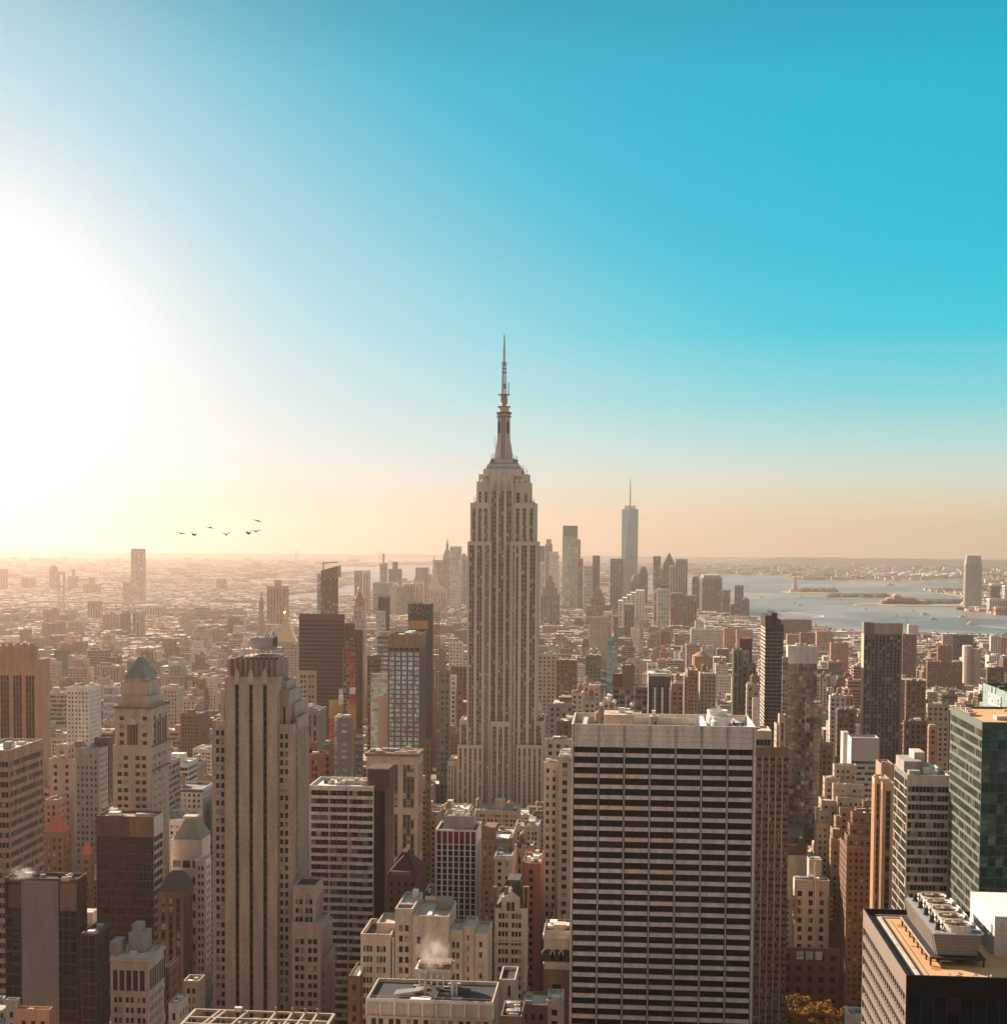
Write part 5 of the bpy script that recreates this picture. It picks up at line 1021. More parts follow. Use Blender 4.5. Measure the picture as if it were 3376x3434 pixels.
hero('cream_midrise', 'cream stone mid-rise with paired windows, in front of the massive brown slab', 'the cream paired-window mid-rise', 2, 425, 548, 1165, 1000, PAIR('tan', bay=5), sw=5, dep=25, vis=1420, bits=6, roof='roof_tan')
hero('low_grey_block', 'low grey block with bright white roof, right of the cream paired-window mid-rise foot', None, 2, 440, 565, 1445, 900, VS('grey', 'brown', bay=4), sw=60, vis=1640, bits=6, roof='roof_white')
# gold pyramid, clock tower, slanted tower
def goldp(b):
    x0, x1, y0, y1, z0, z1 = b.bx[-1]; q = b.p('gold_pyramid'); Y = 1830.; g = lambda zx, zy: at(*S(2, zx, zy), Y + 12)
    a, c_ = g(262, 955), g(410, 955); ap = g(340, 790).z; cx = (a.x + c_.x) / 2; w_ = (c_.x - a.x) / 2; cy = (y0 + y1) / 2
    rot = [(cx - w_ * .98, cy + w_ * .15), (cx - w_ * .12, cy - w_), (cx + w_ * .98, cy - w_ * .15), (cx + w_ * .12, cy + w_)]
    P = [(cx + w_ * math.cos(t) * 1.02, cy + w_ * math.sin(t) * 1.02) for t in [math.pi / 4 + .12 + math.pi / 4 * k * 2 - math.pi for k in range(4)]]
    s_ = 1.36; P = [(cx + (p[0] - cx) * s_, cy + (p[1] - cy) * s_) for p in P]
    q.prism(P, a.z, ap, 'gold', [(cx + (p[0] - cx) * .09, cy + (p[1] - cy) * .09) for p in P])
    l = b.p('gold_lantern'); l.lathe(cx, cy, [(3.6, ap - 2), (3.6, ap), (2.6, ap + .3), (2.6, ap + 7), (3.2, ap + 7.2), (1.6, ap + 9), (.4, ap + 17), (.1, g(340, 703).z)], 'gold', 12)
    for sx in (-1, 1):
        for sy in (-1, 1): l.lathe(cx + sx * (w_ + 1.5), cy + sy * (w_ + 1), [(1.4, a.z - 3), (1.4, a.z + 1), (.2, a.z + 6)], 'gold', 8)
    c2 = b.p('cornice'); c2.box(x0 - .6, x1 + .6, y0 - .6, y1 + .6, z1 - .6, z1 + .2, 'wall_cream')
hero('gold_pyramid_tower', 'pale stone tower topped by a shining golden pyramid, left of the massive brown slab', 'the gold-pyramid tower', 2, 255, 418, 1010, 1830, PAIR('cream', bay=5), sw=22, vis=1260, more=lambda b: (b.px(S(2, 265, 0)[0], S(2, 408, 0)[0], S(2, 0, 960)[1], 1832, 24, PU('cream', top=3), faces='FR'), goldp(b)), bits=2, cat='skyscraper')
def metl(b):
    Y = 2050.; g = lambda zx, zy: at(*S(2, zx, zy), Y + 14); q = b.p('pyramid_roof'); a, c_ = g(806, 862), g(904, 862); cx = (a.x + c_.x) / 2; w_ = (c_.x - a.x) / 2; cy = Y + 14
    t = g(855, 700); q.prism([(cx - w_, cy - w_), (cx + w_, cy - w_), (cx + w_, cy + w_), (cx - w_, cy + w_)], a.z, t.z, 'wall_cream', [(cx - 6, cy - 6), (cx + 6, cy - 6), (cx + 6, cy + 6), (cx - 6, cy + 6)])
    for k in range(4):
        for i in range(3 - k // 2): f = (k + .6) / 5; ww = w_ + (6 - w_) * f; x = cx + (i - (2 - k // 2) / 2) * ww * .8; z = a.z + (t.z - a.z) * f; q.box(x - .8, x + .8, cy - ww - 1.2, cy - ww + 1, z - 2, z + 1, 'wall_brown')
    l = b.p('gold_cupola'); z = lambda zy: g(855, zy).z; l.lathe(cx, cy, [(8.2, z(702)), (8.2, z(695)), (6.2, z(693)), (6.2, z(655)), (6.8, z(652)), (5.6, z(640)), (2.8, z(610)), (2.4, z(600))], 'wall_orange', 14)
    l.lathe(cx, cy, [(2.6, z(602)), (2.6, z(585)), (3.1, z(583)), (1.6, z(570)), (.5, z(560)), (.1, z(535))], 'gold', 10)
    for i in range(8): an = i * math.pi / 4; l.bar((cx + 6.4 * math.cos(an), cy + 6.4 * math.sin(an), z(693)), (cx + 6.4 * math.cos(an), cy + 6.4 * math.sin(an), z(655)), 1., 'wall_cream')
hero('clock_tower', 'slender pale campanile with steep roof and gold cupola, right of the massive brown slab', 'the gold-cupola campanile', 2, 806, 904, 862, 2050, PAIR('cream', bay=6, top=3), sw=4, dep=28, vis=1560, more=metl, bits=0, cat='skyscraper')
hero('white_spire_tower', 'small hazy white spired tower just above the crown of the striped tower', None, 1, 1815, 1890, 880, 1950, PU('cream', bay=4), sw=2, dep=20, vis=930, more=lambda b: (lambda x0, x1, y0, y1, z1: (b.p('spire').pyramid(x0 + 1, x1 - 1, y0 + 1, y1 - 1, z1, z1 + 32, 'wall_cream', .35), b.p('spire').lathe((x0 + x1) / 2, (y0 + y1) / 2, [(4, z1 + 32), (4, z1 + 42), (1.6, z1 + 48), (.3, z1 + 56)], 'wall_cream', 10)))(*b.bx[0][:4], b.bx[0][5]), bits=0)
def slant(b):
    Y = 2200.; g = lambda zx, zy: at(*S(2, zx, zy), Y); q = b.p('slanted_top'); a, c_ = g(583, 470), g(690, 418); e_ = g(705, 750); z0_ = g(640, 500).z
    x0, x1 = g(585, 500).x, g(703, 500).x
    q.add([(x0, Y, z0_), (x1, Y, z0_), (x1, Y, c_.z), (x0, Y, a.z + 4), (x0, Y + 26, z0_), (x1, Y + 26, z0_), (x1, Y + 26, c_.z), (x0, Y + 26, a.z + 4)], [(0, 1, 2, 3), (5, 4, 7, 6), (1, 5, 6, 2), (4, 0, 3, 7), (3, 2, 6, 7)], 'glass_mirrordk')
    q.bar((x0 + 2, Y + 8, a.z + 4), (x0 + 2, Y + 8, a.z + 18), 1.2, 'wall_umber'); q.bar((x0 + 2, Y + 8, a.z + 16), (x0 + 24, Y + 8, a.z + 17), 1.4, 'wall_umber')
hero('slant_top_tower', 'dark glass tower with slanted roofline and small crane, above the massive brown slab', 'the slant-topped glass tower', 2, 583, 705, 500, 2200, CURT('bronzegrey', 'glass_mirrordk', fh=4, bay=2.6), sw=2, dep=26, vis=750, more=slant, bits=0, cat='skyscraper')
hero('pale_glass_flank', 'pale greenish glass flank of the slanted tower, a lower strip on its left', None, 2, 556, 582, 472, 2205, CURT('white', 'glass_blue', fh=8, bay=5), sw=2, dep=20, vis=750, bits=0)
hero('dark_needle_tower', 'thin black residential tower with flat overhanging cap, between clock tower and black tower', 'the thin black tower', 2, 988, 1045, 640, 2100, VS('umber', 'umber', bay=6, glass='glass_brown'), sw=28, vis=880, bits=0, more=lambda b: b.p('roof_cap').box(b.bx[0][0] - 5, b.bx[0][1], b.bx[0][2], b.bx[0][2] + 4, b.bx[0][5] + 3, b.bx[0][5] + 4, 'wall_umber'), cat='skyscraper')
hero('white_band_glass', 'pale green banded glass block in front of the thin black tower', None, 2, 975, 1040, 738, 2050, BAND('white', fh=6, bay=6, glass='glass_blue'), sw=2, dep=15, vis=880, bits=1)
# construction site and small buildings
hero('yellow_net_block', 'building under construction wrapped in yellow netting, behind the banded office', 'the yellow-netted site', 2, 640, 738, 1372, 950, st('yellownet', n=4, pat=((.5, 'p'), (.5, 'w')), fh=4, win=(.5, .8), top=16, glass='glass_brown'), sw=3, dep=22, vis=1490, bits=10, sc=.8, roof='roof_grey')
hero('yellow_net_block', 'second netted concrete frame a little right, at the foot of the red crane', None, 2, 770, 832, 1375, 960, st('yellownet', n=3, pat=((.5, 'p'), (.5, 'w')), fh=4, win=(.5, .8), top=22, glass='glass_brown'), sw=2, dep=22, vis=1490, bits=8, sc=.8, roof='roof_grey')
hero('green_grey_tower', 'dark green-grey tower with glazed left strip below the yellow-netted site', 'the green-grey block', 2, 700, 800, 1500, 800, PU('olive', bay=5, glass='glass_blue'), sw=12, vis=1840, bits=6, tank=1, more=more_blocks(2, [(680, 715, 1490, 805, 12, CURT('white', 'glass_blue'), 'FR', 'roof_grey')]))
hero('red_hoist_block', 'small block with red hoist rails and glazed floors, right of the green-grey block', None, 2, 820, 880, 1580, 820, BAND('red', fh=4, bay=3, glass='glass_blue'), sw=3, dep=15, vis=1760, bits=4)
hero('red_brick_stack', 'red brick apartment stack right of the striped tower, taller step with a water tank', 'the red brick stack', 2, 470, 545, 1672, 700, PU('red', bay=4, win=(.25, .6)), sw=12, vis=1900, bits=2, tank=1, more=more_blocks(2, [(445, 575, 1757, 690, 14, PAIR('red', bay=4.2, fh=3.4), 'FR', 'roof_tan')]))
hero('brown_midrise', 'brown mid-rise with many small windows between the striped tower and banded office', None, 2, 600, 660, 1690, 760, PU('brown', bay=3), sw=20, vis=1900, bits=3)
hero('fifth_avenue_block', 'shadowed brown block wall running beside the black reflective tower foot', None, 2, 1325, 1362, 1650, 800, PU('brown', bay=3), sw=4, dep=30, vis=1880, bits=3)
for zx0, zx1, zy, Y, mt, lb in ((1500, 1545, 1190, 1500, 'white', 'bright white sunlit block face in the gap left of the central skyscraper'), (1545, 1590, 1290, 1490, 'brown', 'brown block with white wall panel left of the central skyscraper'),
        (1425, 1500, 1160, 1250, 'olive', 'dark receding block in the street gap left of the central skyscraper'), (1492, 1590, 960, 2100, 'concrete', 'grey-white gridded mid-rise with dark rooftop box left of the central skyscraper'),
        (1505, 1620, 1135, 1750, 'brown', 'long brown mid-rise just behind the left shaft of the central skyscraper')):
    hero('street_block', lb, None, 2, zx0, zx1, zy, Y, PU(mt, bay=5, fh=5), sw=3, dep=40, vis=zy + 200, bits=3)

# --- right of the seven-bay slab
def jewel(zx): return S(8, zx, 0)[0]
hero('light_strip_tower', 'brown tower with pale vertical light strips directly right of the seven-bay slab', 'the light-striped brown tower', 4, 118, 360, 1712, 700, st('brown', bay=5.2, n=5, pat=((.14, 'm'), (.14, 'p'), (.2, 'w'), (.04, 'p'), (.2, 'w'), (.04, 'p'), (.2, 'w'), (.04, 'p')), fh=3.3, win=(.3, .75), mul='tan', dm=.12, dw=-.25, top=4, edge=.2), sw=-4, dep=30, vis=S(8, 0, 940)[1] and 2700, bits=8, more=more_blocks(4, [(120, 235, 1590, 705, 20, BAND('tan', bay=1.6, fh=6, win=(.2, .7)), 'FL', 'roof_tan')]), tank=0)
hero('small_sunlit_tower', 'slim sunlit tan setback tower poking above the light-striped brown tower', 'the slim tan setback tower', 4, 290, 335, 1475, 850, VS('tan', 'brown', bay=4, top=5), sw=-10, vis=1690, bits=0, more=more_blocks(4, [(270, 300, 1545, 852, 14, PU('tan'), 'FL', 'roof_tan')]))
def reflect(b): b.p('roof_band').box(b.bx[0][0] - .3, b.bx[0][1] + .3, b.bx[0][2] - .3, b.bx[0][3] + .3, b.bx[0][5] - 15, b.bx[0][5] + 1, 'wall_white')
hero('mirror_glass_tower', 'mottled reflective glass tower with white blank band at its top, right of centre', 'the mottled mirror tower', 4, 352, 560, 995, 1300, CURT('bronzegrey', 'glass_mirror', fh=4, bay=3.4, top=14), sw=-10, vis=1750, more=reflect, bits=8, par=-0.0, cat='skyscraper')
hero('mirror_lower_tower', 'lower mottled mirrored glass block in front of the right foot of the mirror tower', 'the lower mirrored block', 4, 478, 592, 1390, 1180, CURT('bronzegrey', 'glass_mirror', fh=4, bay=3), sw=-4, dep=20, vis=1750, bits=4)
hero('grey_glass_tower', 'greenish glass slab with slanted pale top joining the mirror tower on its left', None, 4, 312, 352, 1065, 1290, CURT('white', 'glass_mirror', fh=4, bay=3), sw=-3, dep=20, vis=1700, bits=0)
def darkt(b):
    x0, x1, y0, y1, z0, z1 = b.bx[0]; q = b.p('stepped_top'); g = lambda zx, zy: at(*S(4, zx, zy), 1352)
    for a, c_, zy in ((188, 232, 770), (232, 275, 752), (275, 300, 800), (300, 318, 835)): q.box(g(a, zy).x, g(c_, zy).x, y0 + .5, y1 - 2, z1 - 1.1, g(a, zy).z, 'wall_dark')
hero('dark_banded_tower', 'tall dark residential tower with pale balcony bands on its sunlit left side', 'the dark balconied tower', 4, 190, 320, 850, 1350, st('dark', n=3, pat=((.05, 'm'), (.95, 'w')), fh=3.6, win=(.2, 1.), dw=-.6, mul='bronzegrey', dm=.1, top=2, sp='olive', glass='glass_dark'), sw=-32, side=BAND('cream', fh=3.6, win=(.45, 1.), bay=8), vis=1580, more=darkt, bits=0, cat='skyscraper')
def curved(b):
    x0, x1, y0, y1, z0, z1 = b.bx[0]; q = b.p('curved_crown'); n = 12; h0, h1 = at(*S(4, 878, 818), 1300).z, at(*S(4, 1120, 880), 1300).z
    P = [(x0 + (x1 - x0) * .92 * i / n, h0 + (h1 - h0) * (i / n) ** 2) for i in range(n + 1)]
    for i in range(n): q.add([(P[i][0], y0 + 1, z1 - .5), (P[i + 1][0], y0 + 1, z1 - .5), (P[i + 1][0], y0 + 1, P[i + 1][1]), (P[i][0], y0 + 1, P[i][1]), (P[i][0], y1, z1 - .5), (P[i + 1][0], y1, z1 - .5), (P[i + 1][0], y1, P[i + 1][1]), (P[i][0], y1, P[i][1])], [(0, 1, 2, 3), (5, 4, 7, 6), (3, 2, 6, 7), (4, 0, 3, 7)], 'wall_olive')
    q.bar((x0 + 38, y0 + 3, h0 - 3), (x0 + 38, y0 + 3, h0 + 6), .6, 'steel'); q.box(x0 + 9, x1 + .3, y0 - .4, y0 - .05, z1 - 1, z1 + 9, 'wall_tan')
    rr = random.Random(21); t = b.p('balcony')
    for k in range(62):
        z = z1 - 6 - k * 3.1
        for u in range(10):
            if rr.random() < .22: x = x0 + 3 + u * (x1 - x0 - 6) / 10; t.box(x, x + rr.uniform(1.5, 4), y0 - 1.0, y0 - .02, z, z + 1.0, 'wall_bronzegrey')
hero('curved_top_tower', 'dark gridded residential tower with curved crown and bright lit left edge, at the right', 'the curved-crown tower', 4, 890, 1162, 895, 1300, st('bronzegrey', bay=6.5, pat=((.06, 'p'), (.3, 'w'), (.12, 'm'), (.3, 'w'), (.22, 'p')), fh=3.1, win=(.18, 1.), dw=-.4, mul='olive', ds=0, dm=-.1, top=3, glass='glass'), sw=-18, side=st('orangepale', n=1, pat=((1, 'p'),), fh=99, top=150), vis=1800, more=curved, bits=0, cat='skyscraper', roof='roof_tan')  # left side: sunlight put into a pale orange wall colour
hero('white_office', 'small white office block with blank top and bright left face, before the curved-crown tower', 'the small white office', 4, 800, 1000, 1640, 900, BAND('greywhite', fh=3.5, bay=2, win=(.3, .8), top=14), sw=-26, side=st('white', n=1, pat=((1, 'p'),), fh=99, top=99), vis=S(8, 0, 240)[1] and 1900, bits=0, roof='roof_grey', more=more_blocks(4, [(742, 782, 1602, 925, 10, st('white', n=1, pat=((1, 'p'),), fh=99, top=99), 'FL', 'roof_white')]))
def bigstep(label, name, ref, lst, col, vis, tank=0, bay=3.2, indiv=0, style=None):
    b = Bld(name, label, 'building', ref); b.frame = None
    for i, (zx0, zx1, zy, Y, sw) in enumerate(lst):
        a, d = S(8, zx0, zy), S(8, zx1, zy); b.px(a[0], d[0], a[1], Y, 0, style or PU(col, bay=bay, fh=3.6, win=(.25, .72)), sw=-sw / 2.1156, faces='FL', roof='roof_tan'); 
        if i < 3: roofbits(b, 2, .6, tank if i == 0 else 0)
    return b.done(vis=S(8, 0, vis)[1], indiv=indiv)
bigstep('tallest tan stepped tower with a blank rooftop block, right of the seven-bay slab', 'stepped_tan_tower', 'the stepped tan tower', [(680, 838, 68, 862, 12), (612, 720, 160, 858, 14), (672, 892, 205, 850, 8), (590, 700, 320, 846, 22), (700, 895, 300, 843, 8), (566, 660, 395, 838, 20), (555, 640, 480, 834, 16)], 'tan', 760)
bigstep('dark-fronted stepped block with glowing orange left steps, between two taller stepped towers', 'stepped_dark_block', 'the middle stepped block', [(718, 828, 372, 822, 14), (690, 730, 436, 818, 14), (668, 720, 525, 812, 18), (655, 720, 600, 806, 10)], 'bronze', 1280)
bigstep('brown stepped block with lit orange left terraces and many tiny bright windows', 'stepped_brown_block', 'the brown terraced block', [(885, 945, 320, 800, 10), (835, 945, 380, 792, 12), (808, 945, 408, 786, 14), (790, 945, 490, 782, 16), (770, 945, 570, 778, 20), (768, 945, 650, 772, 50)], 'brown', 1290)
hero('orange_twin_tower', 'slim tower with two glowing orange vertical fins, left of the banded glass block', 'the orange-finned tower', 8, 965, 1018, 162, 712, VS('orangepale', 'brown', bay=2.4, top=3), sw=-18, vis=1080, bits=1, more=more_blocks(8, [(1022, 1105, 195, 705, 26, VS('orange', 'umber', bay=3.2, top=4), 'FL', 'roof_tan'), (1012, 1100, 62, 740, 16, VS('orange', 'umber', bay=6, top=14), 'FL', 'roof_black')]))  # first block: paler orange puts strong sunlight into the wall colour
hero('banded_glass_block', 'office block with cream floor bands, glassy corner and slanting lines on its left side', 'the cream-banded glass block', 8, 1197, 1500, 140, 620, BAND('cream', fh=3.9, bay=1.5, win=(.35, 1.), dw=-.5, top=5, glass='glass'), sw=-92, side=st('olive', bay=2.4, pat=((.1, 'm'), (.9, 'w')), fh=3.9, win=(.14, 1.), dw=-.15, ds=.15, dm=.02, sp='cream', mul='olive', glass='glass'), vis=1000, indiv=80, bits=16, roof='roof_grey',
     more=lambda b: (b.p('penthouse').box(b.bx[0][0] + .3, b.bx[0][0] + 8, b.bx[0][2] + 9, b.bx[0][3] - 2, b.bx[0][5] - 1, b.bx[0][5] + 4.5, 'wall_grey'), b.p('penthouse').box(b.bx[0][0] + 6, b.bx[0][0] + 10.5, b.bx[0][2] + 16, b.bx[0][3] - 2, b.bx[0][5] - 1, b.bx[0][5] + 7.5, 'wall_cream')))
# far side of the park
hero('cream_roof_tower', 'cream block with chunky rooftop tanks and lit left face, right of the light-striped tower', 'the cream tank-topped block', 8, 265, 545, 712, 835, st('limestone', n=5, pat=((.32, 'p'), (.36, 'w'), (.32, 'p')), fh=3.6, win=(.2, .8), top=18, dw=-.3), sw=-30, vis=1300, bits=2, more=more_blocks(8, [(325, 490, 640, 842, 12, st('brown', n=1, pat=((1, 'p'),), fh=99, top=50), 'FL', 'roof_tan'), (345, 390, 590, 846, 6, st('brown', n=1, pat=((1, 'p'),), fh=99, top=50), 'FL', 'roof_white'), (425, 468, 590, 847, 6, st('brown', n=1, pat=((1, 'p'),), fh=99, top=50), 'FL', 'roof_white')]))
def wpipe(b):
    q = b.p('drainpipe'); p = at(*S(8, 543, 760), 795); p2 = at(*S(8, 545, 1130), 795); p3 = at(*S(8, 568, 1230), 795); q.bar((p.x, 794.6, p.z), (p2.x, 794.6, p2.z), .7, 'wall_white'); q.bar((p2.x, 794.6, p2.z), (p3.x, 794.6, p3.z), .7, 'wall_white')
    s = b.p('scaffold')
    for k in range(5):
        z = at(*S(8, 380, 1010 + k * 35), 795).z
        for a, c_ in ((372, 425), (635, 672)): s.box(at(*S(8, a, 1010), 793).x, at(*S(8, c_, 1010), 793).x, 792.5, 794.9, z, z + .5, 'wall_orange')
hero('white_drainpipe_block', 'bright cream block with a long white drainpipe down its front, behind the dark park trees', 'the cream drainpipe block', 8, 398, 645, 885, 795, st('cream', n=3, pat=((.2, 'p'), (.2, 'w'), (.2, 'w'), (.4, 'p')), fh=5, win=(.15, .75), dw=-.3, top=5), sw=-12, vis=1270, bits=4, more=lambda b: (wpipe(b), more_blocks(8, [(500, 590, 740, 805, 10, st('limestone', n=1, pat=((1, 'p'),), fh=99, top=50), 'FL', 'roof_white')])(b)), roof='roof_black', tank=0)
hero('tank_roof_block', 'older grey block with big wooden water tank, touching the right edge of the slab', 'the water-tank block', 8, 95, 298, 1135, 800, PU('grey', bay=3.6, fh=4.2, win=(.15, .75), top=4), sw=-3, dep=22, vis=1650, bits=4, tank=0, more=lambda b: (b.tank(b.bx[0][0] + 7, 806, b.bx[0][5] + 8, 5.0, 8), b.tank(b.bx[0][0] + 18, 808, b.bx[0][5] + 5, 4, 6)))
hero('shadow_mansion', 'low dark old brick building in deep shadow behind the park trees', None, 8, 300, 720, 1370, 770, PU('umber', bay=6, fh=6, glass='glass_dark'), sw=-3, dep=20, vis=1700, bits=6, roof='roof_black', sc=.8, more=lambda b: [b.p('skylight').box(at(*S(8, 412 + 66 * i, 1380), 769).x, at(*S(8, 462 + 66 * i, 1380), 769).x, 769.4, 769.9, b.bx[0][5] - 6, b.bx[0][5] - 1.5, 'glass_blue') for i in range(3)])
hero('white_low_block', 'small bright white block with roof edge at the bottom, left of the gravel-roofed block', None, 8, 780, 900, 1840, 470, st('white', n=1, pat=((1, 'p'),), fh=99, top=99), sw=-26, vis=1904, bits=2, sc=.5, roof='roof_grey')
hero('dark_round_hall', 'large dark round-fronted arena block in shadow left of the stepped tan tower', 'the dark round hall', 8, 358, 560, 330, 1500, st('charcoal', n=4, pat=((.1, 'p'), (.8, 'w'), (.1, 'p')), fh=6, win=(.2, .8), glass='glass_dark', top=14), sw=-3, dep=60, vis=600, bits=8, sc=2, roof='roof_black')
hero('shed_hall', 'long dark low hall with orange-lit roof strip, behind the stepped tan tower', None, 8, 358, 590, 100, 1650, st('charcoal', n=1, pat=((1, 'p'),), fh=99, top=90), sw=-3, dep=60, vis=280, bits=0, roof='roof_gravel')
def silos(b):
    q = b.p('ribbed_roof'); 
    for k in range(3): p = at(*S(8, 500 + 62 * k, 110), 1390); q.pyramid(p.x - 9, p.x + 9, 1385, 1403, p.z - 3, p.z + 2.5, 'wall_white', .2)
hero('white_ribbed_hall', 'bright white low hall with three ribbed roof caps, left of the stepped tan tower', None, 8, 470, 660, 150, 1380, st('white', n=1, pat=((1, 'p'),), fh=99, top=60), sw=-8, vis=215, more=silos, bits=0, roof='roof_white')
# --- middle distance right of the central skyscraper
def stripes49(b):
    x0, x1, y0, y1, z0, z1 = b.bx[0]; q = b.p('white_pier'); 
    for zx in (1155, 1208, 1262): p = at(*S(3, zx, 1250), 1250); q.box(p.x - .9, p.x + .9, y0 - .8, y0 - .01, 0, z1 - 12, 'wall_white')
    q.box(x0 - .4, x1 + .4, y0 - .5, y1, z1 - 2.2, z1 + .4, 'wall_white')
hero('white_striped_tower', 'dark office tower with thin white vertical piers and white roof edge, above the slab roof', 'the white-piered dark tower', 3, 1108, 1266, 1185, 1250, VS('charcoal', 'umber', bay=4, top=10, glass='glass_dark'), sw=-46, side=PU('concrete', bay=6, top=8), vis=1480, more=stripes49, bits=12, sc=1.3, roof='roof_white')
hero('brown_chimney_block', 'dark brown windowless tower block left of the white-piered dark tower', 'the windowless brown tower', 3, 925, 1010, 1122, 1320, st('bronzegrey', n=1, pat=((1, 'p'),), fh=99, top=99), sw=-2, dep=20, vis=1260, bits=1, more=more_blocks(3, [(855, 928, 1185, 1322, 20, st('umber', n=1, pat=((1, 'p'),), fh=99, top=50), 'FL', 'roof_tan'), (855, 1105, 1282, 1310, 30, BAND('bronzegrey', fh=5, bay=5), 'FL', 'roof_tan')]))
hero('tan_twin_tower', 'tan brick apartment tower with scalloped balcony edge, right of the white-piered tower', 'the tan scalloped tower', 3, 1385, 1460, 1160, 1200, PU('pink', bay=3, fh=3.2), sw=-8, vis=1470, bits=2, more=more_blocks(3, [(1362, 1390, 1205, 1202, 14, PU('tan', fh=3.2), 'FL', 'roof_tan')]))
hero('cream_twin_tower', 'cream setback tower with balconies and bright lit left side, right of the tan scalloped tower', None, 3, 1475, 1590, 1182, 1220, PU('limestone', bay=3.2, fh=3.3, win=(.3, .8)), sw=-18, vis=1450, bits=5, tank=1)
hero('orange_drum_block', 'orange brick block with a round drum tank on top, above the tan scalloped tower', None, 3, 1442, 1520, 1130, 1500, PU('orange', bay=5), sw=-6, vis=1200, bits=0, more=lambda b: b.p('roof_drum').lathe((b.bx[0][0] + b.bx[0][1]) / 2, b.bx[0][2] + 10, [(9, b.bx[0][5]), (9, b.bx[0][5] + 10), (9.5, b.bx[0][5] + 10), (.5, b.bx[0][5] + 15)], 'wall_orange', 16))
hero('brown_notched_tower', 'dark brown tower with pale grid inset, far right behind the slab roof', 'the pale-inset brown tower', 3, 1755, 1845, 937, 1520, st('umber', n=1, pat=((1, 'p'),), fh=99, top=50), sw=-2, dep=25, vis=1450, bits=2, more=more_blocks(3, [(1712, 1775, 1012, 1500, 20, VS('olive', 'umber', bay=5), 'FL', 'roof_tan'), (1778, 1822, 1020, 1515, 4, PAIR('cream', bay=11, fh=7), 'FL', 'roof_tan'), (1815, 1875, 1120, 1490, 20, VS('olive', 'umber', bay=4), 'FL', 'roof_black')]))
hero('tan_dome_tower', 'stepped tan stone tower with white rooftop drum, in front of the pale-inset brown tower', None, 3, 1808, 1895, 1262, 1150, PU('tan', bay=4), sw=-8, vis=1600, bits=5, tank=1)
hero('plain_slim_tower', 'slim plain grey-white tower strip close right of the slab roof corner', None, 4, 100, 152, 1355, 1000, st('concrete', n=1, pat=((.3, 'p'), (.1, 'w'), (.6, 'p')), fh=4, top=6), sw=-2, dep=12, vis=1590, bits=0)
hero('blue_glass_block', 'small blue-green glass block amid low roofs, right of the central skyscraper', 'the blue-green glass block', 3, 815, 886, 925, 2100, CURT('greenmetal', 'glass_teal', fh=6, bay=4), sw=-2, dep=20, vis=1050, bits=1)
for zx0, zx1, zy, Y, mt, v, lb in ((322, 452, 1045, 1650, 'limestone', 1180, 'pale gridded loft block close right of the central skyscraper'), (452, 600, 1085, 1700, 'brown', 1180, 'long dark brown loft block right of the pale gridded loft'),
        (645, 765, 1265, 1350, 'limestone', 1420, 'cream loft block with big square windows, right of the central skyscraper'), (662, 772, 1052, 1800, 'olive', 1170, 'dark olive corner apartment block beyond the cream loft'),
        (563, 645, 1318, 1300, 'limestone', 1450, 'narrow cream loft left of the big-windowed cream loft'), (400, 575, 1400, 1150, 'grey', 1560, 'ornate grey block with arcaded top floors left above the slab roof'),
        (650, 735, 1375, 1180, 'limestone', 1450, 'small cream block with rooftop sheds behind the slab water tank'), (458, 590, 1520, 1050, 'brown', 1600, 'brown-fronted block with dark bulkhead left of the slab roof'),
        (378, 562, 1650, 900, 'limestone', 1790, 'cream block with rows of little windows and two wooden tanks, left of the slab'), (365, 470, 1815, 760, 'limestone', 1904, 'dark-roofed block beside the foot of the central skyscraper'),
        (470, 562, 1775, 740, 'tan', 1904, 'tan loft with large dark windows, touching the slab left edge'), (1272, 1360, 1255, 1300, 'pink', 1460, 'pinkish loft with tall arched bays right of the white-piered tower'),
        (1100, 1165, 1115, 1900, 'white', 1180, 'small white block behind the white-piered dark tower'), (1410, 1640, 868, 3200, 'white', 950, 'long white gridded warehouse near the river, right of centre'),
        (1645, 1725, 862, 3300, 'orange', 940, 'orange brick warehouse right of the long white warehouse'), (1735, 1850, 875, 3250, 'orange', 940, 'second orange brick warehouse with curved end, beside the first'),
        (1377, 1470, 975, 2300, 'tan', 1120, 'tan slab apartment block below the long white warehouse'), (1440, 1500, 812, 3600, 'white', 860, 'white block with flat roof left of the long warehouse'),
        (690, 830, 780, 2900, 'limestone', 890, 'wide pale apartment slab left of centre-right low roofs'), (985, 1035, 865, 3000, 'white', 920, 'small bright white cube building below the downtown cluster'),
        (865, 895, 780, 3100, 'red', 890, 'narrow red brick slab below the white stepped block'), (1040, 1075, 800, 3050, 'tan', 930, 'narrow tan slab tower below the twin-faced downtown tower')):
    hero('loft_block', lb, None, 3, zx0, zx1, zy, Y, PU(mt, bay=4.5, fh=4.6), sw=-4, dep=26, vis=v, bits=5, tank=.6 if Y < 1400 else 0, parts=Y < 1900)
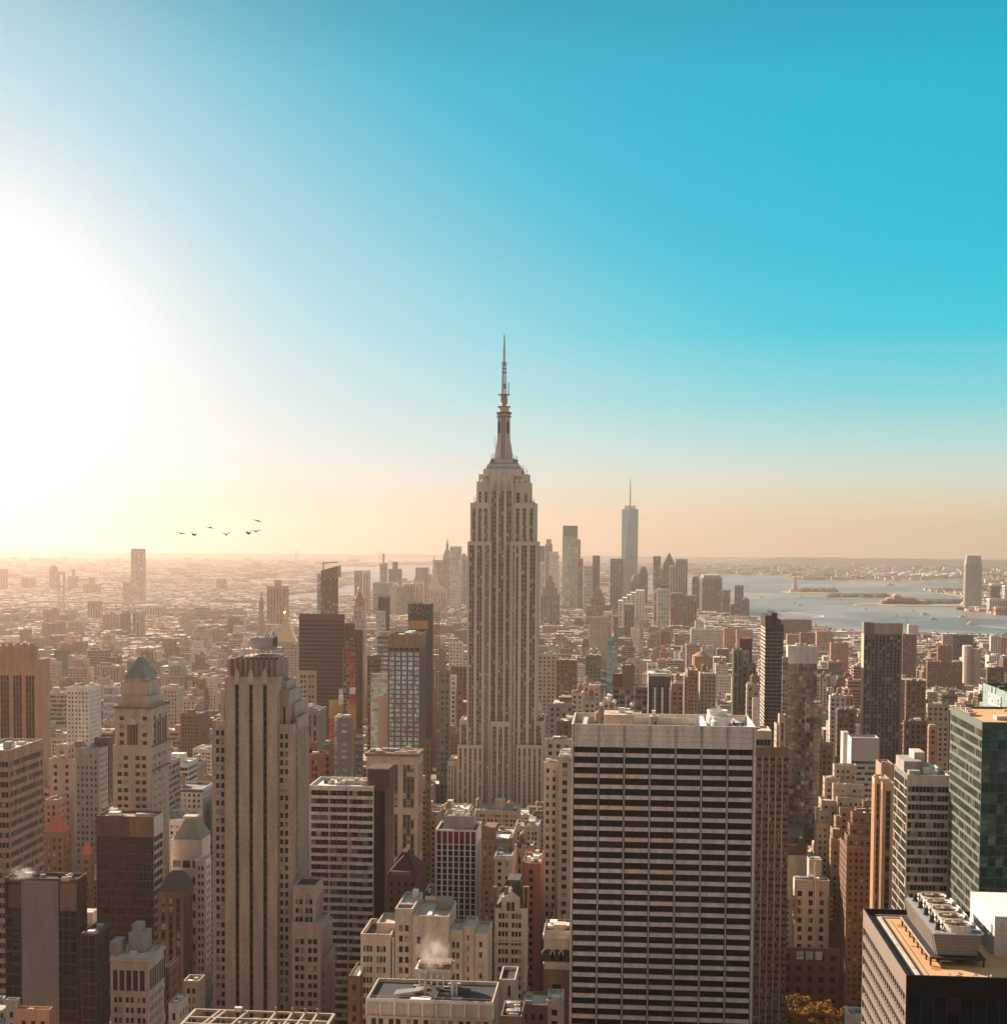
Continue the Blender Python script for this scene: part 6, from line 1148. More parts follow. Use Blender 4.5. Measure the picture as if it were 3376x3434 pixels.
# right: west side buildings
for zx0, zx1, zy, Y, mt, v, lb in ((1190, 1330, 1235, 1500, 'brown', 1480, 'brown office with white roof edge right of the curved-crown tower'), (1165, 1265, 905, 2400, 'brown', 1170, 'tall grey-brown slab right behind the curved-crown tower'),
        (290, 520, 800, 3700, 'brown', 900, 'big grey-brown waterfront office with stepped top, left of the curved-crown tower'), (345, 435, 905, 3300, 'pink', 960, 'pink brick warehouse left of the river-front slabs'), (440, 555, 895, 3250, 'brown', 980, 'dark pink brick warehouse with grid windows'),
        (555, 670, 885, 3200, 'pink', 1000, 'bright pink brick warehouse with a taller right tower'), (655, 780, 965, 2700, 'orange', 1050, 'orange ziggurat-like apartment block left of the curved-crown tower'),
        (1205, 1278, 835, 3900, 'white', 905, 'white cube building at the river edge right of the curved-crown tower'), (1450, 1525, 905, 3000, 'pink', 1020, 'stepped pink residential tower near the river, far right'),
        (1530, 1668, 910, 3000, 'charcoal', 1030, 'dark bronze apartment tower with crown frames near the river'), (1340, 1590, 1100, 2300, 'brown', 1240, 'long brown gridded apartment slab at the far right'),
        (1415, 1510, 985, 2800, 'red', 1080, 'red brick block under the stepped pink tower'), (1765, 1885, 1140, 1900, 'brown', 1250, 'dark gridded apartment block above the sign tower'),
        (1790, 1860, 915, 3100, 'concrete', 1000, 'pale glassy riverside tower at the far right'), (1340, 1495, 1400, 1250, 'tan', 1690, 'stepped tan block with bright left face right of the brown office'), (1350, 1410, 1560, 1180, 'orange', 1690, 'small lit orange block under the stepped tan block, far right'),
        (1175, 1340, 1520, 1150, 'brown', 1690, 'brown mid-rise cluster block right of the curved-crown tower foot'), (1860, 1904, 925, 3200, 'pink', 1000, 'pink riverside tower touching the right edge'),
        (585, 670, 1690, 1050, 'brown', 1800, 'dark narrow block in shadow right of the lower mirrored block'), (700, 830, 1440, 1150, 'brown', 1600, 'dark brown block with red strip left of the curved-crown tower'),
        (650, 760, 1340, 1400, 'white', 1450, 'small bright white block with tanks left of the curved-crown tower')):
    hero('west_side_block', lb, None, 4, zx0, zx1, zy, Y, PU(mt, bay=4.5, fh=4.4), sw=-9, vis=v, bits=5, tank=.5 if Y < 1600 else 0, parts=Y < 1900)
for zx, zw in ((1602, 58), (1660, 60)):
    b = Bld('round_slab_tower', ('left' if zx == 1602 else 'right') + ' one of two tall sunlit curved apartment slabs near the river, far right', 'apartment tower', 'the left curved slab' if zx == 1602 else 'the right curved slab')
    Y = 2500; g = lambda a, c_: at(*S(4, a, c_), Y); x0, x1, z1 = g(zx, 990).x, g(zx + zw, 990).x, g(zx + 20, 985 if zx == 1602 else 1008).z
    n = 9; P = [(x0 + (x1 - x0) * i / n, Y - 6 * math.sin(math.pi * i / n)) for i in range(n + 1)] + [(x1, Y + 16), (x0, Y + 16)]
    b.p('wall').prism(P, 0, z1, 'wall_limestone'); q = b.p('balcony')
    for k in range(28): q.prism([(p[0], p[1] - .5) for p in P[:-2]] + [(x1, Y + 3), (x0, Y + 3)], z1 - 4 - k * 3.4, z1 - 3.2 - k * 3.4, 'wall_pink')
    b.bx.append((x0, x1, Y - 4, Y + 16, 0, z1)); b.done(vis=S(4, 0, 1250)[1])
# ------------------------------------------------------------------ downtown and far towers (each a single small mesh)
def far(label, c, zx0, zx1, zy, Y, wall='grey', glass=None, sw=0, ref=None, vis=None, more=None, name='downtown_tower', fh=12, bay=9, cat='skyscraper', dep=40, parts=False):
    b = Bld(name, label, cat, ref); a = S(c, zx0, zy); d = S(c, zx1, zy)
    s_ = CURT(wall, glass, fh=fh, bay=bay, top=4) if glass else VS(wall, 'umber', bay=bay, fh=fh, top=8)
    b.px(a[0], d[0], a[1], Y, dep, s_, sw=sw / 2.1156 if sw else None, faces='FLR', roof='roof_grey', par=0)
    if more: more(b)
    b.done(vis=S(c, 0, vis or zy + 200)[1], parts=parts); return b
def cap(kind, h, t=.3, mat='wall_grey'):
    def f(b):
        x0, x1, y0, y1, z0, z1 = b.bx[0]; q = b.p('roof')
        if kind == 'pyr': q.pyramid(x0, x1, y0, y1, z1, z1 + h, mat, t)
        if kind == 'box': m = (x1 - x0) * t; q.box(x0 + m, x1 - m, y0 + m, y1 - m, z1, z1 + h, mat)
        if kind == 'tier':
            for k in range(3): m = (x1 - x0) * .13 * (k + 1); q.box(x0 + m, x1 - m, y0 + m, y1 - m, z1 + h * k / 3, z1 + h * (k + 1) / 3, mat)
        if kind == 'dome': q.lathe((x0 + x1) / 2, (y0 + y1) / 2, [((x1 - x0) * .48 * math.cos(a), z1 + h * math.sin(a)) for a in np.linspace(0, 1.45, 6)], mat, 14)
        if kind == 'cupola': q.pyramid(x0, x1, y0, y1, z1, z1 + h * .35, mat, .5); q.lathe((x0 + x1) / 2, (y0 + y1) / 2, [((x1 - x0) * .2, z1 + h * .35), ((x1 - x0) * .2, z1 + h * .6), ((x1 - x0) * .1, z1 + h * .75), (.5, z1 + h)], mat, 10)
    return f
T = [
 ('pale tower at the left of the downtown cluster, partly behind the central skyscraper', 3, 322, 372, 390, 5300, 'concrete', None, 0, None, cap('box', 60, .05, 'wall_charcoal')),
 ('slim rounded grey tower left of the stacked-box tower downtown', 3, 376, 424, 262, 5450, 'grey', None, 0, 'the slim rounded tower', cap('box', 18, .15)),
 ('dark stepped old block at the foot of the stacked-box tower', 3, 342, 476, 620, 4200, 'slategrey', None, 0, 'the dark stepped block', cap('tier', 55, 0, 'wall_slategrey')),
 ('tall grey glass tower with dark top, second tallest right of the central skyscraper', 3, 499, 606, 205, 5300, 'slategrey', 'glass_tealpale', 0, 'the dark-topped glass tower', cap('box', 38, .02, 'wall_charcoal')),
 ('thin green-grey slab tight against the right of the dark-topped glass tower', 3, 607, 625, 230, 5500, 'olive', None, 0, None, None),
 ('short dark slab right of the dark-topped glass tower', 3, 607, 643, 366, 5200, 'charcoal', None, 0, None, None),
 ('pale gridded tower with white piers, between two dark towers downtown', 3, 651, 712, 415, 5000, 'white', 'glass_tealpale', 0, 'the white-piered downtown tower', None),
 ('dark slim tower with flared crown right of the white-piered downtown tower', 3, 713, 763, 345, 5400, 'charcoal', 'glass_dark', 0, 'the dark slim downtown tower', None),
 ('big brown-grey block tower with lit left face, left of the tapering glass spire', 3, 838, 932, 367, 5300, 'slategrey', None, -38, 'the brown downtown block', None),
 ('brown stepped ziggurat block below the brown downtown block', 3, 700, 800, 640, 4300, 'brown', None, 0, 'the brown ziggurat', cap('tier', 34, 0, 'wall_brown')),
 ('lower brown base block with setbacks around the ziggurat', 3, 668, 842, 700, 4280, 'brown', None, 0, None, None),
 ('dark domed tower immediately right of the tapering glass spire', 3, 1036, 1104, 475, 5600, 'charcoal', None, 0, 'the domed downtown tower', cap('dome', 30, 0, 'wall_charcoal')),
 ('low dark dome-topped block in front of the tapering glass spire', 3, 985, 1050, 530, 5200, 'slategrey', None, 0, None, cap('dome', 26, 0, 'wall_slategrey')),
 ('thin dark tower flaring upward, first right of the domed tower', 3, 1143, 1196, 350, 5500, 'brown', 'glass_mirrordk', -3, 'the flaring dark tower', None),
 ('small dark tower between the flaring tower and the peaked tower', 3, 1196, 1214, 437, 5600, 'olive', None, 0, None, None),
 ('dark tower with pyramid peak among the river-side downtown towers', 3, 1213, 1300, 412, 5600, 'charcoal', None, 0, 'the peaked downtown tower', cap('pyr', 48, .05, 'wall_charcoal')),
 ('pale green lit slab face in front of the peaked tower', 3, 1261, 1300, 413, 5500, 'cream', None, 0, None, None),
 ('banded grey slab tower right of the peaked tower', 3, 1302, 1387, 370, 5500, 'grey', None, 0, 'the banded downtown slab', None),
 ('dark angular block with sloped corner, right of the banded downtown slab', 3, 1420, 1490, 520, 5500, 'charcoal', 'glass_tealdk', 0, None, cap('pyr', 14, .7, 'wall_charcoal')),
 ('wide grey stepped office tower with lit left edge at the water, right of downtown', 3, 1490, 1632, 505, 5200, 'slategrey', None, -30, 'the wide waterfront tower', cap('box', 10, .08)),
 ('dark blue-grey stepped block right of the wide waterfront tower', 3, 1632, 1690, 590, 5000, 'charcoal', None, 0, None, None),
 ('slim brown-grey tower standing alone before the bay', 3, 1722, 1784, 556, 5000, 'slategrey', None, -3, 'the lone bay tower', None),
 ('dark blocky tower attached to the right of the lone bay tower', 3, 1772, 1826, 655, 4950, 'charcoal', None, 0, None, cap('box', 8, .3)),
 ('slim tan tower with lit face below the peaked tower', 3, 1143, 1172, 592, 4300, 'limestone', None, 0, None, None),
 ('translucent pale glass tower in front of downtown with dark notch', 3, 1174, 1258, 580, 4000, 'concrete', 'glass_tealpale', 0, 'the pale notched glass tower', cap('box', 10, .25, 'wall_charcoal')),
 ('brown slab tower with lit left half, left one of a similar pair', 3, 1267, 1352, 612, 4200, 'brown', None, -6, 'the left brown slab', None),
 ('brown slab tower, right one of a similar pair near the waterfront', 3, 1356, 1454, 628, 4200, 'brown', None, -6, None, None),
 ('dark tan split tower below the white stepped block', 3, 937, 1008, 692, 3600, 'slategrey', None, -24, 'the twin-faced downtown tower', None),
 ('white low block beside the stepped bright white block', 3, 788, 850, 745, 3500, 'white', None, 0, None, None),
 ('dark waterfront block with glass base far right of downtown', 3, 1690, 1722, 690, 4900, 'charcoal', None, 0, None, None),
 # left of the central skyscraper
 ('grey slab tower with thin piers, leftmost of the cluster left of the central skyscraper', 2, 1376, 1448, 378, 5400, 'grey', None, 0, 'the grey piered slab', None),
 ('stepped stone tower with pointed cupola left of the wavy silver tower', 2, 1450, 1500, 352, 5500, 'grey', None, 0, 'the cupola tower', cap('cupola', 75, 0, 'wall_grey')),
 ('tall wavy silver tower just left of the central skyscraper', 2, 1500, 1575, 280, 5200, 'concrete', 'glass_tealpale', 0, 'the wavy silver tower', None),
 ('grey-green block tower tucked between the wavy silver tower and central skyscraper', 2, 1575, 1614, 360, 5500, 'olive', None, 0, None, cap('pyr', 16, .3)),
 ('dark glass block with notched top left of the grey piered slab', 2, 1256, 1342, 430, 5700, 'charcoal', 'glass_tealdk', 0, 'the notched dark block', None),
 ('low grey block joining the notched dark block on its right', 2, 1342, 1375, 478, 5600, 'grey', None, 0, None, None),
 ('pale columned courthouse tower with reddish pyramid top', 2, 1238, 1308, 530, 4800, 'white', None, 0, 'the red-peaked courthouse', cap('pyr', 50, .02, 'wall_pink')),
 ('cream municipal block with ornate rooftop spire', 2, 1342, 1420, 580, 4700, 'limestone', None, 0, None, cap('cupola', 110, 0, 'wall_cream')),
 ('cream stone block with twin peaked corners below the wavy silver tower', 2, 1380, 1470, 590, 4600, 'cream', None, 0, None, cap('pyr', 12, .4, 'wall_cream')),
 ('wide flat grey block with banded face behind the thin black tower', 2, 952, 1075, 535, 4900, 'grey', 'glass_tealdk', 0, 'the wide flat grey block', None),
 ('narrow tower under construction with crane mast above the wide flat grey block', 2, 1001, 1045, 400, 5800, 'pink', None, 0, 'the tower under construction', cap('box', 40, .42, 'wall_red')),
 ('dark bulky tower with chimney-like top right of the tower under construction', 2, 1062, 1148, 440, 5600, 'charcoal', None, 0, None, cap('box', 28, .3, 'wall_charcoal')),
 ('pale striped tower in front of the bulky dark tower', 2, 1090, 1122, 538, 4800, 'white', None, 0, None, None),
 ('grey-green block between the striped tower and the courthouse', 2, 1122, 1172, 560, 4700, 'olive', None, 0, None, None),
 ('brownish block with dark roof left of the courthouse', 2, 1172, 1236, 548, 4750, 'slategrey', None, 0, None, None),
 ('twin-shafted grey tower above the gold-cupola campanile', 2, 820, 862, 452, 4900, 'grey', None, 0, 'the twin-shafted tower', None),
 ('right shaft of the twin tower, ribbed concrete, above the campanile', 2, 862, 922, 450, 4950, 'concrete', None, 0, None, None),
 ('pinkish lit slab block with rooftop stub, left of the slant-topped tower', 2, 200, 332, 562, 3800, 'pink', None, 0, 'the pinkish slab', cap('box', 16, .33, 'wall_pink')),
 # far left
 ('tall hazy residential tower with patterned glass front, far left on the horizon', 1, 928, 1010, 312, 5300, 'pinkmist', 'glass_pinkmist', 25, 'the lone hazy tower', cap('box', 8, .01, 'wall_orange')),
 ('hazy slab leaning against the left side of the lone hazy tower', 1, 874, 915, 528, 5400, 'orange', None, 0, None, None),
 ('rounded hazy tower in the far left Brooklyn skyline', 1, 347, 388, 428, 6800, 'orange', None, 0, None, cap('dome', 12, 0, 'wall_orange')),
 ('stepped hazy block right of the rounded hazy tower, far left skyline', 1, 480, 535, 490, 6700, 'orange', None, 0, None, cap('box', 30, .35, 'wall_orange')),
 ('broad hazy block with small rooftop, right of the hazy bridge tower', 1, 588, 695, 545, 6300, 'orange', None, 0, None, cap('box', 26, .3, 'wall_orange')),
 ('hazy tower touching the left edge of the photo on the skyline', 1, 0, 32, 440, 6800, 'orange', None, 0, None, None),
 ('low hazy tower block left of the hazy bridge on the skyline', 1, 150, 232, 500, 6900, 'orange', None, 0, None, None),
 ('hazy slab block below the suspension bridge deck, far left', 1, 620, 712, 665, 4300, 'orange', None, 12, None, None),
 ('pale twin riverside apartment slab under the lone hazy tower', 1, 945, 1045, 700, 4600, 'cream', None, 90, None, None),
 ('lit cream riverside apartment slab right of the lone hazy tower', 1, 1060, 1155, 700, 4500, 'cream', None, 0, None, None),
 ('distant hazy block above the low boroughs, left of the birds', 1, 1535, 1595, 515, 7000, 'grey', None, 0, None, cap('box', 6, .1)),
 ('broad faint distant block left of the suspension bridge on the horizon', 1, 1325, 1415, 400, 12000, 'grey', None, 0, None, None),
 ('second faint distant block near the left tower of the far bridge', 1, 1785, 1845, 405, 12000, 'grey', None, 0, None, cap('box', 12, .2)),
 ('dark hazy slab block at middle left below the lone hazy tower', 1, 940, 990, 740, 3500, 'grey', None, 0, None, None),
]

for t in T: far(t[0], t[1], t[2], t[3], t[4], t[5], t[6], t[7], t[8], t[9], None, t[10])
def whitestep():
    b = Bld('stepped_white_block', 'bright white building climbing in steps to the right, below the tapering glass spire', 'building', 'the white stepped block'); Y = 4100
    for i, (a, c_, zy) in enumerate(((893, 925, 665), (925, 955, 645), (955, 985, 625), (985, 1020, 608), (1020, 1083, 592))): p, d = S(3, a, zy), S(3, c_, zy); b.px(p[0], d[0] - .05, p[1], Y + i * .5, 60, PU('white', fh=7, bay=9), faces='F', roof='roof_white', par=0)
    b.done(vis=S(3, 0, 720)[1], parts=False)
whitestep()
def jenga():
    b = Bld('stacked_box_tower', 'pale downtown tower of irregular stacked boxes with ragged top', 'skyscraper', 'the stacked-box tower'); Y = 5000; r = random.Random(8)
    z = 0; A, B_ = at(*S(3, 402, 400), Y), at(*S(3, 476, 400), Y); zt = at(*S(3, 440, 322), Y).z
    while z < zt:
        h = r.choice((4, 8, 8, 12)); m = r.uniform(0, 5) if z > zt * .45 else r.uniform(0, 1.5); b.p('wall').box(A.x + m, B_.x - r.uniform(0, 5 if z > zt * .5 else 1), Y + r.uniform(0, 5), Y + 38, z, z + h - .6, 'wall_concrete'); b.p('wall').box(A.x + 5, B_.x - 5, Y + 5, Y + 34, z + h - .6, z + h, 'glass_tealdk'); z += h
    b.bx.append((A.x, B_.x, Y, Y + 38, 0, zt)); b.done(vis=S(3, 0, 560)[1], parts=False)
jenga()
def wtc():
    e0 = lambda x, y: (2060 + x / 4.61, 1580 + y / 4.61); Y = 5870.
    a, c_ = at(*e0(118, 585), Y), at(*e0(368, 585), Y); cx = (a.x + c_.x) / 2; r = (c_.x - a.x) / 2; cy = Y + r; zt = a.z; zb = at(*e0(240, 1790), Y).z
    b = Bld('glass_spire_tower', 'tallest downtown glass tower with tapering triangular facets and thin mast', 'skyscraper', 'the tapering glass spire')
    q = b.p('glazing'); B4 = [(cx - r, cy - r, zb), (cx + r, cy - r, zb), (cx + r, cy + r, zb), (cx - r, cy + r, zb)]; T4 = [(cx, cy - r, zt), (cx + r, cy, zt), (cx, cy + r, zt), (cx - r, cy, zt)]
    for i in range(4):
        q.add([B4[i], B4[(i + 1) % 4], T4[i]], [(0, 1, 2)], 'glass_wtc'); q.add([T4[i - 1], B4[i], T4[i]], [(0, 1, 2)], 'glass_wtc')
    q.add(T4, [(0, 1, 2, 3)], 'wall_concrete'); q.box(cx - r, cx + r, cy - r, cy + r, 0, zb, 'glass_wtc')
    e = b.p('edge_trim')
    for i in range(4): e.bar(B4[i], T4[i], .9, 'chrome'); e.bar(B4[(i + 1) % 4], T4[i], .9, 'chrome'); e.bar(T4[i - 1], T4[i], 1., 'chrome')
    z = lambda y: at(*e0(245, y), Y).z
    rg = b.p('roof_ring')
    for k in range(16):
        t0, t1 = 2 * math.pi * k / 16, 2 * math.pi * (k + 1) / 16; R2 = r * .64; p0, p1 = (cx + R2 * math.cos(t0), cy + R2 * math.sin(t0)), (cx + R2 * math.cos(t1), cy + R2 * math.sin(t1))
        for zz in (z(578), z(556), z(536)): rg.bar((*p0, zz), (*p1, zz), 1.6, 'dark_steel')
        rg.bar((*p0, zt), (*p1, z(536)), .8, 'dark_steel'); rg.bar((*p0, zt - 1), (*p0, z(536)), .8, 'dark_steel')
    m = b.p('mast'); m.lathe(cx, cy, [(2.6, zt), (2.2, z(430)), (1.8, z(300)), (1.3, z(170)), (.3, z(80))], 'dark_steel', 8)
    for y, rr in ((415, 4.2), (360, 3), (315, 3), (260, 3), (205, 2.4), (165, 2)): m.lathe(cx, cy, [(rr, z(y)), (rr, z(y) + 2.5)], 'dark_steel', 8)
    for s_ in (-1, 1): m.bar((cx + s_ * r * .62, cy, z(536)), (cx, cy, z(425)), .5, 'dark_steel')
    b.bx.append((cx - r, cx + r, cy - r, cy + r, 0, zt)); b.done(vis=1935)
wtc()
def gs():
    Y = 5800.; g = lambda zx, zy: at(*S(4, zx, zy), Y); b = Bld('river_glass_tower', 'solitary rounded glass tower across the river at the far right horizon', 'skyscraper', 'the lone river tower')
    a, c_ = g(1608, 700).x, g(1726, 700).x; cy = Y + 25; m = (a + c_) / 2; r = (c_ - a) / 2; z1, z2 = g(1660, 410).z, g(1660, 346).z
    def ring(f): return [(m - r * f, cy - 18), (m - r * f * .6, cy - 25), (m + r * f * .5, cy - 25), (m + r * f, cy - 18), (m + r * f, cy + 20), (m - r * f, cy + 20)]
    q = b.p('glazing'); q.prism(ring(1.), 0, z1, 'glass_gs', ring(.96)); q.prism(ring(.96), z1, z2, 'glass_gs', ring(.78)); l = b.p('floor_rib')
    for k in range(44): zz = z2 * k / 44; l.prism(ring(1.004 if zz < z1 else .9), zz, zz + .7, 'wall_grey')  # thin grey rings around the glazing
    b.bx.append((a, c_, Y, Y + 45, 0, z2)); b.done(vis=2040, parts=False)
gs()
for (label, zx0, zx1, zy, Y, wl, gl) in (('dark brown tower right of the lone river tower', 1790, 1856, 558, 6200, 'umber', None), ('pale blue glass tower cut by the right edge beside the lone river tower', 1888, 1935, 558, 6000, 'white', 'glass_blue'), ('low banded white block at the foot of the lone river tower', 1780, 1852, 650, 5500, 'white', None),
        ('pink round-fronted riverside block at the far right edge', 1825, 1935, 712, 5300, 'pink', None), ('cream riverside block behind the pink round-fronted one', 1855, 1935, 655, 5500, 'cream', None)):
    far(label, 4, zx0, zx1, zy, Y, wl, gl, vis=zy + 60, dep=40)

# ------------------------------------------------------------------ ground, water, hills
def setting(name, q, org=(0, 0, 0), kind='structure'):
    o = q.build(name, None, org); o['kind'] = kind; return o
def gmat():
    m, b, t = base('urban_ground', .9, 0, .1); n = t.nodes; l = t.links; tc = n.new('ShaderNodeTexCoord')
    v = n.new('ShaderNodeTexVoronoi'); v.inputs['Scale'].default_value = .02; l.new(tc.outputs['Object'], v.inputs[0]); s_ = n.new('ShaderNodeSeparateColor'); l.new(v.outputs['Color'], s_.inputs[0])
    cr = n.new('ShaderNodeValToRGB'); e = cr.color_ramp.elements; e[0].color = (.07, .06, .045, 1); e[1].color = (.62, .5, .4, 1); e[1].position = .97
    for p, c in ((.35, (.12, .11, .07)), (.6, (.2, .15, .11)), (.8, (.32, .24, .18))): q = e.new(p); q.color = (*c, 1)
    l.new(s_.outputs[0], cr.inputs[0]); n2 = n.new('ShaderNodeTexNoise'); n2.inputs['Scale'].default_value = .0008; n2.inputs['Detail'].default_value = 6; l.new(tc.outputs['Object'], n2.inputs[0])
    mr = n.new('ShaderNodeMapRange'); mr.inputs[1].default_value = .45; mr.inputs[2].default_value = .6; l.new(n2.outputs[0], mr.inputs[0])
    mx = n.new('ShaderNodeMix'); mx.data_type = 'RGBA'; l.new(mr.outputs[0], mx.inputs[0]); l.new(cr.outputs[0], mx.inputs[6]); mx.inputs[7].default_value = (.10, .095, .06, 1)
    mm = n.new('ShaderNodeMath'); mm.operation = 'MULTIPLY'; mm.inputs[1].default_value = .6; l.new(mr.outputs[0], mm.inputs[0]); l.new(mm.outputs[0], mx.inputs[0]); l.new(mx.outputs[2], b.inputs['Base Color'])
gmat()
def wmat():
    m, b, t = base('bay_water', .16, 0, .16); n = t.nodes; l = t.links; b.inputs['Base Color'].default_value = (.24, .21, .18, 1); tc = n.new('ShaderNodeTexCoord')
    mp = n.new('ShaderNodeMapping'); mp.inputs['Scale'].default_value = (.02, .006, 1); l.new(tc.outputs['Object'], mp.inputs[0])
    x = n.new('ShaderNodeTexNoise'); x.inputs['Scale'].default_value = 1; x.inputs['Detail'].default_value = 8; x.inputs['Roughness'].default_value = .7; l.new(mp.outputs[0], x.inputs[0])
    bp = n.new('ShaderNodeBump'); bp.inputs['Strength'].default_value = .35; bp.inputs['Distance'].default_value = 6; l.new(x.outputs[0], bp.inputs['Height']); l.new(bp.outputs[0], b.inputs['Normal'])
    mr = n.new('ShaderNodeMapRange'); mr.inputs[3].default_value = .22; mr.inputs[4].default_value = .5; l.new(x.outputs[0], mr.inputs[0]); l.new(mr.outputs[0], b.inputs['Roughness'])
    y = n.new('ShaderNodeTexNoise'); y.inputs['Scale'].default_value = .0016; y.inputs['Detail'].default_value = 7; y.inputs['Distortion'].default_value = .8; l.new(tc.outputs['Object'], y.inputs[0])
    cr = n.new('ShaderNodeValToRGB'); e = cr.color_ramp.elements; e[0].position = .38; e[0].color = (.13, .135, .13, 1); e[1].position = .64; e[1].color = (.34, .29, .24, 1); l.new(y.outputs[0], cr.inputs[0]); l.new(cr.outputs[0], b.inputs['Base Color'])  # base colour noise paints rippled reflections as well as wind patches
wmat(); wallmat('asphalt', (.05, .048, .045), .2, streak=False); wallmat('pavement', (.22, .20, .18), .15, streak=False); wallmat('foliage', (.30, .17, .04), .5, streak=False); wallmat('foliage_far', (.10, .095, .05), .4, streak=False); wallmat('bark', (.10, .07, .05)); wallmat('foam', (.8, .78, .74), .1); wallmat('sand', (.42, .33, .23), .15, streak=False)
q = Q(); q.quads([[(-20000, -1500, 0), (14000, -1500, 0), (14000, 25600, 0), (-20000, 25600, 0)]], 'urban_ground'); setting('ground', q)
q = Q(); q.quads([[(-2600, -400, .05), (1300, -400, .05), (1300, 3900, .05), (-2600, 3900, .05)]], 'asphalt'); setting('street', q)
WATER = [[(2150, 1931), (2640, 1931), (2665, 1947), (3100, 1955), (3235, 1957), (3238, 1972), (3105, 1980), (3130, 1986), (3200, 1994), (3232, 2004), (3228, 2036), (3205, 2044), (3262, 2052), (3376, 2064), (3450, 2068), (3450, 2143), (3270, 2138), (2887, 2128), (2722, 2110), (2627, 2095), (2540, 2076), (2420, 2062), (2300, 2040), (2200, 2000), (2100, 1990)],
         [(1120, 1902), (1560, 1894), (1600, 1935), (1400, 1950), (1262, 1965), (1258, 1992), (1075, 2012), (950, 2020), (880, 2002), (1040, 1988), (1135, 1972), (1180, 1935)],
         [(685, 2020), (870, 2022), (940, 2036), (690, 2032)], [(1180, 1876), (1640, 1872), (1640, 1884), (1180, 1888)], [(820, 1940), (1020, 1938), (1030, 1944), (830, 1948)]]
WP = []
q = Q()
for poly in WATER:
    P = [atz(x, y, 1.) for x, y in poly]; WP.append([(p.x, p.y) for p in P]); q.add([tuple(p) for p in P], [tuple(range(len(P)))], 'bay_water')
setting('water', q)
def inpoly(x, y, P):
    c = False; j = len(P) - 1
    for i in range(len(P)):
        if (P[i][1] > y) != (P[j][1] > y) and x < (P[j][0] - P[i][0]) * (y - P[i][1]) / (P[j][1] - P[i][1]) + P[i][0]: c = not c
        j = i
    return c
def hills():
    q = Q(); r = random.Random(4)
    for (X0, X1, Y, hs, wd) in ((1250, 8200, 17500, ((0, 55), (.05, 84), (.3, 74), (.6, 52), (1, 40)), 3500), (-12000, 700, 23000, ((0, 20), (.25, 30), (.5, 18), (.72, 34), (.9, 22), (1, 4)), 2000)):
        n, m = 90, 8; V = []
        for i in range(n + 1):
            f = i / n; h = np.interp(f, [a for a, _ in hs], [b for _, b in hs]) * (1 + .10 * math.sin(i * .7) * math.sin(i * .23) + r.uniform(-.02, .02))
            for j in range(m + 1): g = j / m; V.append((X0 + (X1 - X0) * f, Y + wd * (g - .5), 1.5 + max(0, h * math.sin(math.pi * g) ** .7 * min(1, 12 * f if X0 > 0 else 1))))
        q.add(V, np.array([(i * (m + 1) + j, (i + 1) * (m + 1) + j, (i + 1) * (m + 1) + j + 1, i * (m + 1) + j + 1) for i in range(n) for j in range(m)]), 'foliage_far')
    setting('hills', q)
hills()
def islands():
    q = Q(); t = Q(); r = random.Random(6)
    for poly, trees in (([(2615, 1984), (2650, 1979), (2700, 1978), (2790, 1980), (2815, 1985), (2740, 1989), (2650, 1988)], ((2680, 2800), 1982, 40)), ([(2757, 2004), (2790, 1997), (2900, 1994), (2975, 1998), (2965, 2005), (2850, 2008)], ((2780, 2970), 2001, 60)),
                 ([(2925, 2026), (2960, 2019), (3080, 2016), (3232, 2016), (3232, 2032), (3000, 2031)], ((3060, 3225), 2022, 50)), ([(3105, 1981), (3180, 1980), (3232, 1972), (3232, 2000), (3205, 1996)], ((3130, 3230), 1984, 60)), ([(2860, 2026), (2925, 2023), (2930, 2027), (2870, 2029)], None)):
        P = [atz(x, y, 3.) for x, y in poly]; q.prism([(p.x, p.y) for p in P], 0, 3., 'sand')
        if trees:
            (a, b_), yy, n = trees
            for i in range(n * 3):
                p = atz(r.uniform(a, b_), yy + r.uniform(-1.5, 3), 3.)
                if inpoly(p.x, p.y, [(k.x, k.y) for k in P]): s_ = r.uniform(10, 24); t.lathe(p.x, p.y, [(s_, 3), (s_ * 1.2, 6), (s_ * .9, 3 + r.uniform(8, 13)), (s_ * .2, 3 + r.uniform(14, 17))], 'foliage_far', 7)
    setting('island', q); setting('island_trees', t, kind='stuff')
islands()
def park_patch():
    t = Q(); r = random.Random(12)
    for (x0, x1, y0, y1, n, g) in ((738, 790, 2092, 2118, 160, 'foliage'), (520, 545, 2115, 2125, 30, 'foliage')):
        for i in range(n): p = atz(r.uniform(x0, x1), r.uniform(y0, y1), 0); s_ = r.uniform(4, 8); t.lathe(p.x, p.y, [(s_, 5), (s_ * 1.2, 10), (s_ * .8, 16), (s_ * .2, 20)], g, 7)
    setting('park_trees', t, kind='stuff')
park_patch()

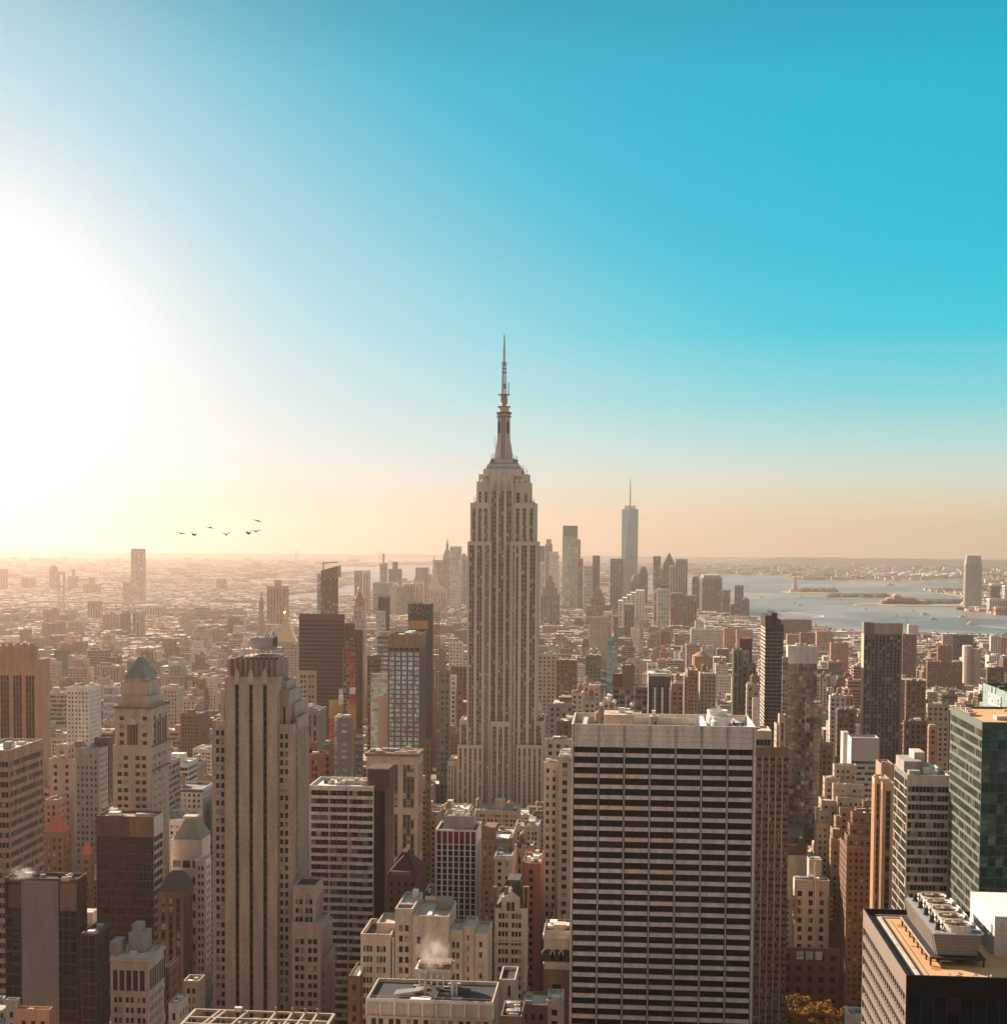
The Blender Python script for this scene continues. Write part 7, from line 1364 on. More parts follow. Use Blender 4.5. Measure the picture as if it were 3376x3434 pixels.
# ------------------------------------------------------------------ the rest of the city
def build_city():
    r = random.Random(2024); lots = []
    KP = KEEP + [(95, 505, 2024, 4890), (2516, 2850, 3600, 765)]
    tl, tr_ = -.462, .272
    def glim(u): return 2030 + r.uniform(0, 30) if u < 800 else (2062 + r.uniform(0, 40) if u < 1560 else (2070 + r.uniform(0, 50) if u < 2450 else 2150 + r.uniform(0, 70)))
    y = 300.
    while y < 8200:
        near = y < 1500; step = 80 if y < 3000 else 95
        rows = ((y, y + 29), (y + 31, y + 60)) if y < 3000 else ((y, y + 36), (y + 40, y + 76))
        for (ya, yb) in rows:
            x = tl * yb - 60
            while x < tr_ * yb + 60:
                w_ = r.uniform(14, 34) if near else (r.uniform(12, 34) if y < 3000 else r.uniform(15, 48))
                if (x + 5000) % 275 < 26: x += 26 - (x + 5000) % 275 + .5; continue
                x1 = x + w_
                if (x + 5000) % 275 + w_ > 276: w_ = 276 - (x + 5000) % 275; x1 = x + w_
                if w_ > 8: lots.append((x, x1 - .3, ya + r.uniform(0, 1.5), yb - r.uniform(0, 5)))
                x = x1
        y += step
    out = []
    for (x0, x1, y0, y1) in lots:
        cx, cy = (x0 + x1) / 2, (y0 + y1) / 2
        if any(x0 < f[1] + 1 and x1 > f[0] - 1 and y0 < f[3] + 1 and y1 > f[2] - 1 for f in FOOT): continue
        if cy > 3000 and any(inpoly(cx, cy, P) for P in WP): continue
        if cx > 40 and cy < 745 and cy > 560 and 60 < cx < 190: continue       # the park and its surrounds
        if abs(cx) < 60 and cy < 330: continue
        d = cy; t = r.random()
        if d < 900: h = r.uniform(60, 150) if t < .7 else r.uniform(30, 90)
        elif d < 1500: h = r.uniform(30, 75) if t < .75 else r.uniform(70, 115)
        elif d < 2300: h = r.uniform(18, 50) if t < .8 else r.uniform(50, 85)
        elif d < 3600: h = r.uniform(12, 26) if t < .84 else r.uniform(26, 62)
        elif d < 5400: h = r.uniform(12, 24) if t < .80 else r.uniform(25, 75)
        else: h = r.uniform(8, 18) if t < .93 else r.uniform(18, 55)
        u, v = projn([(x0, y0, h), (x1, y0, h), (x0, y1, h), (x1, y1, h)]); ua, ub = u.min(), u.max()
        if ub < -20 or ua > 3396: continue
        lim = glim((ua + ub) / 2)
        for (k0, k1, vis, Yk) in KP:
            if ub > k0 and ua < k1 and y0 < Yk: lim = max(lim, vis + r.uniform(0, 25))
        zc = at((ua + ub) / 2, lim, y1).z
        if h > zc: h = zc - r.uniform(0, 4) if zc < 60 else zc - r.uniform(0, 14)
        if y0 > 2300: h = max(h, r.uniform(7, 15))
        if h < 7: continue
        out.append([x0, x1, y0, y1, h])
    # coarse visibility with an image buffer, near to far
    occ = sorted([('h', b) for b in OCC] + [('g', i) for i in range(len(out))], key=lambda t: (t[1][2] if t[0] == 'h' else out[t[1]][2]))
    buf = np.zeros((860, 846), bool); vis = np.zeros(len(out)); K = 4.
    for k, b in occ:
        if k == 'h': x0, x1, y0, y1, z0, z1 = b
        else: x0, x1, y0, y1, z1 = out[b]; z0 = 0
        u, v = projn([(x0, y0, z1), (x1, y0, z1), (x0, y1, z1), (x1, y1, z1), (x0, y0, max(z0, 0)), (x1, y0, max(z0, 0))])
        a0, a1, c0, c1 = [int(max(0, min(lim_, q_ / K))) for q_, lim_ in ((u.min(), 846), (u.max(), 846), (v.min(), 860), (v.max(), 860))]
        a1 = min(846, a1 + 1); c1 = min(860, c1 + 1)
        if k == 'g' and a1 > a0 and c1 > c0: vis[b] = (~buf[c0:c1, a0:a1]).sum()
        f0, f1, g0, g1 = [int(max(0, min(lim_, q_ / K))) for q_, lim_ in ((u[0], 846), (u[1], 846), (max(v[0], v[1]), 860), (v[4:].max(), 860))]
        buf[g0:g1, f0:f1] = True
    order = np.argsort(-vis); order = [i for i in order if vis[i] > 0]
    return out, vis, order
CITY, VIS, ORDER = build_city()
NIND = 170
print('CITY', len(CITY), 'visible', len(ORDER), 'at cut', VIS[ORDER[NIND]] if len(ORDER) > NIND else 0)
PAL = [('tan', 6), ('limestone', 6), ('brown', 6), ('red', 3), ('pink', 4), ('grey', 4), ('cream', 4), ('white', 2), ('orange', 2), ('concrete', 3), ('bronzegrey', 3), ('charcoal', 1)]
PALL = [p for p, n in PAL for _ in range(n)]; ROOFS = ['roof_tan', 'roof_white', 'roof_grey', 'roof_tan', 'roof_black', 'roof_grey', 'roof_white']
CW = {k: v[0] for k, v in W.items()}; CW.update(charcoal='charcoal', bronzegrey='bronze-grey', tan='tan stone', limestone='beige stone')
RW = {'roof_tan': 'tan roof', 'roof_white': 'white roof', 'roof_grey': 'grey roof', 'roof_black': 'black roof'}
def tallword(h): return 'low' if h < 22 else ('mid-rise' if h < 60 else 'tall')
def individual():
    r = random.Random(99); items = []
    for i in ORDER[:NIND]:
        x0, x1, y0, y1, h = CITY[i]; wl = r.choice(PALL); rf = r.choice(ROOFS); u, v = proj(((x0 + x1) / 2, y0, h))
        best = min(REFS, key=lambda q_: math.hypot(max(0, abs(q_[0] - u) - q_[4] / 2), (max(0, abs(q_[1] - v) - q_[5] / 2))) + (60 if q_[2] > 3000 > y0 else 0))
        if abs(best[0] - u) < best[4] / 2: rel = 'in front of' if y0 < best[2] else 'beyond'
        else: rel = 'left of' if u < best[0] else 'right of'
        items.append(dict(i=i, wl=wl, rf=rf, u=u, v=v, rel=rel, ref=best[3], kind=r.choice(('punch', 'pair', 'strip', 'band'))))
    NW = ['leftmost', 'second', 'third', 'fourth', 'fifth', 'sixth', 'seventh', 'eighth', 'ninth', 'tenth', 'eleventh', 'twelfth']
    groups = {}
    for it in items: groups.setdefault((it['rel'], it['ref'], it['wl']), []).append(it)
    for (rel, ref, wl), g in groups.items():
        g.sort(key=lambda t: t['u'])
        for k, it in enumerate(g):
            h = CITY[it['i']][4]
            s_ = f"{CW[wl]} {tallword(h)} building, {RW[it['rf']]}, {rel} {ref}"
            if len(g) > 1: s_ = f"{CW[wl]} building, {RW[it['rf']]}, {NW[min(k, 11)]}" + (' of several' if k == 0 else ' from left') + f" {rel} {ref}"
            it['label'] = s_
    for it in items:
        x0, x1, y0, y1, h = CITY[it['i']]; wl = it['wl']; rr = random.Random(int(it['i']))
        gl = rr.choice(('glass', 'glass', 'glass', 'glass_dark', 'glass_brown'))
        sc = .85 if y0 < 1300 else 1.1
        s_ = {'punch': PU(wl, bay=3.2 * sc, fh=3.7 * sc, glass=gl), 'pair': PAIR(wl, bay=5.6 * sc, fh=3.7 * sc, glass=gl), 'strip': VS(wl, rr.choice(('umber', 'brown', wl)), bay=3.8 * sc, fh=3.7 * sc, glass=gl), 'band': BAND(wl, fh=3.9 * sc, bay=2.4 * sc, glass=gl)}[it['kind']]
        b = Bld('city_building', it['label'], 'building', group=None); side = 'R' if (x0 + x1) / 2 < 60 else 'L'
        hh = h
        if h > 45 and rr.random() < .55:
            ww = x1 - x0; hs = h * rr.uniform(.68, .85); b.block(x0, x1, y0, y1, 0, hs, s_, faces='F' + side, roof=it['rf'])
            m = rr.uniform(.1, .22); b.block(x0 + ww * m, x1 - ww * m, y0 + 3, y1 - 3, hs - 1.05, h, dict(s_, top=3), faces='F' + side, roof=it['rf'])
        else: b.block(x0, x1, y0, y1, 0, h, s_, faces='F' + side, roof=it['rf'])
        X0, X1, Y0, Y1, _, Z1 = b.bx[-1]; q = b.p('roof_bulkhead'); bw = (X1 - X0) * rr.uniform(.2, .45); bx_ = rr.uniform(X0 + 1, X1 - bw - 1); by = rr.uniform(Y0 + 1, max(Y0 + 1.2, Y1 - 9)); q.box(bx_, bx_ + bw, by, min(by + 7, Y1 - .8), Z1 - 1.2, Z1 + rr.uniform(2, 5), rr.choice(('wall_' + wl, 'wall_brown', 'wall_cream')))
        b.clutter(X0, X1, Y0, Y1, Z1 - 1.1, rr.randint(3, 7), .7, ('roof_grey', 'steel', 'roof_white', 'wall_cream', 'wall_umber'), .5 if y0 < 2200 else .1, rr)
        if rr.random() < .35: b.p('cornice').box(X0 - .5, X1 + .5, Y0 - .5, Y0 - .01, Z1 - 1.8, Z1 - .4, 'wall_' + rr.choice((wl, 'cream', 'brown')))
        n_ = len(OCC); b.done(); del OCC[n_:]
individual()
def massmat(name, roof=False):
    m, b, t = base(name, .85, 0, .2); n = t.nodes; l = t.links; ge = n.new('ShaderNodeNewGeometry'); tc = n.new('ShaderNodeTexCoord')
    at_ = n.new('ShaderNodeAttribute'); at_.attribute_name = 'tone'; at_.attribute_type = 'GEOMETRY'
    sp = n.new('ShaderNodeSeparateXYZ'); l.new(tc.outputs['Object'], sp.inputs[0]); sn = n.new('ShaderNodeSeparateXYZ'); l.new(ge.outputs['Normal'], sn.inputs[0])
    def M_(op, a, b_=None):
        k = n.new('ShaderNodeMath'); k.operation = op
        for i, v in enumerate((a, b_)):
            if v is None: continue
            if isinstance(v, (int, float)): k.inputs[i].default_value = v
            else: l.new(v, k.inputs[i])
        return k.outputs[0]
    hx = M_('ADD', sp.outputs[0], sp.outputs[1]); fx = M_('FRACT', M_('DIVIDE', hx, 3.4)); fz = M_('FRACT', M_('DIVIDE', sp.outputs[2], 3.7))
    wi = M_('MULTIPLY', M_('MULTIPLY', M_('GREATER_THAN', fx, .32), M_('LESS_THAN', fx, .78)), M_('MULTIPLY', M_('GREATER_THAN', fz, .28), M_('LESS_THAN', fz, .78)))
    wi = M_('MULTIPLY', wi, M_('LESS_THAN', M_('ABSOLUTE', sn.outputs[2]), .5))
    wn = n.new('ShaderNodeTexWhiteNoise'); cb = n.new('ShaderNodeCombineXYZ'); l.new(M_('FLOOR', M_('DIVIDE', hx, 3.4)), cb.inputs[0]); l.new(M_('FLOOR', M_('DIVIDE', sp.outputs[2], 3.7)), cb.inputs[1]); l.new(cb.outputs[0], wn.inputs[0])
    gc = n.new('ShaderNodeValToRGB'); e = gc.color_ramp.elements; e[0].color = (.03, .028, .026, 1); e[1].color = (.35, .3, .25, 1); e[1].position = 1; k = e.new(.75); k.color = (.06, .05, .045, 1); l.new(wn.outputs[0], gc.inputs[0])
    mx = n.new('ShaderNodeMix'); mx.data_type = 'RGBA'; l.new(wi, mx.inputs[0]); l.new(at_.outputs['Color'], mx.inputs[6]); l.new(gc.outputs[0], mx.inputs[7]); l.new(mx.outputs[2], b.inputs['Base Color'])
    b.inputs['Roughness'].default_value = .8
massmat('mass_wall')
def mass():
    r = np.random.RandomState(5); rr = random.Random(55); ind = set(ORDER[:NIND]); seen = set(ORDER)
    WC = [W[p][1] if p in W else (.2, .16, .13) for p in PALL]; RC = [(.46, .37, .28), (.70, .66, .60), (.26, .23, .21), (.50, .44, .38), (.08, .07, .06), (.30, .22, .17), (.16, .13, .11), (.36, .25, .19)]
    B_ = []; col = []
    def add(x0, x1, y0, y1, z0, z1, wc, rc): B_.append((x0, x1, y0, y1, z0, z1)); col.append((wc, rc))
    for i, (x0, x1, y0, y1, h) in enumerate(CITY):
        if i in ind: continue
        wc = rr.choice(WC); rc = rr.choice(RC); k = rr.uniform(.75, 1.15); wc = tuple(c * k for c in wc)
        if i not in seen and y0 > 700 and rr.random() < .5: continue
        if h > 30 and rr.random() < .4: m = (x1 - x0) * rr.uniform(.1, .25); add(x0, x1, y0, y1, 0, h * .8, wc, rc); add(x0 + m, x1 - m, y0 + 2, y1 - 2, h * .8, h, wc, rc)
        else: add(x0, x1, y0, y1, 0, h, wc, rc)
        if y0 < 5200:
            for _ in range(rr.randint(1, 3) if y0 < 3200 else 1):
                a = rr.uniform(2, 8); bb = rr.uniform(2, 7); xx = rr.uniform(x0, max(x0 + .1, x1 - a)); yy = rr.uniform(y0, max(y0 + .1, y1 - bb)); add(xx, min(xx + a, x1), yy, min(yy + bb, y1), h, h + rr.uniform(1.5, 5), rr.choice(WC), rr.choice(RC))
    # low boroughs beyond
    for _ in range(5200):
        Yd = 7800 * (1 + rr.random() ** 1.7 * 1.25); X = rr.uniform(-.47 * Yd, .28 * Yd)
        u, v = proj((X, Yd, 0))
        if any(inpoly(X, Yd, P) for P in WP) or (2150 < u < 3240 and 1925 < v < 2100) : continue
        h = rr.uniform(6, 14) if rr.random() < .93 else rr.uniform(15, 40); s_ = rr.uniform(25, 120) ; add(X, X + s_, Yd, Yd + rr.uniform(25, 70), 0, h, rr.choice(WC), rr.choice(RC))
    for _ in range(420):    # port sheds and tanks on the far right shore
        u, v = rr.uniform(2640, 3376), rr.uniform(1905, 1946)
        if v > 1940 and u > 3100: continue
        p = atz(u, v, 0); s_ = rr.uniform(25, 120); add(p.x, p.x + s_, p.y, p.y + 40, 0, rr.uniform(8, 26), rr.choice(WC + [(.85, .8, .75)] * 12), rr.choice(RC))
    for _ in range(160):
        u, v = rr.uniform(2300, 2700), rr.uniform(1905, 1928); p = atz(u, v, 0); add(p.x, p.x + rr.uniform(20, 90), p.y, p.y + 40, 0, rr.uniform(8, 40), rr.choice(WC + [(.8, .75, .7)] * 6), rr.choice(RC))
    A = np.array(B_); n = len(A); print('MASS', n)
    X0, X1, Y0, Y1, Z0, Z1 = A.T; V = np.stack([np.stack([x, y, z], 1) for z in (Z0, Z1) for y in (Y0, Y1) for x in (X0, X1)], 1).reshape(-1, 3)
    F_ = np.array([(0, 1, 5, 4), (1, 3, 7, 5), (3, 2, 6, 7), (2, 0, 4, 6), (4, 5, 7, 6)]); FF = (F_[None] + np.arange(n)[:, None, None] * 8).reshape(-1, 4)
    q = Q(); q.add(V, FF, 'mass_wall'); o = q.build('city_blocks'); o['kind'] = 'stuff'
    C_ = np.array([[w_] * 4 + [rc] for w_, rc in col]).reshape(-1, 3)
    at_ = o.data.attributes.new('tone', 'FLOAT_COLOR', 'FACE'); at_.data.foreach_set('color', np.concatenate([C_, np.ones((len(C_), 1))], 1).ravel().astype(np.float32))
mass()

# ------------------------------------------------------------------ pavement slabs of the nearer blocks
def pavement():
    q = Q(); y = 298.
    while y < 3000:
        k = math.floor((-.47 * y - 100 + 5000) / 275)
        while k * 275 - 5000 < .28 * y + 100: x = k * 275 - 5000 + 22; q.box(x, x + 257, y - 2, y + 62, .05, .2, 'pavement', False); k += 1
        y += 80
    setting('pavement', q)
pavement()

# ------------------------------------------------------------------ trees of the park
def tree(px, py, Y, h, label, seed):
    r = random.Random(seed); p = at(px, py, Y); x, y, zt = p.x, Y, p.z; zb = 0.2; h = max(h, zt - zb) if zt - zb < 40 else h
    zb = max(.2, zt - h) if zt - h < 12 else .2
    e = empty('park_tree', (x, y, zb)); tag(e, label, 'tree', 'trees in the dark park at the bottom')
    q = Q(); q.lathe(x, y, [(.7, zb), (.5, zb + 4), (.35, zb + 9), (.15, zt - 4)], 'bark', 8)
    for i in range(7): a = r.uniform(0, 6.28); z0 = r.uniform(zb + 5, zt - 8); q.bar((x, y, z0), (x + math.cos(a) * 4.5, y + math.sin(a) * 4.5, z0 + 5), .3, 'bark')
    q.build('trunk', e, (x, y, zb)); q = Q(); R = 7.0; cl = [(x + r.gauss(0, 3.2), y + r.gauss(0, 3.2), zt - 2 - abs(r.gauss(0, 1)) * 4.2, r.uniform(1.2, 2.8)) for _ in range(34)]
    V = []
    for (cx, cy, cz, cr) in cl:
        for _ in range(110):
            d = Vector((r.gauss(0, 1), r.gauss(0, 1), r.gauss(0, .8))).normalized() * cr * r.uniform(.5, 1.08); c = Vector((cx, cy, cz)) + d
            n = (d.normalized() + Vector((r.gauss(0, .6), r.gauss(0, .6), r.gauss(0, .6)))).normalized(); t = n.orthogonal().normalized(); b_ = n.cross(t); s_ = r.uniform(.22, .5)
            V.append([c - t * s_ - b_ * s_ * .6, c + t * s_ - b_ * s_ * .6, c + t * s_ + b_ * s_ * .6, c - t * s_ + b_ * s_ * .6])
    q.quads(np.array([[list(v) for v in f] for f in V]), 'foliage'); q.build('crown', e, (x, y, zb))
for i, (zx, zy, Y, lb) in enumerate(((120, 1650, 742, 'autumn tree half hidden at the right edge of the seven-bay slab'), (205, 1685, 752, 'small autumn tree just right of the one at the slab edge'), (405, 1690, 735, 'left tall crown of the clump of autumn trees, bottom right'), (500, 1770, 722, 'broad lower autumn tree in the middle of the clump'),
        (590, 1722, 738, 'upright autumn tree, tallest on the right of the clump'), (690, 1800, 725, 'rightmost autumn tree, beside the small white block'), (420, 1800, 715, 'low front autumn tree at the foot of the left tall crown'), (120, 1790, 720, 'low dark tree at the bottom beside the slab'))):
    s_ = S(8, zx, zy); tree(s_[0], s_[1], Y, 24, lb, i)

# ------------------------------------------------------------------ suspension bridges
def bridge(label, Y, t1, t2, deck_y, sag, mat, name='suspension_bridge', thick=5., ends=(None, None)):
    (xa, ya), (xb, yb) = t1, t2; A, B_ = at(xa, ya, Y), at(xb, yb, Y); zd = at((xa + xb) / 2, deck_y, Y).z
    e = empty(name, ((A.x + B_.x) / 2, Y, 0)); tag(e, label, 'bridge'); org = e.location
    for P in (A, B_):
        q = Q(); w_ = thick * 1.6
        for s_ in (-1, 1): q.box(P.x + s_ * w_ - thick * .5, P.x + s_ * w_ + thick * .5, Y - 4, Y + 4, 0, P.z, mat)
        for z in (zd + 6, (zd + P.z) / 2, P.z - 5): q.box(P.x - w_, P.x + w_, Y - 3, Y + 3, z, z + 5, mat)
        q.build('tower', e, org)
    q = Q(); x0, x1 = (at(ends[0], deck_y, Y).x, at(ends[1], deck_y, Y).x); q.box(x0, x1, Y - 12, Y + 12, zd - thick * .8, zd + thick * .5, mat); q.build('deck', e, org)
    q = Q()
    def cable(p, r_, zs):
        n = 16; pts = []
        for i in range(n + 1): f = i / n; pts.append((p[0] + (r_[0] - p[0]) * f, Y, zs(f)))
        for i in range(n): q.bar(pts[i], pts[i + 1], thick * .33, mat)
        for i in range(1, n): q.bar(pts[i], (pts[i][0], Y, zd), thick * .08, mat)
    zm = zd + sag; cable((A.x,), (B_.x,), lambda f: zm + (A.z - zm) * (2 * f - 1) ** 2)
    cable((A.x,), (x0,), lambda f: zd + (A.z - zd) * (1 - f) ** 1.6); cable((B_.x,), (x1,), lambda f: zd + (B_.z - zd) * (1 - f) ** 1.6); q.build('cable', e, org)
bridge('very distant long suspension bridge on the hazy horizon left of centre', 16800., (996, 1847), (1276, 1849), 1888, 4, 'wall_charcoal', ends=(880, 1420), thick=8.)
bridge('hazy suspension bridge across the river at the far left', 4900., (206, 1918), (422, 1965), 2019, 3, 'wall_cream', ends=(100, 500), thick=5.5)

# ------------------------------------------------------------------ cranes
def crane(label, c, pts, Y, mast, t=1.6, mat='red_paint'):
    P = [at(*S(c, *p), Y) for p in pts]; m0 = at(*S(c, *mast[0]), Y); m1 = at(*S(c, *mast[1]), Y)
    e = empty('tower_crane', (m0.x, Y, m0.z)); tag(e, label, 'crane'); org = e.location
    def lat(q, a, b_, t):
        n = max(4, int((b_ - a).length / (t * 2.2))); d = (b_ - a).normalized(); s_ = d.cross(Vector((0, 1, 0))).normalized() * t / 2
        for k in (-1, 1): q.bar(a + s_ * k, b_ + s_ * k, t * .28, mat)
        for i in range(n): f0, f1 = i / n, (i + 1) / n; k = 1 if i % 2 else -1; q.bar(a.lerp(b_, f0) + s_ * k, a.lerp(b_, f1) - s_ * k, t * .2, mat); q.bar(a.lerp(b_, f0) + s_, a.lerp(b_, f0) - s_, t * .2, mat)
    q = Q(); lat(q, m0, m1, t * 1.4); q.build('mast', e, org); q = Q()
    for i in range(len(P) - 1): lat(q, P[i], P[i + 1], t)
    q.build('jib', e, org); q = Q(); q.box(m1.x - t * .7, m1.x + t * .7, Y - 1.5, Y + 1.5, m1.z - t, m1.z + t * .6, 'white_paint'); q.build('cab', e, org)
crane('bright red lattice crane before the massive brown slab, left of the bright-windowed tower', 2, [(812, 1310), (800, 1150), (782, 1020)], 940., [(808, 1400), (810, 1300)], 2.6)
crane('tiny white mast crane rising from the yellow-netted site', 2, [(728, 1350), (724, 1290)], 945., [(726, 1400), (727, 1350)], 1.8, 'white_paint')
crane('long red crane leaning over low roofs, right of the blue-green glass block', 3, [(1185, 1130), (1235, 950), (1288, 815)], 2300., [(1183, 1150), (1185, 1125)], 3.6)
crane('short red crane arm forming a V with the longer leaning crane', 3, [(1178, 1120), (1145, 1050)], 2280., [(1182, 1150), (1178, 1118)], 3.2)
crane('red hoist mast beside the green-grey block, under the yellow-netted site', 2, [(656, 1830), (658, 1600), (660, 1500)], 790., [(656, 1840), (656, 1830)], 2.4)

# ------------------------------------------------------------------ monument, boats, storage tanks
def monument():
    p = atz(*S(4, 400, 600), 3.); Y = p.y; z = lambda zy: at(*S(4, 400, zy), Y).z; x = p.x
    e = empty('statue_monument', (x, Y, 3)); tag(e, 'tiny copper statue with raised torch on a stone pedestal, on the small bay island', 'statue'); o = e.location
    q = Q(); q.prism([(x - 26, Y - 26), (x + 26, Y - 26), (x + 26, Y + 26), (x - 26, Y + 26)], 3, z(585), 'wall_tan'); q.prism([(x - 13, Y - 13), (x + 13, Y - 13), (x + 13, Y + 13), (x - 13, Y + 13)], z(585), z(548), 'wall_tan', [(x - 9, Y - 9), (x + 9, Y - 9), (x + 9, Y + 9), (x - 9, Y + 9)]); q.build('pedestal', e, o)
    q = Q(); q.lathe(x, Y, [(6.5, z(548)), (6, z(530)), (4.6, z(518)), (3.6, z(512)), (1.6, z(510)), (2.2, z(507)), (1.8, z(504)), (.4, z(502))], 'copper', 10); q.bar((x - 3, Y, z(514)), (x - 6, Y, z(498)), 2.2, 'copper'); q.lathe(x - 6, Y, [(1.5, z(498)), (1.9, z(496)), (.3, z(491))], 'gold', 8); q.build('figure', e, o)
monument()
b = Bld('terminal_building', 'red brick terminal with small towers on the far river shore, centre of the bay', 'building')
p = atz(*S(4, 1120, 690), 3.); q = b.p('wall')
for dx, w_, h in ((-60, 160, 14), (-40, 40, 22), (-10, 30, 34), (20, 60, 26), (70, 60, 14)): q.box(p.x + dx, p.x + dx + w_, p.y, p.y + 60, 3, 3 + h, 'wall_red'); b.p('roof#%d' % dx).pyramid(p.x + dx, p.x + dx + w_, p.y, p.y + 60, 3 + h, 3 + h * 1.3, 'wall_pink', .4)
b.org = (p.x, p.y, 3); b.done()
def boat(zx, zy, c, ln, label, wk=None, hl='white_paint'):
    ln *= .36
    p = atz(*S(c, zx, zy), 1.05); e = empty('boat', (p.x, p.y, 1.05)); tag(e, label, 'boat', 'boats on the bay'); q = Q(); x, y = p.x, p.y; h = ln * .12
    q.prism([(x - ln / 2, y - ln * .12), (x + ln * .3, y - ln * .12), (x + ln / 2, y), (x + ln * .3, y + ln * .12), (x - ln / 2, y + ln * .12)], 1.05, 1.05 + h, hl); q.build('hull', e, e.location)
    q = Q(); q.box(x - ln * .35, x + ln * .15, y - ln * .09, y + ln * .09, 1.05 + h, 1.05 + h * 2.2, 'white_paint'); q.box(x - ln * .2, x + ln * .02, y - ln * .06, y + ln * .06, 1.05 + h * 2.2, 1.05 + h * 3, 'wall_white'); q.build('cabin', e, e.location)
    if wk:
        q = Q(); P = [atz(*S(c, a, b_), 1.08) for a, b_ in wk]; W0 = 2.6
        for i in range(len(P) - 1):
            d = (P[i + 1] - P[i]); n_ = Vector((-d.y, d.x, 0)).normalized(); w0 = W0 * (.6 + i * .5); w1 = W0 * (.6 + (i + 1) * .5)
            q.add([tuple(P[i] - n_ * w0), tuple(P[i] + n_ * w0), tuple(P[i + 1] + n_ * w1), tuple(P[i + 1] - n_ * w1)], [(0, 1, 2, 3)], 'foam')
        q.build('wake', e, e.location)
for a in ((165, 643, 4, 60, 'small boat nearest the left of the open bay water'), (445, 637, 4, 55, 'boat with a short wake below the island with the statue', [(440, 638), (400, 643), (350, 648)]), (400, 683, 4, 50, 'speedboat drawing a long straight wake in mid bay', [(400, 683), (500, 690), (740, 706)]),
          (437, 700, 4, 60, 'white cruiser just under the speedboat with the long straight wake'), (315, 743, 4, 70, 'ferry with a sweeping curved wake, left foreground of the river', [(320, 745), (420, 756), (540, 768), (600, 772), (590, 780), (520, 783)]),
          (905, 727, 4, 60, 'boat at the end of a very long pale wake in the middle of the river', [(900, 728), (760, 737), (560, 744), (340, 748)]), (718, 656, 4, 55, 'small white ferry below the second wooded island'), (797, 682, 4, 45, 'reddish tug left of the brick terminal', None, 'wall_red'),
          (1120, 775, 4, 40, 'little sailboat at centre right of the river'), (1325, 768, 4, 85, 'largest white ferry in the river, right of centre'), (1382, 801, 4, 75, 'dark ferry with a straight wake trailing left, right of centre', [(1370, 802), (1250, 805), (1120, 806)], 'wall_grey'),
          (1590, 783, 4, 75, 'white ferry below the lone river tower'), (1660, 834, 4, 90, 'white ferry nearest the viewer with a wake to the right edge', [(1680, 838), (1780, 848), (1904, 862)]), (1240, 742, 4, 45, 'boat with bright wake left of the lone river tower', [(1240, 742), (1350, 744), (1500, 745)]),
          (1078, 557, 4, 120, 'distant dark barge on the far bay', None, 'wall_umber'), (1805, 600, 3, 60, 'boat in the bay just right of the lone bay tower'), (1400, 547, 3, 60, 'boat seen between downtown towers near the far shore', None, 'wall_orange')):
    boat(*a)
first = None; rr_ = random.Random(31)
for i in range(26):
    p = atz(*S(4, 945 + i * 24 + rr_.uniform(-6, 6), 482 + rr_.uniform(-7, 12) + i * .6), 1.)
    if first is None:
        q = Q(); q.lathe(0, 0, [(30, 0), (30, 22), (24, 28), (2, 31)], 'wall_white', 16); o = q.build('storage_tank', None); first = o
    else: o = first.copy(); C.objects.link(o)
    o.location = (p.x, p.y, 0); s_ = rr_.uniform(.7, 1.2); o.scale = (s_, s_, s_ * .9); tag(o, 'small white round storage tank in the long row on the far right shore', 'storage tank', 'storage tanks on the far shore')

# ------------------------------------------------------------------ birds
def bird(zx, zy, span, tilt, up, yaw, label):
    p = at(*S(1, zx, zy), 180.); m = bpy.data.meshes.new('bird')
    s_ = span / 2; v = [(0, 0, 0), (0, .16, .02), (0, .34, .01), (0, -.2, -.01), (0, -.42, 0)]; e = [(0, 1), (1, 2), (0, 3), (3, 4)]
    rad = [.095, .075, .02, .07, .05]
    for sx in (-1, 1):
        b0 = len(v); v += [(sx * s_ * .35, .06, up * .6), (sx * s_ * .62, .02, up * .95), (sx * s_, -.14, up * (.55 if up > 0 else 1.5))]; e += [(0, b0), (b0, b0 + 1), (b0 + 1, b0 + 2)]; rad += [.05, .035, .008]
    m.from_pydata(v, e, []); o = bpy.data.objects.new('bird', m); C.objects.link(o)
    sk = o.modifiers.new('s', 'SKIN'); su = o.modifiers.new('u', 'SUBSURF'); su.levels = su.render_levels = 1
    sk.use_smooth_shade = True
    for i, d in enumerate(m.skin_vertices[0].data): d.radius = (rad[i], rad[i] * (2.0 if i > 4 else 1.)) ; d.use_root = i == 0
    # feathered wing surface joined to the body
    m.materials.append(M['wall_birddark']); o.location = p; o.rotation_euler = (R_(-12), R_(tilt), R_(yaw)); tag(o, label, 'bird', 'birds flying above the left skyline')
    bpy.context.view_layer.update(); ev = o.evaluated_get(bpy.context.evaluated_depsgraph_get()); me = bpy.data.meshes.new_from_object(ev); o.modifiers.clear(); o.data = me
    V = np.array([(a.co.x, a.co.y, a.co.z) for a in me.vertices]); wing = np.abs(V[:, 0]) > s_ * .12; f = np.clip(np.abs(V[:, 0]) / s_, 0, 1)
    zc = np.interp(f, [0, .35, .62, 1], [0, up * .6, up * .95, up * (.55 if up > 0 else 1.5)]); yc = np.interp(f, [0, .35, .62, 1], [0, .06, .02, -.14])
    V[wing, 1] = yc[wing] + (V[wing, 1] - yc[wing]) * 2.6 - .06; V[wing, 2] = zc[wing] + (V[wing, 2] - zc[wing]) * .45
    me.vertices.foreach_set('co', V.ravel()); me.update()

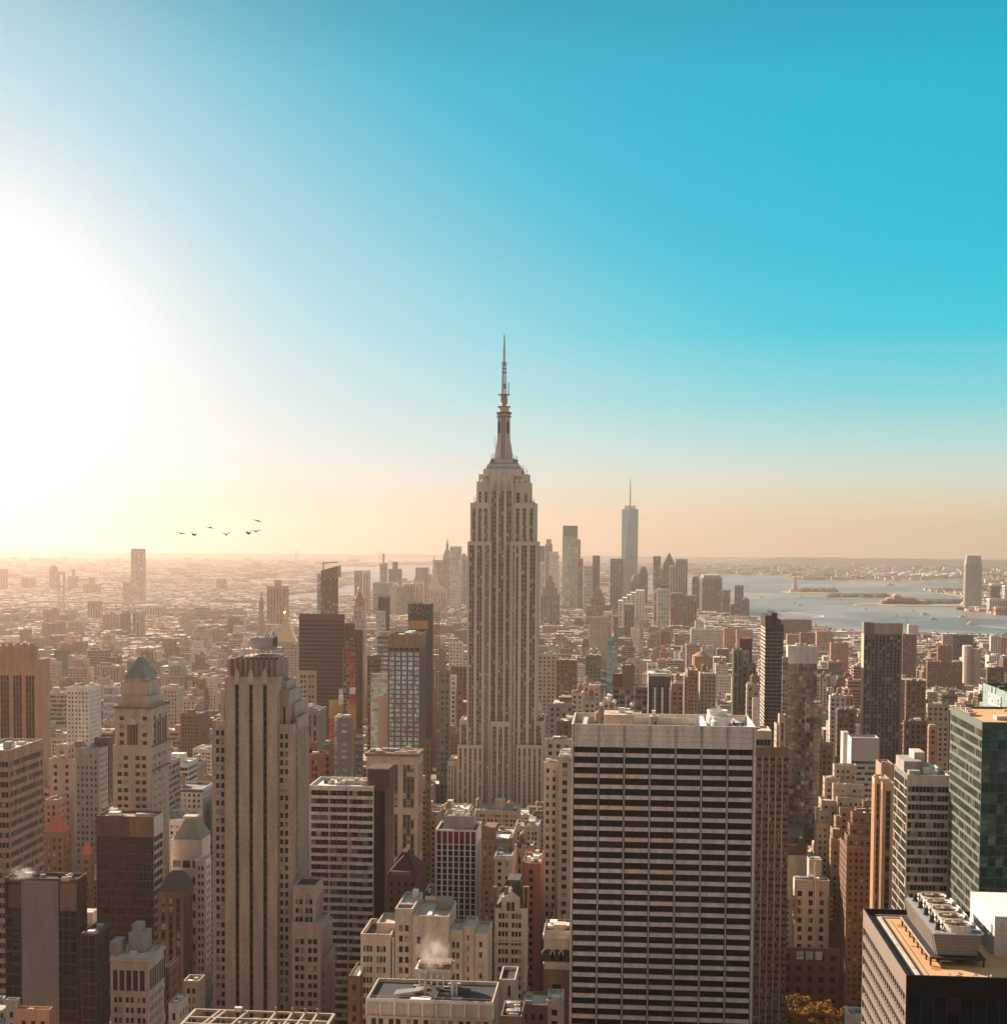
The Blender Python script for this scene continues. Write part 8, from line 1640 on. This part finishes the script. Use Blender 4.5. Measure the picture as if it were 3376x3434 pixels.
for a in ((1285, 188, 1.4, 6, .04, 10, 'leftmost bird, gliding with flat wings'), (1376, 200, 1.25, 12, .26, -25, 'bird with raised left wing, second from the left'), (1492, 145, 1.15, 4, -.10, 15, 'bird with drooping arched wings, highest of the left four'), (1605, 200, 1.05, -6, .32, 20, 'bird with wings in a deep V, middle of the flock'),
          (1762, 190, 1.0, 10, .28, -30, 'bird with raised V wings, lower left of the right trio'), (1815, 175, 1.45, -3, .16, 5, 'broad-winged bird gliding in the middle of the right trio'), (1828, 98, 1.35, 16, -.03, 20, 'topmost bird of the flock, banking down to the right')):
    bird(*a)

# ------------------------------------------------------------------ open steel frame roof at the bottom left edge
def steelroof():
    b = Bld('plant_roof_building', 'nearest roof at the bottom edge, open lit steel beams over machinery, below the striped tower', 'office building'); Y = 300.
    p0, p1 = at(656, 3379, Y), at(1120, 3413, Y); x0, x1, z = p0.x, p1.x, (p0.z + p1.z) / 2; D_ = 26.; b.block(x0, x1, Y - D_, Y, 0, z - 4.5, PU('tan'), faces='FR', roof='roof_black', par=.0); b.bx[-1] = (x0, x1, Y - D_, Y, 0, z)
    q = b.p('steel_frame'); xs = [x0 + (x1 - x0) * f for f in (0, .18, .22, .38, .58, .70, .79, .88, 1)]
    for y in (Y, Y - 5, Y - 9): q.bar((x0, y, z), (x1, y, z), .5, 'wall_beam')
    q.bar((x0, Y, z), (x0, Y - D_, z), .6, 'wall_beam'); q.bar((x1, Y, z), (x1, Y - D_, z), .6, 'wall_beam')
    for x in xs[1:-1]: q.bar((x, Y, z), (x - (2.0 if x < xs[4] else 0), Y - 14, z), .45, 'wall_beam'); q.bar((x, Y, z - 4), (x, Y, z + (1.2 if x > xs[3] else 0)), .3, 'wall_beam')
    f = b.p('fan_shroud')
    for k in range(5):
        cx = x0 + (x1 - x0) * (.44 + .115 * k); cz = z - 2.6
        for ry in (Y - 4.2,):
            pts = [(cx + 2.6 * math.cos(t), ry + 2.6 * math.sin(t), cz + 1.6) for t in np.linspace(0, 2 * math.pi, 17)]
            for i in range(16): f.bar(pts[i], pts[i + 1], .5, 'wall_beam')
        f.lathe(cx, Y - 4.2, [(2.4, cz), (2.5, cz + 1.4)], 'wall_grey', 16); f.bar((cx - 3.0, Y - 1.2, cz + .5), (cx - 1.6, Y - 7, cz + 2.4), .5, 'wall_beam')
    for k in range(8): xx = x0 + 2 + k * 1.3; q.box(xx, xx + .9, Y - 7, Y - 3, z - 4.4, z - 3.2, 'wall_grey')
    q.box(x0 + 10, x0 + 14, Y - 6, Y - 2, z - 4.4, z - 2, 'wall_concgrey'); q.box(x0 + 8.8, x0 + 10.4, Y - .6, Y + .4, z + .1, z + 1., 'wall_white')
    b.done()
steelroof()

# ------------------------------------------------------------------ steam and haze
def volmat(name, col, dens, g=0., noise=None):
    m = bpy.data.materials.new(name); m.use_nodes = True; MATS[name] = m; t = m.node_tree; n = t.nodes; n.clear(); o = n.new('ShaderNodeOutputMaterial'); v = n.new('ShaderNodeVolumePrincipled'); v.inputs['Color'].default_value = (*col, 1); v.inputs['Density'].default_value = dens; v.inputs['Anisotropy'].default_value = g; t.links.new(v.outputs[0], o.inputs['Volume'])
    if noise:
        tc = n.new('ShaderNodeTexCoord'); x = n.new('ShaderNodeTexNoise'); x.inputs['Scale'].default_value = noise; x.inputs['Detail'].default_value = 4; t.links.new(tc.outputs['Object'], x.inputs[0])
        mr = n.new('ShaderNodeMapRange'); mr.inputs[1].default_value = .42; mr.inputs[2].default_value = .7; mr.inputs[4].default_value = dens; t.links.new(x.outputs[0], mr.inputs[0])
        l_ = n.new('ShaderNodeVectorMath'); l_.operation = 'LENGTH'; t.links.new(tc.outputs['Object'], l_.inputs[0]); f = n.new('ShaderNodeMapRange'); f.inputs[1].default_value = .45; f.inputs[2].default_value = 1.; f.inputs[3].default_value = 1.; f.inputs[4].default_value = 0.; t.links.new(l_.outputs['Value'], f.inputs[0])
        k = n.new('ShaderNodeMath'); k.operation = 'MULTIPLY'; t.links.new(mr.outputs[0], k.inputs[0]); t.links.new(f.outputs[0], k.inputs[1]); t.links.new(k.outputs[0], v.inputs['Density'])
    return m
volmat('steam', (1, .97, .94), .28, .3, 2.2)
for i, (c, zx, zy, Y, sc_) in enumerate(((6, 1380, 1400, 428., (6.2, 3, 6.5)), (5, 165, 832, 445., (5, 2.5, 2.6)))):
    q = Q(); q.lathe(0, 0, [(.05, -1), (.7, -.75), (1, -.1), (.9, .4), (.45, .85), (.05, 1)], 'steam', 16); o = q.build('steam'); o.location = at(*S(c, zx, zy), Y); o.scale = sc_; o['kind'] = 'stuff'
volmat('haze_air', HAZE['color'], HAZE['density'], HAZE['g'])
q = Q(); q.box(-20100, 14100, -1600, 25700, -1, 575, 'haze_air'); o = q.build('haze'); o['kind'] = 'stuff'
